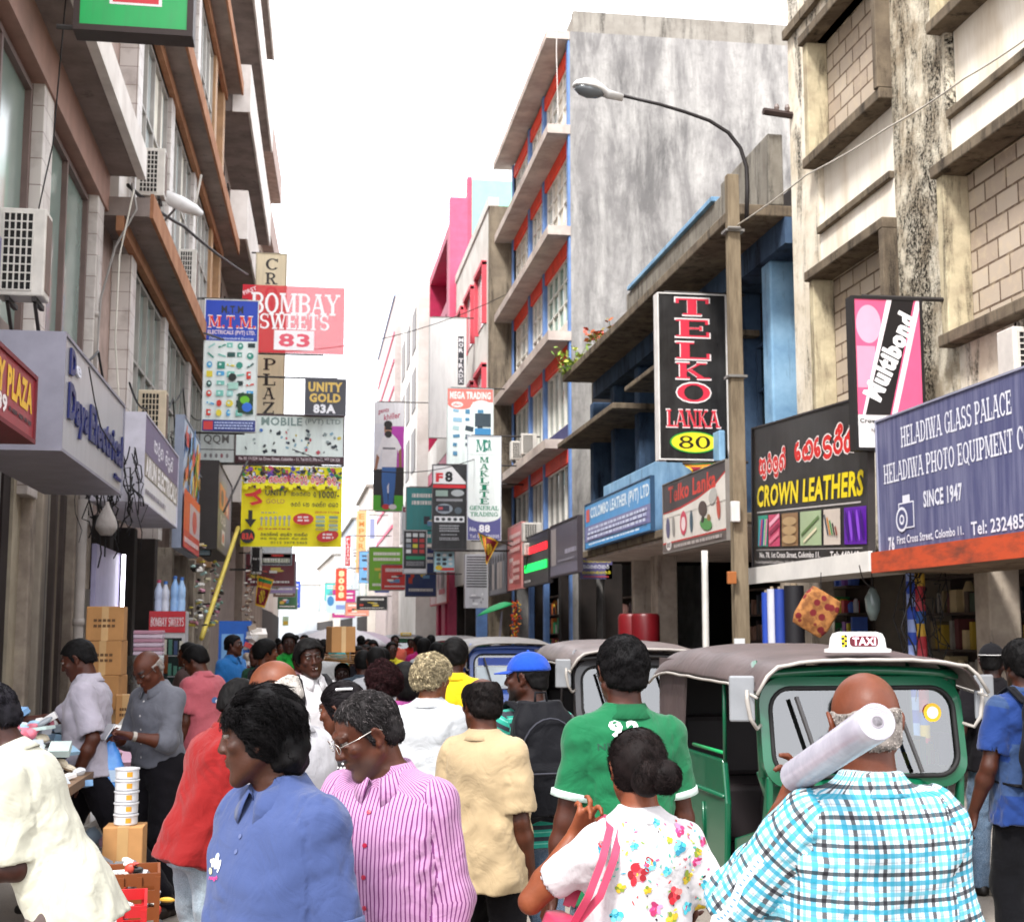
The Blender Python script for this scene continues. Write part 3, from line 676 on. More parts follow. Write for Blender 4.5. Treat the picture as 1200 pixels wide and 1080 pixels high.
B = Bld('tiled_building', 'brownish building with white edged slab, tiled columns and tall glass on the near left', (-3.0, 6.5), (-3.0, 19.7), 'L')
S = lambda y: y - 6.5
B.part('wall', M_brown2, [(0, B.L, -5, -.35, 3.2, 16)])
for z, th in ((8.3, .42), (12.4, .42)): 
    B.part('slab', M_brown, [(0, B.L, -.5, .5, z, z+.25)])
    B.part('fascia', M_fasc, [(0, B.L+.02, .44, .56, z-.03, z+th)])
B.part('slab', M_brown, [(0, B.L, -.5, .12, 4.5, 4.66)])
B.part('lintel', plain('#9a7668', .6), [(0, B.L, -.35, .06, 7.75, 8.3)])
for y in (8.0, 11.4, 15.0, 18.9): B.part('column', M_tile, [(S(y), S(y)+.55, -.35, .03, 3.2, 12.4)], bevel=.01)
for y0, y1 in ((8.6, 11.35), (12.0, 14.95), (15.6, 18.85)):
    B.window(S(y0), S(y1), 4.8, 7.7, 2, 1, plain('#6d5a55', .5), M_gl_l, -.12, .07)
    B.window(S(y0), S(y1), 9.2, 12.2, 3, 2, plain('#b9b0a8', .5), M_gl_pale, -.12, .06, M_curt)
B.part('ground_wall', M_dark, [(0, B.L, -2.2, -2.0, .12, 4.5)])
for y0, y1, m in ((6.6, 9.0, M_shut), (9.3, 12.4, M_shut), (12.7, 15.4, plain('#8c7f74', .6)), (16.6, 18.2, M_shut)): B.part('shutter', m, [(S(y0), S(y1), -.3, -.22, .12, 3.6)])
r_ = random.Random(8); yy = 12.6
while yy < 19.4:
    wd_ = r_.choice((.12, .18, .26, .34)); cc = r_.choice(('#2a2422', '#b3a894', '#c9bfae', '#241e1d', '#8f8a88', '#a8a29e', '#3a3230', '#9a8c7c', '#6a5f5a')); dd = r_.uniform(-.2, -.08)
    B.part('door_panel', concrete('panel' + cc, cc, tuple(x*.7 for x in srgb(cc)), '#2a2422', 2, True, .15, .6), [(S(yy), S(min(yy+wd_, 19.5)), -.3, dd, .12, 3.5)]); yy += wd_ + .015  # the darkest strips paint the unlit gaps between shutters
for y in (9.02, 12.42, 15.45, 16.1, 18.3, 19.35): B.part('pier', M_pier if y != 16.1 else plain('#a79a8a', .6), [(S(y), S(y)+.26, -.35, .0, .12, 4.5)], bevel=.02)

B = Bld('orange_trimmed_building', 'brown building with projecting slabs edged in orange and grey air conditioners', (-2.78, 19.75), (-2.47, 36.6), 'L')
B.part('wall', M_brown2, [(0, B.L, -6, -.3, 3.4, 21)])
for z in (7.7, 11.9, 16.4): 
    B.part('slab', M_brown, [(-.1, B.L, -.3, .42, z, z+.28)])
    B.part('fascia', M_orange, [(-.1, B.L, .42, .47, z-.02, z+.34)])
    B.part('trim', M_orange, [(-.1, B.L-.1, -.05, .06, z-.22, z)])
for s in (1.2, 5.4, 9.6, 13.8, 16.2):
    B.part('column', plain('#a8835f', .6, var=.15) if s > 13 else M_tile, [(s, s+.5, -.3, .0, 3.4, 21)], bevel=.01)
for s in (1.75, 5.95, 10.15):
    for z, zt in ((4.6, 7.45), (8.9, 11.65), (13.1, 16.15)): B.window(s, s+3.6, z, zt, 4, 2, plain('#a39d97', .5, .2), M_gl_l if z < 5 else M_gl_pale, -.1, .06, M_curt if z > 5 else None)
B.part('spandrel', M_fasc, [(.1, B.L, -.3, -.06, 7.99, 8.9), (.1, B.L, -.3, -.06, 12.2, 13.1)])
B.part('ground_wall', M_dark, [(0, B.L, -2, -1.8, .12, 3.4)])
for s in (.2, 2.6, 5.2, 7.8, 10.5, 12.2, 14.4, 16.3): B.part('pier', M_pier if s > 6 else M_dim, [(s, s+.35, -.6, -.02, .12, 3.4)], bevel=.02)
for s in (10.9, 12.7): B.part('shutter', M_shut, [(s, s+1.4, -.3, -.2, .12, 3.2)])

M_gpan = plain('#a5978f', .7, var=.12)
B = Bld('grey_panelled_building', 'grey brown building with panelled balconies edged in white behind the orange trimmed one', (-2.5, 36.8), (-2.3, 50), 'L')
B.part('wall', M_gpan, [(0, B.L, -6, -.3, .1, 24)])
for z in (5.2, 8.8, 12.4, 16.0, 19.6, 23.2):
    B.part('balcony', M_brown, [(0, B.L, -.3, .62, z, z+1.3)])
    B.part('edge', M_fasc, [(0, B.L+.02, .62, .68, z-.02, z+1.34), (-.04, 0, .2, .68, z-.02, z+1.34)])
    for s in (1, 5, 9): B.part('window', M_gl_dark, [(s, s+2.6, -.3, -.26, z+1.4, z+3.2)])
B = Bld('beige_building', 'tall beige building, last high one on the left, behind the CROWN PLAZ board', (-2.35, 50.5), (-2.0, 62), 'L')
B.part('wall', concrete('beige_wall', '#b5a494', '#93847a', '#5a4f4a', .8, True, .1, .6), [(0, B.L, -6, 0, .1, 25)])
for z in (7, 10.6, 14.2, 17.8, 21.4):
    B.part('balcony', M_brown2, [(0, B.L, 0, .45, z, z+1.2)])
    for s in (1, 4.5, 8): B.part('window', M_gl_dark, [(s, s+2.2, 0, .03, z+1.4, z+3)])
far_block('pale_building', 'pale two storey building on the left past the beige tower', -2.3, 66, -2.1, 84, 7.4, M_palew, 'L')
far_block('pale_building', 'pale whitish building on the far left of the street', -2.2, 86, -2.3, 112, 6.0, M_palew, 'L')
far_block('pale_building', 'pale low building on the left nearest the end of the street', -2.6, 114, -3.4, 150, 7.0, M_pale, 'L')
# ================================================================ boards and banners
def sheer(c, a):
    k = NT('sheer_banner', .6); k.base(c); k.b.inputs['Alpha'].default_value = a; return k.m
def hang(name, label, u0, v0, u1, v1, Y, wall=None, depth=.05, poles=True, **kw):
    """a board across the street line, placed by its corners at distance Y"""
    a, t, b = atY(u0, v1, Y), atY(u0, v0, Y), atY(u1, v1, Y)
    s = Sign(name, label, a, b.x - a.x, t.z - a.z, depth=depth, **kw)
    s.wallx = wall
    return s
def fin(s, top=True, bot=True):
    if s.wallx is None: return s.done()
    P = []
    for on, z in ((top, s.H + .03), (bot, -.03)):
        if on:
            far = 0 if s.wallx > 0 else s.W
            P.append((Vector((s.wallx, s.P0.y + .03, s.P0.z + z)), Vector((s.P0.x + (.1 if s.wallx > 0 else s.W*.8), s.P0.y + .03, s.P0.z + z)), .025))
    return s.done(P)
def along(name, label, X, y0, y1, z0, z1, **kw):
    """a board flat against a front facing the street"""
    if X > 0: return Sign(name, label, (X, max(y0, y1), z0), abs(y1-y0), z1-z0, ex=(0, -1, 0), **kw)
    return Sign(name, label, (X, min(y0, y1), z0), abs(y1-y0), z1-z0, ex=(0, 1, 0), **kw)
G_L, G_R = 'boards hanging over the left side', 'boards hanging over the right side'

# ---- left side, hanging
s = hang('hanging_sign', 'blue and white M.T.M. electricals banner with rows of product pictures', 237, 351, 299, 505, 28, -2.65, face='#e9f0ec', frame='#d8d8d4', fw=.02, group=G_L)
s.rect(0, 0, 1, .31, '#1c3fae'); s.text('M.T.M', .3, .04, .72, .1, '#20242c', .03); s.text('M.T.M.', .05, .115, .97, .215, '#f4f1f0', .0, 'slab'); s.text('M.T.M.', .065, .122, .955, .208, '#d8351f', font='slab')
s.text('ELECTRICALS (PVT) LTD.', .05, .23, .96, .27, '#e9d6da', .03); s.text('Dealers in Household & Electricals', .08, .283, .93, .3, '#dfe6f6', .01, shear=.2)
r = random.Random(5)
for j in range(8):
    for i in range(5):
        x, y = .04 + i*.19 + r.uniform(0, .03), .325 + j*.073
        c = r.choice(['#2f8f7c', '#1c6d5c', '#79c3b4', '#224f4a', '#4aa3d8', '#9fd6cf', '#15302f', '#d23a2c', '#e7d23a'])
        t = r.random()
        if t < .4: s.rect(x, y, x+r.uniform(.08, .15), y+r.uniform(.03, .055), c)
        elif t < .75: s.oval(x, y, x+r.uniform(.08, .15), y+.05, c)
        else: s.rect(x, y+.02, x+.15, y+.032, c, r.uniform(-40, 40))
        if r.random() < .6: s.oval(x+.03, y+.012, x+.08, y+.03, '#cfeee6')
s.rect(.66, .71, .95, .86, '#103a16'); s.oval(.7, .73, .88, .79, '#6fc41f'); s.oval(.74, .78, .93, .85, '#2b6fd8'); s.oval(.47, .56, .62, .62, '#1a1d1a'); s.rect(.47, .63, .66, .68, '#a9d6c6')
s.rect(0, .915, 1, 1, '#23317e'); s.rect(.02, .925, .2, .99, '#d23a3a'); s.scribble(.23, .925, .97, .99, '#b9c4ea', 3, 3)
fin(s)
s = hang('hanging_sign', 'red translucent BOMBAY SWEETS 83 board above the bright gap of sky', 282.5, 333, 403, 412, 36, -2.5, depth=.04, face='#cf2434', group=G_L)
bp = [c for c in s.root.children if c.name.startswith('panel')][0]; bp.data.materials[0] = sheer('#dd1f35', .66)
s.text('FIRST', .0, .06, .14, .12, '#f3dfe2', .02, rot=25); s.text('BOMBAY', .085, .11, .955, .425, '#f6f3f3', font='slab'); s.text('SWEETS', .175, .42, .85, .65, '#f6f3f3', font='slab')
s.rect(.315, .665, .705, .955, '#f6f1f1'); s.text('83', .36, .71, .665, .91, '#e2576a', .03)
fin(s, False, True)
s = hang('hanging_sign', 'tall cream CROWN PLAZA board with stacked black letters behind the red sweets board', 296.5, 297, 331, 505, 39, -2.5, face='#d8c9a6', frame='#a99b80', fw=.03, depth=.25, group=G_L)
for ch, v in zip('CROWNPLAZA', (309, 326, 343, 360, 377, 427, 445, 461, 478, 494)):
    y = (v-297)/208; s.text(ch, .3, y-.033, .72, y+.033, '#2a2220', font='slab')
fin(s)
s = hang('hanging_sign', 'white JQ MOBILE board with scattered gadget pictures and dark red bottom strip', 276, 486, 402, 541, 33, -2.5, face='#dfe8e4', frame='#4a2a2e', fw=.03, group=G_L)
s.text('JQ', .0, .03, .19, .23, '#7d8f8c', .03); s.text('MOBILE', .23, .03, .61, .21, '#7d918d', .03); s.text('(PVT) LTD', .64, .05, .97, .19, '#8b9a98', .01)
for i in range(46):
    x, y = r.uniform(.03, .95), r.uniform(.27, .78); c = r.choice(['#2b2f36', '#50586a', '#b84a55', '#3f6fb8', '#7fa5b8', '#8d9a9a', '#25303a', '#c9b440'])
    (s.rect if r.random() < .5 else s.oval)(x, y, x+r.uniform(.01, .045), y+r.uniform(.025, .08), c, rot=r.uniform(-40, 40))
s.rect(0, .86, 1, 1, '#3f1a24'); s.text('No 83 1/1/224 1st Cross Street, Colombo - 11, Tel 0112 393 895, 077 234 326', .03, .89, .97, .97, '#d8c6cc', .02)
fin(s)
s = hang('hanging_sign', 'small dark UNITY GOLD 83A board on top of the white mobile board', 357.5, 444, 404.5, 485, 32.6, -2.5, face='#37363e', frame='#6a6870', fw=.02, group=G_L)
s.text('UNITY', .07, .08, .92, .36, '#d8b45a', .05); s.text('GOLD', .1, .4, .88, .66, '#d8b45a', .05); s.text('83A', .2, .71, .76, .97, '#e8e6ea', .05)
fin(s, True, False)
s = hang('hanging_sign', 'white QQM board in thin frame under the blue electricals banner', 234, 507, 274, 541, 29.5, -2.6, face='#d9dcda', frame='#55504c', fw=.015, group=G_L)
s.text('QQM', .1, .05, .84, .4, '#6d6a6a', .01); s.rect(0, .55, 1, .58, '#4a4544'); r2 = random.Random(2)
for i in range(5): s.oval(.12+i*.16, .7, .2+i*.16, .85, r2.choice(['#8a8486', '#a56a70', '#77808a']))
fin(s, False)
s = hang('hanging_banner', 'big yellow UNITY banner with red and black Sinhala writing and a black arrow', 281.5, 545.5, 400, 640, 30.5, -2.55, face='#fff000', rough=.45, depth=.02, group=G_L)
for i in range(240):
    x, y = r.uniform(0, .98), r.uniform(.0, .24); s.rect(x, y, min(1, x+r.uniform(.008, .04)), y+r.uniform(.02, .07), r.choice(['#3a3a9a', '#14161a', '#2e8f3a', '#c33a5a', '#8a4aa8', '#e8e8ea', '#1c1c22', '#6a3a20', '#e4e0ea']), r.uniform(0, 90))
[c for c in s.root.children if c.name.startswith('panel')][0].data.materials[0] = plain('#fff000', .5, var=.03)
for i in range(1, 24): s.oval(i*.04-.02, .2+.03*math.sin(i*1.7), i*.04+.03, .28+.03*math.sin(i*1.7), '#fff000', 12)
a = 'u-ta-sa-va- -sa-ma-ya-ta- -va-i-sa-i-ta-p-ra-p- -va-i-da-p-la-i- -ma-p-la-p'
s.text(a, .06, .1, .94, .245, '#f3e9e9', font='sin', wt=.3); s.text(a, .065, .11, .935, .235, '#d21f24', font='sin', wt=.17)
s.poly([(.03, .36), (.12, .34), (.19, .28), (.2, .34), (.15, .37), (.21, .44), (.2, .47), (.11, .5), (.08, .47), (.17, .44), (.12, .39), (.05, .39)], '#cf2420')
s.text('UNITY', .235, .305, .455, .375, '#20190f', .03); s.text('GOLD', .245, .415, .43, .475, '#c29a3a', .03)
s.text('ka-va-ta-na-ta- -ra-p', .49, .32, .74, .39, '#221a10', font='sin', wt=.15); s.text('1000/-', .77, .31, .97, .4, '#221a10', .03); s.text('va-sa-ra- -e-ka- -va-ya-sa-i-na- -sa-ma-ta', .49, .44, .96, .51, '#221a10', font='sin', wt=.15)
s.rect(.075, .56, .115, .68, '#17130f'); s.poly([(.04, .67), (.155, .67), (.098, .77)], '#17130f'); s.oval(.0, .79, .145, .965, '#1c1512'); s.text('83A', .015, .84, .135, .92, '#d8372a', .04)
s.scribble(.2, .575, .36, .6, '#8f8f86', 1, 4)
for i in range(7): s.oval(.19+i*.045, .64-.004*i, .222+i*.045, .68, '#a7a79a', 12); s.rect(.2+i*.045, .67, .212+i*.045, .75, '#a7a79a')
s.text('LED', .17, .775, .225, .8, '#cf2420', .03); s.scribble(.24, .775, .5, .8, '#b8503a', 1, 7)
s.text('ra-va-ta-va-i-na-va-i- -sa-da-va-i-ta- -ka-va-sa-i-la', .2, .83, .66, .88, '#2a2013', font='sin', wt=.18); s.text('va-da- -ka-na-p- -sa-va-na- -na-i-ya- -sa-va', .2, .885, .66, .925, '#2a2013', font='sin', wt=.16); s.text('0112 3974 5465', .3, .94, .66, .97, '#3a301d', .01)
s.oval(.515, .59, .72, .735, '#c92320'); s.scribble(.56, .62, .68, .7, '#f0dada', 2, 5); s.oval(.75, .8, .97, .94, '#c92320', rot=12); s.scribble(.81, .83, .92, .91, '#f0dada', 2, 8)
s.text('SENSOR SYSTEM', .73, .565, .97, .59, '#c33420', .02)
for i in range(8): x, y = .74+.13*(i % 2), .62+.05*(i//2); s.rect(x, y, x+.09, y+.035, r.choice(['#a9bf9a', '#b8a84a', '#9fae9f', '#7f9a86']))
s.done([(atY(279, 544, 30.45), atY(403, 546.5, 30.45), .02), (Vector((-2.6, 30.45, atY(279, 544, 30.45).z)), atY(283, 544, 30.45), .02)])
# left, lower small ones
s = hang('hanging_sign', 'small board with dark printed strip hanging just under the yellow banner', 304, 640, 341, 661, 46, -2.3, face='#e4eaec', frame='#9aa2a6', fw=.03, group=G_L)
s.rect(.02, .6, .98, .98, '#2e2a2c'); s.scribble(.08, .66, .94, .9, '#b8c49a', 2, 2); s.rect(.38, .45, .75, .56, '#cf3530'); fin(s, True, False)
s = hang('hanging_sign', 'small white board in a red frame beside the tilted flag', 315, 669, 329, 684, 52, -2.3, face='#e6e2e0', frame='#b3262c', fw=.12, group=G_L); s.oval(.35, .2, .6, .5, '#b3262c'); fin(s, True, False)

# ---- left side, shop boards along the front
s = along('shop_sign', 'red PLAZA shop board with yellow letters at the left edge', -1.92, 6.9, 9.8, 3.08, 3.5, face='#8f1524', frame='#6d1a24', depth=.5, group='shop boards on the left')
s.text('BOMBAY PLAZA', .3, .12, .97, .62, '#e0b01c', .05); s.text('89', .6, .62, .7, .9, '#e8e0e0', .04); s.scribble(.72, .72, .97, .84, '#3a1418', 1, 1); s.done()
s = along('shop_sign', 'purple backlit shop board above the red PLAZA board', -2.1, 6.9, 9.3, 3.75, 4.35, face='#4a3f7a', frame='#6f6a8a', depth=.3, group='shop boards on the left'); s.oval(.8, .3, .95, .8, '#7a3fb8'); s.scribble(.3, .35, .75, .65, '#8f88b8', 1, 3); s.done()
s = along('shop_sign', 'silver Daya Electrical shop board with raised dark blue letters', -1.9, 10.75, 14.2, 3.15, 4.03, face='#a6a6ac', rough=.3, frame='#8f8d9a', fw=.025, depth=.75, group='shop boards on the left')
s.text('Daya', .06, .37, .34, .8, '#1d2460', .03, font='sans'); s.text('Electrical', .37, .37, .98, .73, '#1d2460', .03); s.text('D', .06, .06, .13, .3, '#1d2460', .04); s.text('e', .135, .15, .2, .25, '#dfe2f0', .03); s.text('Since', .82, .84, .96, .9, '#1d2460', .02, shear=.2)
dy = s.done()
for o in dy.children:
    if o.name.startswith('lettering'):
        so = o.modifiers.new('raised', 'SOLIDIFY'); so.thickness = .018; so.offset = 1
s = along('shop_sign', 'white and violet ARUN ELECTRICALS board hung beside the silver shop board', -1.9, 16.0, 20.1, 3.25, 4.25, face='#e4e3ea', frame='#c9c6d2', fw=.02, depth=.6, group='shop boards on the left')
s.rect(0, 0, 1, .43, '#6f6284'); s.text('ka-ra-p-na- -va-i-da-p-la-i', .24, .1, .82, .36, '#eceaf2', font='sin', wt=.15); s.text('ARUN ELECTRICALS', .06, .46, .97, .68, '#efedf2', .04); s.rect(0, .44, 1, .7, '#8a7f72'); s.text('ARUN ELECTRICALS', .05, .45, .97, .69, '#f4f2f4', .05); s.scribble(.06, .82, .6, .92, '#8f8a9a', 1, 3); s.done()
s = along('shop_sign', 'colourful poster board with orange band above a red lower panel', -1.88, 20.6, 23.6, 3.0, 4.95, face='#b9c8dd', frame='#8a93a6', fw=.02, depth=.12, group='shop boards on the left')
for i in range(60):
    x, y = r.uniform(.02, .9), r.uniform(.04, .5); (s.oval if r.random() < .6 else s.rect)(x, y, x+r.uniform(.05, .2), y+r.uniform(.04, .12), r.choice(['#e0a32a', '#3f7fc4', '#c8332a', '#e9c93a', '#4aa84a', '#7fb4e0', '#20324a', '#d8622a']), rot=r.uniform(0, 90))
s.rect(0, .55, 1, .62, '#d8481f'); s.rect(0, .62, .35, .86, '#d24a2a'); s.rect(.35, .62, 1, .86, '#b9a6b0'); s.oval(.5, .65, .8, .84, '#c23a4a'); s.rect(0, .86, 1, 1, '#c01f35'); s.scribble(.06, .9, .9, .97, '#e8d0d4', 1, 5); s.done()
s = along('shop_sign', 'dark brown box sign with small orange picture panels, right above the yellow pole', -1.75, 26.6, 31.4, 3.35, 5.0, face='#3e3230', frame='#2a2220', fw=.03, depth=.5, group='shop boards on the left')
s.rect(.12, .2, .5, .5, '#c9702a'); s.rect(.52, .25, .8, .5, '#b8562a'); s.oval(.2, .25, .38, .45, '#3a1d12'); s.oval(.58, .3, .7, .48, '#e0b08a'); s.text('PLAZA', .2, .56, .55, .66, '#cfc3bd', .03); s.rect(.3, .72, .5, .9, '#d8cfc8'); s.oval(.34, .76, .46, .88, '#c9602a'); s.done()
s = hang('hanging_sign', 'narrow pale blue board with printed pictures hung edgeways before the brown box sign', 232, 562, 246, 650, 27.0, -2.55, face='#a9c3cc', frame='#2e2826', fw=.03, group=G_L)
for i in range(14): s.oval(r.uniform(.05, .6), i*.07, r.uniform(.65, .95), i*.07+.05, r.choice(['#8fb4c8', '#d8e2e4', '#6f8f9a', '#c08a9a']))
fin(s, True, False)
s = along('hanging_sign', 'green board with white and red label high above the left shops', -1.3, 8.2, 8.25, 7, 7.1, face='#0aa651', group=G_L) if False else hang('hanging_sign', 'green lightbox board with white label high at the top left', 93, -60, 219, 28, 13, -2.5, face='#12a552', frame='#33241f', fw=.06, depth=.25, group=G_L)
s.rect(.27, .3, .76, .71, '#e6e2e0'); s.rect(.3, .34, .73, .68, '#c9303a'); fin(s, False, True)

# ---- right side, hanging
s = hang('hanging_sign', 'tall black TELKO LANKA 80 lightbox with red letters beside the telephone post', 774, 344, 853, 537, 19.8, 6.6, face='#191717', rough=.25, frame='#d8d4d0', fw=.02, depth=.22, group=G_R)
for ch, y0, y1 in (('T', .02, .13), ('E', .15, .265), ('L', .29, .4), ('K', .415, .52), ('O', .54, .66)):
    s.text(ch, .235, y0-.004, .775, y1+.004, '#e6dedd', font='slab'); s.text(ch, .255, y0+.004, .755, y1-.004, '#cf2f45', font='slab')
s.text('LANKA', .085, .70, .905, .815, '#e6dedd', font='slab'); s.text('LANKA', .1, .706, .89, .809, '#cf2f3f', font='slab')
s.oval(.14, .835, .86, .965, '#2f9a3a'); s.oval(.165, .842, .835, .958, '#e9d42a'); s.text('80', .27, .862, .74, .938, '#15120f', font='slab'); fin(s)
s = along('shop_sign', 'white Telko Lanka poster board with pictures of kitchen gadgets, below the black lightbox', 5.55, 17.6, 20.9, 2.98, 4.05, face='#ddd6cd', frame='#7d7772', fw=.015, depth=.06, group='shop boards on the right')
s.rect(0, 0, 1, .42, '#3c3436'); s.poly([(0, .42), (.3, .4), (.6, .34), (.85, .24), (1, .12), (1, .43), (0, .43)], '#b8241f'); s.poly([(0, .45), (.3, .43), (.6, .37), (.85, .27), (1, .15), (1, .5), (0, .5)], '#ddd6cd')
s.text('Telko Lanka', .1, .06, .86, .3, '#cf3526', .03, shear=.05)
for x, y, w2, h2, c in ((.05, .5, .07, .3, '#5d5a78'), (.16, .5, .05, .3, '#8f8a86'), (.3, .47, .11, .34, '#c4435a'), (.32, .55, .07, .2, '#e6d0d0'), (.46, .5, .05, .3, '#3d5564'), (.6, .42, .13, .2, '#4a3a36'), (.62, .66, .18, .16, '#4f8a4a'), (.64, .62, .05, .09, '#2a2422'), (.73, .62, .05, .09, '#8a6a3a'), (.87, .42, .05, .3, '#b84a3a'), (.76, .3, .12, .2, '#b3b0aa')):
    s.oval(x, y, x+w2, y+h2, c, rot=r.uniform(-12, 12))
s.rect(0, .88, 1, 1, '#5d5350'); s.rect(0, .86, 1, .88, '#b8241f'); s.oval(.06, .83, .15, .98, '#e0d8d4'); s.text('80', .075, .865, .135, .945, '#3a3030', .03); s.scribble(.2, .9, .95, .98, '#b0a6a2', 1, 4); s.done()
s = along('shop_sign', 'sky blue COLOMBO LEATHER (PVT) LTD board on the balcony edge', 5.58, 21.8, 27.2, 3.42, 4.3, face='#3f93cf', frame='#2f4a66', fw=.02, depth=.06, group='shop boards on the right')
s.text('COLOMBO LEATHER (PVT) LTD', .1, .1, .98, .42, '#e3eef4', .03); s.rect(.02, .12, .08, .4, '#cf5a52'); s.rect(.0, .5, 1, .86, '#7a7aa4'); s.scribble(.06, .53, .96, .84, '#c9cfe4', 3, 9); s.scribble(.1, .9, .9, .97, '#d8e8f2', 1, 4); s.done()
s = hang('hanging_sign', 'pink Multibond board with black slanted band and white lettering', 1006, 350, 1083, 524, 12.75, 6.5, face='#e8e4e2', rough=.25, frame='#1b1818', fw=.03, depth=.14, group=G_R)
s.rect(0, 0, 1, .78, '#d9597f'); s.oval(.02, .04, .4, .3, '#e8a0b5'); s.rect(.02, .32, .3, .6, '#e392aa'); s.poly([(.5, .0), (.58, 0), (.16, .78), (.08, .78)], '#eedfe3'); s.poly([(.58, 0), (.92, 0), (.5, .78), (.12, .78)], '#1a1718'); s.poly([(.95, 0), (1, 0), (1, .06), (.6, .78), (.52, .78)], '#e8d3da')
s.text('Multibond', -.17, .315, 1.215, .455, '#efecec', .06, rot=64); s.text('Crown Leather Shop', .03, .805, .97, .845, '#2a2626', .03); s.text('No.78, 1st Cross St.', .2, .87, .8, .9, '#6a6464', .01); s.text('Colombo 11', .36, .93, .7, .955, '#6a6464', .01); fin(s, True, False)
s = along('shop_sign', 'black CROWN LEATHERS board with red Sinhala title and strip of fabric pictures', 5.55, 12.95, 16.55, 2.56, 4.3, face='#1c191a', rough=.4, frame='#3a3536', fw=.02, depth=.06, tilt=R(-3), group='shop boards on the right')
for wt, c, d in ((.34, '#e6dcd8', 0), (.2, '#cf1f1c', .008)): s.text('ka-p-ra-va-p-na-h', .07, .17+d, .34, .39-d, c, font='sin', wt=wt); s.text('e-la-e-da-ra-h-sa-h', .42, .11+d, .93, .33-d, c, font='sin', wt=wt)
s.text('CROWN LEATHERS', .05, .42, .97, .575, '#e9cf1a', .035, shear=.12)
s.rect(.05, .605, .95, .615, '#b9b3b0')
for x0, x1, c in ((.06, .17, '#2f8f7a'), (.17, .29, '#c2476a'), (.3, .46, '#8a6a4a'), (.47, .66, '#9fb08a'), (.67, .81, '#c9bcb0'), (.83, 1.0, '#5b1c9a')): s.rect(x0, .635, x1-.01, .855, c)
for i, c in enumerate(['#35b0c8', '#c8336a', '#2f3a9a', '#8fcf9a', '#e08aa8']): s.rect(.07+i*.018, .66, .083+i*.018, .85, c, -12)
for i in range(3): s.rect(.18, .66+i*.06, .28, .69+i*.06, ['#e8a8bc', '#8a2a4a', '#d8708a'][i], 18); s.oval(.31, .66+i*.06, .44, .72+i*.06, '#b0926a')
s.rect(.48, .72, .64, .74, '#5f7a4a', 20); s.rect(.5, .78, .62, .8, '#d8cfae', 20)
for i in range(5): s.rect(.69+i*.02, .66+i*.02, .7+i*.02, .8, ['#22384a', '#c27a2a', '#3a8a4a', '#2a2626', '#8a3a2a'][i], 25); s.oval(.845+i*.028, .65, .865+i*.028, .84, '#8a4ad0' if i % 2 else '#3b0f70', rot=14)
s.rect(.05, .875, .97, .882, '#8f8a88'); s.text('No. 78, 1st Cross Street, Colombo 11.', .09, .895, .65, .94, '#dcd6d4', .02); s.text('Tel: 449162', .73, .895, .95, .94, '#dcd6d4', .02); s.text('Dealers Imported & Local Rexine, Velvet Material, Upholstery, Cushion, Cushion Cover, Floor Carpet etc.', .04, .952, .97, .98, '#b9b3b0', .01); s.done()
k = NT('weathered_navy_board', .55); v = k.coord(); vs = k.coord('Object', (1, 4, .25))
k.base(k.mix(k.ramp(k.noise(vs, 3, 7, .7), [(.42, 0.0), (.66, .7)]), '#47496e', '#7b7c96')); M_navy = k.m
s = along('shop_sign', 'weathered navy HELADIWA GLASS PALACE board with a camera drawing', 5.53, 8.7, 12.62, 2.5, 3.8, face='#47496e', frame='#8f90a2', fw=.018, depth=.06, group='shop boards on the right')
[c for c in s.root.children if c.name.startswith('panel')][0].data.materials[0] = M_navy
c = '#d6d6e0'
s.text('HELADIWA GLASS PALACE', .14, .1, .665, .25, c, font='slab'); s.text('HELADIWA PHOTO EQUIPMENT CO.,', .035, .34, .745, .5, c, font='slab'); s.text('SINCE 1947', .25, .6, .44, .72, c, .03)
s.text('76', .05, .88, .085, .99, c, .04); s.text('First Cross Street, Colombo 11.', .1, .885, .44, .955, c, .02); s.text('Tel: 2324857', .475, .87, .72, .96, c, font='sans')
s.rect(.115, .65, .2, .84, c); s.rect(.12, .66, .195, .83, '#4d4f74'); s.rect(.14, .6, .18, .66, c); s.oval(.1, .68, .165, .86, c); s.oval(.107, .7, .158, .84, '#4d4f74'); s.oval(.12, .735, .147, .81, c); s.oval(.126, .75, .141, .79, '#4d4f74'); s.done()
s = hang('hanging_sign', 'white MAKLITE GENERAL TRADING board with green letters and violet foot', 548, 511, 586.5, 632, 38, 6.5, face='#e9f0ee', frame='#c8ccd4', fw=.02, group=G_R)
s.rect(0, .77, 1, 1, '#5a5a90'); s.oval(0, .7, 1, .83, '#e9f0ee'); s.text('M', .25, .03, .55, .15, '#2a7f6d', font='slab'); s.text('CR', .5, .03, .72, .14, '#2a7f6d', .04); s.rect(.04, .175, .96, .178, '#a9c4bc')
for i, ch in enumerate('MAKLITE'): s.text(ch, .36, .2+i*.067, .64, .255+i*.067, '#17795a', font='slab')
s.text('GENERAL', .06, .675, .94, .715, '#1f8a66', font='slab'); s.text('TRADING', .08, .735, .92, .775, '#1f8a66', font='slab'); s.text('No.', .06, .88, .28, .92, '#e3e3ee', .03); s.text('88', .34, .855, .68, .93, '#eeeef4', .04); s.text('Tel 011 506005', .06, .95, .96, .985, '#cfcfe0', .02); fin(s)
s = hang('hanging_sign', 'white board with coral MEGA TRADING header and blue foot behind the MAKLITE board', 524, 455, 577.5, 565, 41, 6.5, face='#e3efec', frame='#c3ccca', fw=.02, group=G_R)
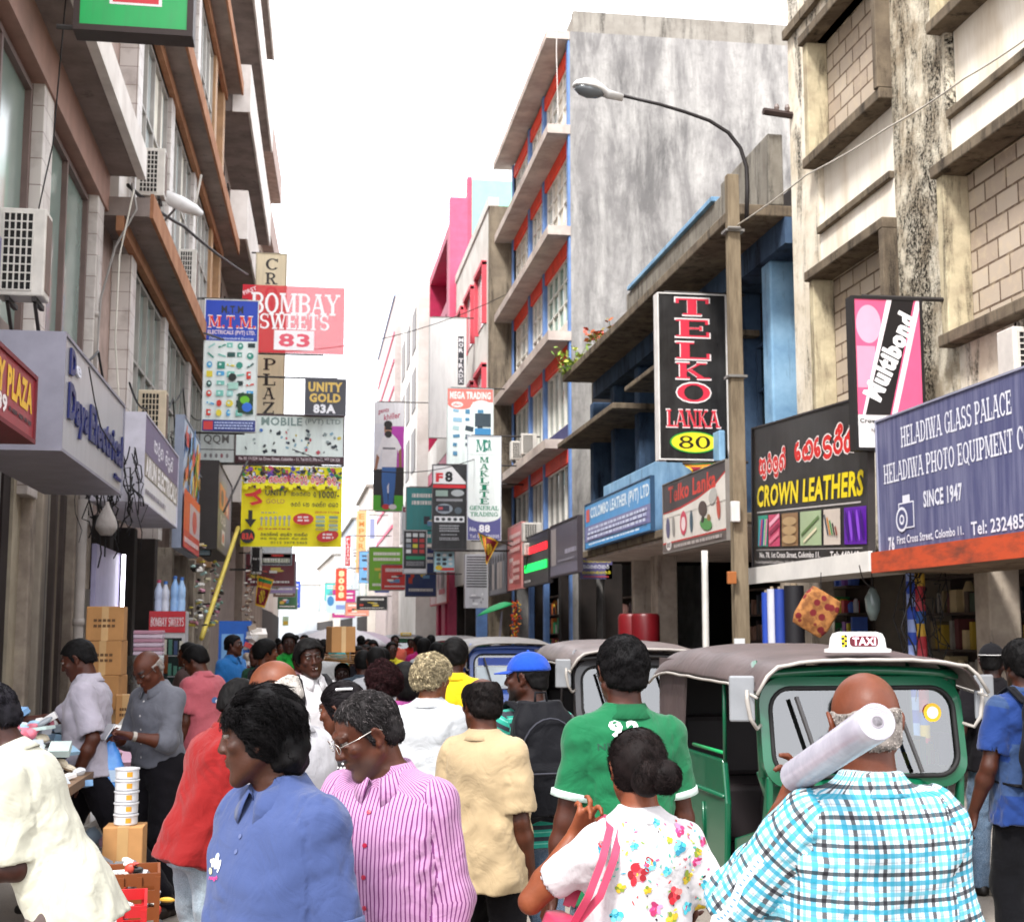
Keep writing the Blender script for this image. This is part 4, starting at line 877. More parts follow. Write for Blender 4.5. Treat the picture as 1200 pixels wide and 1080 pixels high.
s.rect(0, 0, 1, .14, '#e37a70'); s.oval(.0, .1, .56, .22, '#e37a70'); s.oval(.5, .12, .99, .3, '#e3efec'); s.text('MEGA TRADING', .05, .03, .95, .11, '#f0e6e4', .04); s.oval(.08, .14, .34, .2, '#efe4e2'); s.text('offers', .12, .155, .3, .185, '#cf5a50', .03)
for i in range(16):
    x, y = .12+.27*(i % 3), .22+.09*(i//3); s.rect(x, y, x+r.uniform(.08, .2), y+r.uniform(.03, .06), r.choice(['#50606c', '#8fb8d0', '#33424c', '#a9c9cc', '#4f86a8']), rot=r.uniform(-12, 12))
s.rect(.6, .26, .95, .4, '#3a4852'); s.rect(.6, .42, .95, .5, '#3f86b8'); s.rect(0, .88, 1, 1, '#37b0c9'); s.oval(.0, .83, .45, .97, '#37b0c9'); s.rect(.1, .83, .2, .9, '#22507a'); s.scribble(.25, .93, .9, .98, '#cfeaf0', 1, 3); fin(s)
s = hang('hanging_sign', 'black F8 notice board with silver gadget pictures and white strip', 507, 545, 545.5, 643, 38.6, 6.5, face='#1a191c', frame='#4a484c', fw=.03, group=G_R)
s.poly([(0, 0), (.55, 0), (1, .2), (1, .22), (0, .22)], '#e3e1e2'); s.text('F', .08, .09, .3, .2, '#cf2730', .06); s.text('8', .36, .07, .6, .2, '#1a191c', .05); s.rect(0, .23, 1, .27, '#cf2730')
s.rect(.08, .3, .45, .37, '#8fa39a'); s.oval(.55, .29, .95, .37, '#a9adb0'); s.rect(.1, .4, .9, .43, '#8a8a8e'); s.oval(.08, .46, .6, .58, '#8f97a0'); s.rect(.15, .48, .5, .55, '#2a3040'); s.rect(.16, .5, .3, .53, '#b84a50'); s.oval(.66, .5, .88, .58, '#55606a'); s.rect(.04, .61, .96, .68, '#dcdde0')
for i in range(5): s.oval(.08+.18*i, .625, .2+.18*i, .665, '#3a3a40')
s.scribble(.2, .71, .8, .8, '#a9a9ae', 3, 3); s.scribble(.25, .82, .75, .84, '#a9a9ae', 1, 2); s.scribble(.2, .86, .8, .9, '#a9a9ae', 2, 8); fin(s)
s = hang('hanging_sign', 'tall white board with narrow black vertical strip before the pink window surrounds', 503, 372, 545.5, 512, 47, 5.8, face='#e8e8e6', frame='#c9c9c6', fw=.02, depth=.2, group=G_R)
s.rect(.78, .15, .95, .56, '#33333a')
for i, ch in enumerate('MOR TRADX'): 
    if ch != ' ': s.text(ch, .8, .165+.043*i, .93, .2+.043*i, '#dedee2', .04)
fin(s, True, False)
s = hang('hanging_banner', 'tall fashion banner showing a bearded man in white tee and blue jeans', 437, 471, 472.5, 598, 60, 5.6, face='#e6e8ec', depth=.05, group=G_R)
s.text('gents', .12, .06, .5, .11, '#b03a5a', .02, shear=.3, rot=12); s.text('khiller', .3, .1, .88, .155, '#b03a5a', .02, shear=.3, rot=12)
s.rect(.0, .22, 1, .75, '#b83fae'); s.rect(0, .2, .35, .75, '#dcdfe6'); s.rect(0, .62, .42, .86, '#1d1a1c'); s.rect(.62, .6, 1, .86, '#241f1e'); s.rect(0, .86, 1, 1, '#4fae2a'); s.rect(.25, .84, .7, .97, '#2a2a30')
s.poly([(.28, .33), (.42, .29), (.6, .29), (.78, .34), (.92, .42), (.82, .47), (.78, .43), (.76, .6), (.26, .6), (.28, .43), (.2, .52), (.1, .48)], '#e9e9ec'); s.poly([(.1, .48), (.19, .51), (.12, .62), (.03, .63)], '#9a6a50'); s.poly([(.83, .45), (.92, .42), (.94, .6), (.84, .6)], '#9a6a50')
s.oval(.34, .18, .6, .32, '#a87a60'); s.oval(.33, .17, .61, .24, '#1d1613'); s.oval(.36, .265, .6, .33, '#221a16'); s.rect(.37, .235, .6, .255, '#141214'); s.rect(.3, .42, .72, .435, '#5a5a62')
s.poly([(.28, .6), (.75, .6), (.72, .78), (.64, .96), (.5, .96), (.52, .74), (.46, .78), (.5, .96), (.36, .96), (.28, .74)], '#3566a8'); s.oval(.3, .94, .55, .99, '#c22f35'); s.oval(.52, .94, .78, .99, '#d8d4d6'); fin(s)
s = hang('hanging_sign', 'white board with maroon header above the black poster', 472, 594, 506, 623, 52, 5.6, face='#e3e2e4', frame='#c9c6c8', fw=.03, group=G_R); s.rect(0, 0, 1, .2, '#8f2438'); s.scribble(.06, .04, .94, .16, '#e6cfd4', 1, 6); fin(s, True, False)
s = hang('hanging_sign', 'black poster board with small product pictures and green line', 473, 622, 499, 671, 50, 5.6, face='#2a2a30', frame='#b9b9bc', fw=.04, group=G_R)
for i in range(12): x, y = .1+.3*(i % 3), .05+.13*(i//3); s.rect(x, y, x+.22, y+.09, r.choice(['#c9cdd0', '#8a93a0', '#c24a4a', '#d8d24a', '#e3e6e8']))
s.rect(.1, .6, .95, .68, '#2f9a6a'); s.scribble(.1, .72, .92, .84, '#a9a9b0', 3, 4); s.rect(0, .9, 1, 1, '#dddde0'); fin(s)
s = hang('hanging_sign', 'small light blue board with gadget pictures and red strip below the black F8 board', 509, 646, 532, 669, 39, 6.3, face='#a9d6e6', frame='#99aaaa', fw=.02, group=G_R)
for i in range(9): x, y = .1+.3*(i % 3), .1+.22*(i//3); s.oval(x, y, x+.22, y+.16, r.choice(['#2a2c34', '#50606c', '#e8eef0']))
s.rect(.3, .82, 1, .97, '#cf3a35'); s.oval(.05, .7, .4, .95, '#e0c42a'); fin(s, True, False)
s = along('shop_sign', 'white and red pictured fascia board of the crimson shop', 5.3, 52.5, 59.5, 2.9, 4.6, face='#d9d4d4', frame='#b03a45', fw=.06, group='shop boards on the right'); s.rect(0, 0, .36, 1, '#c9b9bc'); s.text('Munchies', .05, .4, .32, .7, '#a83a48', .03, shear=.2); s.rect(.36, 0, .39, 1, '#b02434')
for i in range(7): s.oval(.44+.06*i, .2, .5+.06*i, .7, r.choice(['#50454a', '#8a6a6a', '#b0a0a0', '#3a3438']))
s.rect(.55, .68, .9, .8, '#b03040'); s.done()
s = hang('hanging_sign', 'grey white louvred box sign standing out over the pavement near the limp flag', 545, 649, 572, 712, 36, 6.5, face='#b9b6be', depth=.3, group=G_R)
for i in range(12): s.rect(.06, .04+i*.05, .94, .065+i*.05, '#4a474e')
for i in range(7): s.oval(r.uniform(.02, .8), .72+.03*i, r.uniform(.3, .9), .77+.03*i, r.choice(['#55515a', '#8a868e', '#d8d6da']))
s.done()
GR = 'shop boards on the right'
s = along('shop_sign', 'grey violet shop board with pale script between the LED board and the blue leather board', 5.7, 28.6, 31.9, 3.05, 4.2, face='#504c5a', frame='#3a3238', fw=.04, depth=.1, group=GR); s.rect(.02, .05, .22, .8, '#a39a9a'); s.scribble(.55, .5, .95, .66, '#a9a6b8', 1, 8); s.rect(0, .82, 1, 1, '#6a6676'); s.scribble(.3, .7, .9, .77, '#8f8c9a', 1, 1); s.done()
s = along('shop_sign', 'black LED board with red line above green line of glowing letters', 5.72, 32.3, 36.1, 2.95, 4.2, face='#141214', frame='#2a2628', fw=.03, depth=.1, group=GR); s.scribble(.05, .16, .96, .42, ('#ff1522', 1.2), 1, 11); s.scribble(.05, .5, .98, .8, ('#10e85a', 1.0), 1, 12); s.scribble(.05, .87, .35, .96, '#d8d4d4', 1, 4); s.done()
s = along('shop_sign', 'coral red shop board with white print beyond the LED board', 5.72, 36.5, 39.0, 2.95, 4.7, face='#cf5550', frame='#d8908a', fw=.03, depth=.1, group=GR); s.rect(.08, .5, .38, .9, '#e6d0cc'); s.text('88', .1, .55, .36, .85, '#c04040', .05); s.scribble(.1, .1, .95, .45, '#eac6c0', 3, 2); s.scribble(.45, .55, .95, .9, '#eac6c0', 3, 3); s.done()
s = along('shop_sign', 'grey photo board of clothed figures farthest along the grey building', 5.72, 39.3, 43.2, 2.9, 4.3, face='#7f838e', frame='#55525a', fw=.03, depth=.1, group=GR)
for i in range(6): s.oval(.06+.15*i, .15, .14+.15*i, .35, '#3a3236'); s.rect(.04+.15*i, .33, .16+.15*i, .9, r.choice(['#4a5a74', '#8a8f9a', '#b3a9a4', '#3f4650']))
s.done()
s = hang('hanging_sign', 'small violet board with yellow and white Sinhala lines under the canopy', 680, 654, 717.5, 678, 30, 5.9, face='#5f5a86', depth=.04, group=G_R); s.text('va-sa-ra-na-ka-ta', .05, .05, .95, .2, '#e0d23a', font='sin'); s.text('sa-ma-va-na-ta-ka-ra', .06, .28, .9, .5, '#e3e3ec', font='sin'); s.text('la-va-ka-sa-na-ta-ra', .06, .6, .95, .76, '#e0d23a', font='sin'); s.scribble(.1, .84, .9, .94, '#c24a4a', 1, 2); s.done()
# far, pale
def farsign(label, u0, v0, u1, v1, Y, face, fn=None, wall=None):
    s = hang('hanging_sign', label, u0, v0, u1, v1, Y, wall, face=face, depth=.15, group='far boards over the street')
    if fn: fn(s)
    fin(s, True, False)
farsign('tall pale orange board with scrawled letters far down the street', 417, 598, 428.5, 671, 80, '#e3b27f', lambda s: [s.text(c, .25, .05+.12*i, .8, .14+.12*i, '#c8813f', .02) for i, c in enumerate('EMPORIUM')], 4.7)
farsign('white SAS board with red letters on a speckled print', 430, 648, 451, 681, 72, '#dcdfe0', lambda s: [s.text(c, .38, .05+.22*i, .7, .23+.22*i, '#cf2735', font='slab') for i, c in enumerate('SAS')] + [s.oval(x, y, x+.08, y+.06, '#4a5560') for x, y in ((.08, .1), (.2, .3), (.1, .5), (.82, .2), (.78, .45), (.86, .6), (.22, .12), (.06, .32), (.16, .68))] + [s.text('Cellular', .08, .72, .92, .84, '#cf2735', .03)], 5)
farsign('small blue board under the white SAS board', 439, 682, 456, 694, 70, '#4a62b0', lambda s: s.text('UK', .1, .15, .7, .6, '#d8dcf0', .05), 5)
farsign('thin red vertical board with white letters right of the yellow banner', 404.5, 628, 410.5, 663, 75, '#cf3f45', lambda s: [s.text(c, .2, .06+.13*i, .8, .16+.13*i, '#f0dede', .03) for i, c in enumerate('PLAZAUK')], 4.5)
farsign('orange red board with round pale letters below the thin red one', 393, 666, 406, 704, 78, '#d84a35', lambda s: [s.text(c, .25, .06+.22*i, .78, .25+.22*i, '#f0d8a8', .06) for i, c in enumerate('8008')], 4.5)
farsign('pale blue pictured board at the end of the street', 382, 697, 405, 718, 88, '#bcd6e6', lambda s: [s.oval(.05, .05, .4, .6, '#3f7fb0'), s.rect(.5, .55, .95, .8, '#7a8fc0')], 3)
farsign('white board with dark blue picture next to the tall pale orange board', 430, 604, 441, 640, 82, '#e2e4ea', lambda s: s.rect(.3, .1, .8, .75, '#8a93b8'), 4.7)
farsign('pale green and blue lit board low at the far end', 331, 722, 338, 733, 120, '#c3d6b0', lambda s: s.rect(.1, .5, .9, .9, '#d8b040'), None)
# ================================================================ smooth solid modelling (distance fields -> mesh)
f32 = np.float32
def smin(a, b, k):
    h = np.clip(.5 + .5*(b - a)/k, 0, 1); return b*(1-h) + a*h - k*h*(1-h)
class Vol:
    def __init__(s, h): s.h, s.P = h, []
    def cone(s, p, q, r0, r1, k=.02, op='u'):
        p, q = np.array(p, f32), np.array(q, f32); r = max(r0, r1)
        s.P.append(('c', (p, q, r0, r1), np.minimum(p, q)-r, np.maximum(p, q)+r, k, op)); return s
    def ell(s, c, rad, M=None, k=.02, op='u'):
        c = np.array(c, f32); M = np.eye(3) if M is None else np.array(M); e = np.sqrt(((M * np.array(rad)[None, :])**2).sum(1))
        s.P.append(('e', (c, np.array(rad, f32), M.astype(f32)), c-e, c+e, k, op)); return s
    def loft(s, O, M, st, k=.03, op='u', n=2.3):
        """stack of ovals: rows of (z, cx, cy, half width, half depth) in the frame M at O"""
        O, M, st = np.array(O, f32), np.array(M, f32), np.array(st, f32)
        pts = [O + M @ np.array([cx+sx*a, cy+sy*b, z], f32) for z, cx, cy, a, b in st for sx in (-1, 1) for sy in (-1, 1)]
        s.P.append(('l', (O, M, st, n), np.min(pts, 0), np.max(pts, 0), k, op)); return s
    def field(s, lo=None, hi=None):
        u = [p for p in s.P if p[5] == 'u']
        lo = np.min([p[2] for p in u], 0) - 3*s.h if lo is None else lo; hi = np.max([p[3] for p in u], 0) + 3*s.h if hi is None else hi
        n = np.ceil((hi-lo)/s.h).astype(int)+1; s.lo = lo.astype(f32)
        ax = [(lo[i] + s.h*np.arange(n[i])).astype(f32) for i in range(3)]; s.ax = ax
        D = np.full(n, .2, f32)
        for t, a, l, h, k, op in s.P:
            pad = k + 3*s.h
            i0 = np.maximum(((l-pad-lo)/s.h).astype(int), 0); i1 = np.minimum(((h+pad-lo)/s.h).astype(int)+2, n)
            if (i1 <= i0).any(): continue
            sl = tuple(slice(a0, b0) for a0, b0 in zip(i0, i1))
            X, Y, Z = ax[0][sl[0]][:, None, None], ax[1][sl[1]][None, :, None], ax[2][sl[2]][None, None, :]
            if t == 'c':
                p, q, r0, r1 = a; ab = q-p; L2 = float(ab@ab)+1e-12
                T = np.clip(((X-p[0])*ab[0] + (Y-p[1])*ab[1] + (Z-p[2])*ab[2])/L2, 0, 1)
                d = np.sqrt((X-p[0]-T*ab[0])**2 + (Y-p[1]-T*ab[1])**2 + (Z-p[2]-T*ab[2])**2) - (r0 + T*(r1-r0))
            elif t == 'e':
                c, rad, M = a; x, y, z = X-c[0], Y-c[1], Z-c[2]
                q = [(M[0, i]*x + M[1, i]*y + M[2, i]*z)/rad[i] for i in range(3)]
                k0 = np.sqrt(q[0]**2+q[1]**2+q[2]**2); k1 = np.sqrt((q[0]/rad[0])**2+(q[1]/rad[1])**2+(q[2]/rad[2])**2)
                d = k0*(k0-1)/np.maximum(k1, 1e-6)
            else:
                O, M, st, nn = a; x, y, z = X-O[0], Y-O[1], Z-O[2]
                q = [M[0, i]*x + M[1, i]*y + M[2, i]*z for i in range(3)]
                zz = q[2]; zi = np.clip(zz, st[0, 0], st[-1, 0])
                # smooth interpolation between the stations
                tb = np.linspace(st[0, 0], st[-1, 0], 80); tab = [np.interp(tb, st[:, 0], st[:, j]) for j in range(1, 5)]
                ker = np.ones(7)/7; tab = [np.convolve(np.pad(w_, 3, 'edge'), ker, 'valid') for w_ in tab]
                f = (zi-st[0, 0])/(st[-1, 0]-st[0, 0])*79; fi = np.clip(f.astype(int), 0, 78); fr = f-fi
                cx, cy, A, B_ = [np.asarray(w_, f32)[fi]*(1-fr) + np.asarray(w_, f32)[fi+1]*fr for w_ in tab]
                m = (np.abs((q[0]-cx)/A)**nn + np.abs((q[1]-cy)/B_)**nn)**(1/nn)
                d = (m-1)*np.minimum(A, B_); dz = np.maximum(st[0, 0]-zz, zz-st[-1, 0]); d = np.where(dz > 0, np.maximum(d, dz), np.maximum(d, dz))
            d = d.astype(f32)
            if op == 'u': D[sl] = smin(D[sl], d, k)
            elif op == 's': D[sl] = -smin(-D[sl], d, k)
        s.D = D; return s
    def world(s): return s.ax[0][:, None, None], s.ax[1][None, :, None], s.ax[2][None, None, :]
    def mesh(s):
        return surf(s.D, s.lo, s.h)
def surf(D, lo, h):
    """surface nets"""
    ins = D < 0; nx, ny, nz = D.shape
    c = [(i, j, k) for i in (0, 1) for j in (0, 1) for k in (0, 1)]
    cs = sum(ins[i:nx-1+i, j:ny-1+j, k:nz-1+k].astype(np.int8) for i, j, k in c)
    I = np.argwhere((cs > 0) & (cs < 8))
    if not len(I): return np.zeros((0, 3)), np.zeros((0, 4), int)
    V = np.array([D[I[:, 0]+i, I[:, 1]+j, I[:, 2]+k] for i, j, k in c]); C = np.array(c, f32)
    S, N = np.zeros((len(I), 3), f32), np.zeros(len(I), f32)
    for a in range(8):
        for b in range(a+1, 8):
            if abs(C[a]-C[b]).sum() == 1:
                m = (V[a] < 0) != (V[b] < 0); t = V[a]/np.where(m, V[a]-V[b], 1)
                S += np.where(m[:, None], C[a] + t[:, None]*(C[b]-C[a]), 0); N += m
    P = (I + S/np.maximum(N, 1)[:, None])*h + lo
    idx = np.full((nx, ny, nz), -1, np.int32); idx[I[:, 0], I[:, 1], I[:, 2]] = np.arange(len(I))
    F_ = []
    for ax in range(3):
        sl0 = [slice(None)]*3; sl1 = [slice(None)]*3; sl0[ax] = slice(0, -1); sl1[ax] = slice(1, None)
        E = np.argwhere(ins[tuple(sl0)] != ins[tuple(sl1)]); o1, o2 = (ax+1) % 3, (ax+2) % 3
        E = E[(E[:, o1] > 0) & (E[:, o2] > 0)]
        q = []
        for d1, d2 in ((0, 0), (-1, 0), (-1, -1), (0, -1)):
            e = E.copy(); e[:, o1] += d1; e[:, o2] += d2; q.append(idx[e[:, 0], e[:, 1], e[:, 2]])
        q = np.array(q).T; fl = ins[E[:, 0], E[:, 1], E[:, 2]]
        q[~fl] = q[~fl][:, ::-1]; F_.append(q)
    Fq = np.concatenate(F_); return P, Fq[(Fq >= 0).all(1)]
def np_mesh(name, V, Fq, mat, parent=None, smooth=True, uv=None, tint=None):
    me = bpy.data.meshes.new(name); n, m = len(V), len(Fq); kk = Fq.shape[1]
    me.vertices.add(n); me.vertices.foreach_set('co', np.asarray(V, f32).ravel())
    me.loops.add(m*kk); me.loops.foreach_set('vertex_index', np.asarray(Fq, np.int32).ravel())
    me.polygons.add(m); me.polygons.foreach_set('loop_start', np.arange(0, m*kk, kk, dtype=np.int32)); me.polygons.foreach_set('loop_total', np.full(m, kk, np.int32))
    if smooth: me.polygons.foreach_set('use_smooth', np.ones(m, bool))
    for m_ in (mat if isinstance(mat, list) else [mat]): me.materials.append(m_)
    if uv is not None: me.uv_layers.new(name='UVMap').data.foreach_set('uv', np.asarray(uv, f32).ravel())
    if tint is not None:
        a = me.attributes.new('tint', 'FLOAT_COLOR', 'POINT'); a.data.foreach_set('color', np.asarray(tint, f32).ravel())
    me.update(); me.validate()
    o = bpy.data.objects.new(name, me); COL.objects.link(o)
    if parent is not None: o.parent = parent
    return o
def rx(a): return np.array([[1, 0, 0], [0, math.cos(a), -math.sin(a)], [0, math.sin(a), math.cos(a)]])
def ry(a): return np.array([[math.cos(a), 0, math.sin(a)], [0, 1, 0], [-math.sin(a), 0, math.cos(a)]])
def rz_(a): return np.array([[math.cos(a), -math.sin(a), 0], [math.sin(a), math.cos(a), 0], [0, 0, 1]])
def unit(v): v = np.asarray(v, float); return v/(np.linalg.norm(v)+1e-9)

# ---------------------------------------------------------------- people materials
def skin(c, rough=.42):
    key = ('skin', c)
    if key in MATS: return MATS[key]
    k = NT('skin', rough + .06, 0, .3); v = k.coord(); col = tuple(x*m_ for x, m_ in zip(srgb(c), (.66, .53, .45)))
    n = k.noise(v, 9, 5, .6)
    a = k.ramp(n, [(.28, tuple(x*.68 for x in col)), (.72, tuple(min(1, x*1.3) for x in col))])
    at = k.node('ShaderNodeAttribute'); at.attribute_name = 'tint'
    k.base(k.mix(at.outputs['Alpha'], a, at.outputs['Color']))
    k.bump(k.math('ADD', k.noise(v, 160, 3), k.noise(v, 45, 3)), .14, .004)
    k.b.inputs['Subsurface Weight'].default_value = .06; k.b.inputs['Subsurface Radius'].default_value = (.02, .008, .004)
    MATS[key] = k.m; return k.m
def hair_mat(c, rough=.62):
    key = ('hair', c)
    if key in MATS: return MATS[key]
    k = NT('hair', rough, 0, .1); v = k.coord(); col = srgb(c)
    at = k.node('ShaderNodeAttribute'); at.attribute_name = 'tint'
    k.base(k.mix(1.0, k.ramp(k.noise(v, 40, 3), [(.3, tuple(x*.6 for x in col)), (.75, tuple(min(1, x*1.5) for x in col))]), at.outputs['Color'], 'MULTIPLY'))
    k.bump(k.noise(k.coord('Object', (1, 1, .3)), 220, 2), .5, .003)
    MATS[key] = k.m; return k.m
def weave(k, v=None, s=1.0):
    v = v or k.coord()
    nz = k.node('ShaderNodeTexNoise'); nz.noise_type = 'RIDGED_MULTIFRACTAL'
    for nm, val in (('Scale', 7.5), ('Detail', 4), ('Roughness', .5), ('Distortion', .9)): nz.inputs[nm].default_value = val
    mp = k.node('ShaderNodeMapping'); mp.inputs['Rotation'].default_value = (.3, .5, .2); mp.inputs['Scale'].default_value = (1.3, 1.3, .6); k.link(v, mp.inputs[0]); k.link(mp.outputs[0], nz.inputs['Vector'])
    h = k.math('ADD', k.math('MULTIPLY', nz.outputs[0], .55), k.math('ADD', k.math('MULTIPLY', k.noise(v, 8, 3, .5, 1.2), .8), k.math('MULTIPLY', k.noise(v, 420, 2), .05))); k.bump(h, .8*s, .018)
def dye(c):
    c = srgb(c); f = .58 + .30*max(c)**2; m = sum(c)/3
    return tuple(max(.004, (x + (x-m)*.15)*f) for x in c)
def cloth(c, rough=.85, var=.1, denim=False):
    key = ('cloth', c, rough, denim)
    if key in MATS: return MATS[key]
    k = NT('cloth', rough, 0, .2 if max(srgb(c)) > .06 else .08); v = k.coord(); col = dye(c)
    n = k.noise(v, 5, 5, .6)
    b = k.ramp(n, [(.3, tuple(x*(1-var) for x in col)), (.7, tuple(min(1, x*(1+var)) for x in col))])
    if denim: b = k.mix(k.ramp(k.noise(k.coord('Object', (1, 1, .3)), 6, 6, .7), [(.45, 0.0), (.75, .7)]), b, tuple(min(1, x*2.2+.05) for x in col)); b = k.mix(k.ramp(k.noise(v, 300, 2), [(.4, 0.0), (.6, .25)]), b, '#c9d2dc')
    k.base(b); k.b.inputs['Sheen Weight'].default_value = .03 if max(col) < .1 else .12; weave(k, v)
    MATS[key] = k.m; return k.m
def bands(k, x, edges, period):
    """0/1 mask of stripes: edges = [(start, end)] inside one period"""
    f = k.math('FRACT', k.math('DIVIDE', x, period)); out = None
    for a, b in edges:
        m = k.math('MULTIPLY', k.math('GREATER_THAN', f, a), k.math('LESS_THAN', f, b)); out = m if out is None else k.math('ADD', out, m)
    return out
def striped(name, base, stripes, axis=0, period=.02, stops=None):
    k = NT(name, .8, 0, .2); sp = k.node('ShaderNodeSeparateXYZ'); k.link(k.uv(), sp.inputs[0]); c = base
    for col, e, per in stripes: c = k.mix(bands(k, sp.outputs[axis], e, per), c, col)
    k.base(c); k.b.inputs['Sheen Weight'].default_value = .15; weave(k); return k.m
def plaid(name):
    k = NT(name, .85, 0, .2); sp = k.node('ShaderNodeSeparateXYZ'); k.link(k.uv(), sp.inputs[0]); c = srgb('#b9c0c3')
    for ax in (0, 1):
        x = sp.outputs[ax]; P = .058
        c = k.mix(k.math('MULTIPLY', bands(k, x, [(.0, .17)], P), .85), c, '#1f849c', 'MIX')
        c = k.mix(k.math('MULTIPLY', bands(k, x, [(.33, .48)], P), .85), c, '#1a181f')
        c = k.mix(k.math('MULTIPLY', bands(k, x, [(.62, .77)], P), .7), c, '#3f9db0')
        c = k.mix(k.math('MULTIPLY', bands(k, x, [(.82, .86)], P), .35), c, '#55525c')
    k.base(c); weave(k); return k.m

# ---------------------------------------------------------------- the figure
def hairline(kind, th):
    t = np.degrees(th)                           # 0 at the face, 180 at the nape
    if kind == 'short': return np.interp(t, [0, 30, 50, 68, 80, 100, 130, 180], [.072, .07, .05, .035, -.02, .015, -.045, -.055])
    if kind == 'long': return np.interp(t, [0, 30, 50, 68, 80, 100, 130, 180], [.068, .062, .04, .0, -.055, -.02, -.10, -.11])
    if kind == 'high': return np.interp(t, [0, 25, 45, 68, 80, 100, 130, 180], [.088, .09, .078, .04, -.02, .01, -.05, -.055])
    return np.interp(t, [0, 60, 75, 85, 100, 130, 180], [.2, .2, .03, -.02, .01, -.045, -.055])
def noise3(X, Y, Z, s, seed=0):
    r = np.random.default_rng(seed); out = 0
    for i in range(5):
        a = r.normal(size=3); a = a/np.linalg.norm(a)*s*(.6+.4*i); b = r.normal(size=3); b = b/np.linalg.norm(b)*s*.7
        out = out + np.sin(a[0]*X+a[1]*Y+a[2]*Z + 1.7*np.sin(b[0]*X+b[1]*Y+b[2]*Z + i) + r.uniform(0, 6))/(1+.35*i)
    return (out/2.6).astype(f32)
def folds(X, Y, Z, d, s, seed, sharp=1.6):
    """cloth folds: ridges along the direction d"""
    d = unit(d); r = np.random.default_rng(seed); a = unit(np.cross(d, unit(r.normal(size=3)))); b = np.cross(d, a)
    P, Q, T = a[0]*X+a[1]*Y+a[2]*Z, b[0]*X+b[1]*Y+b[2]*Z, d[0]*X+d[1]*Y+d[2]*Z
    w = np.sin(s*P + 2.2*np.sin(s*.23*T + r.uniform(0, 6)) + 1.2*np.sin(s*.5*Q + r.uniform(0, 6))) + .6*np.sin(s*1.7*Q + 1.5*np.sin(s*.3*T) + r.uniform(0, 6))
    return (np.abs(w/1.6)**sharp*np.sign(w)).astype(f32)
PEOPLE = []
def tube_mesh(strands, nseg):
    """strands: array (n, nseg, 3), radius tapering; 3-sided tubes"""
    n = len(strands); T = np.gradient(strands, axis=1); T /= np.linalg.norm(T, axis=2, keepdims=True)+1e-9
    ref = np.array([.3, .5, .8]); A = np.cross(T, ref); A /= np.linalg.norm(A, axis=2, keepdims=True)+1e-9; Bv = np.cross(T, A)
    return T, A, Bv
def strands_mesh(S, r0, r1=.2):
    n, m, _ = S.shape; T, A, Bv = tube_mesh(S, m); rad = (r0*np.linspace(1, r1, m))[None, :, None]
    V = np.stack([S + rad*(A*math.cos(t)+Bv*math.sin(t)) for t in (0, 2.09, 4.19)], 2).reshape(-1, 3)
    b = (np.arange(n)*m*3)[:, None, None] + (np.arange(m-1)*3)[None, :, None] + np.arange(3)[None, None, :]
    b2 = (np.arange(n)*m*3)[:, None, None] + (np.arange(m-1)*3)[None, :, None] + np.array([1, 2, 0])[None, None, :]
    return V, np.stack([b, b2, b2+3, b+3], -1).reshape(-1, 4)

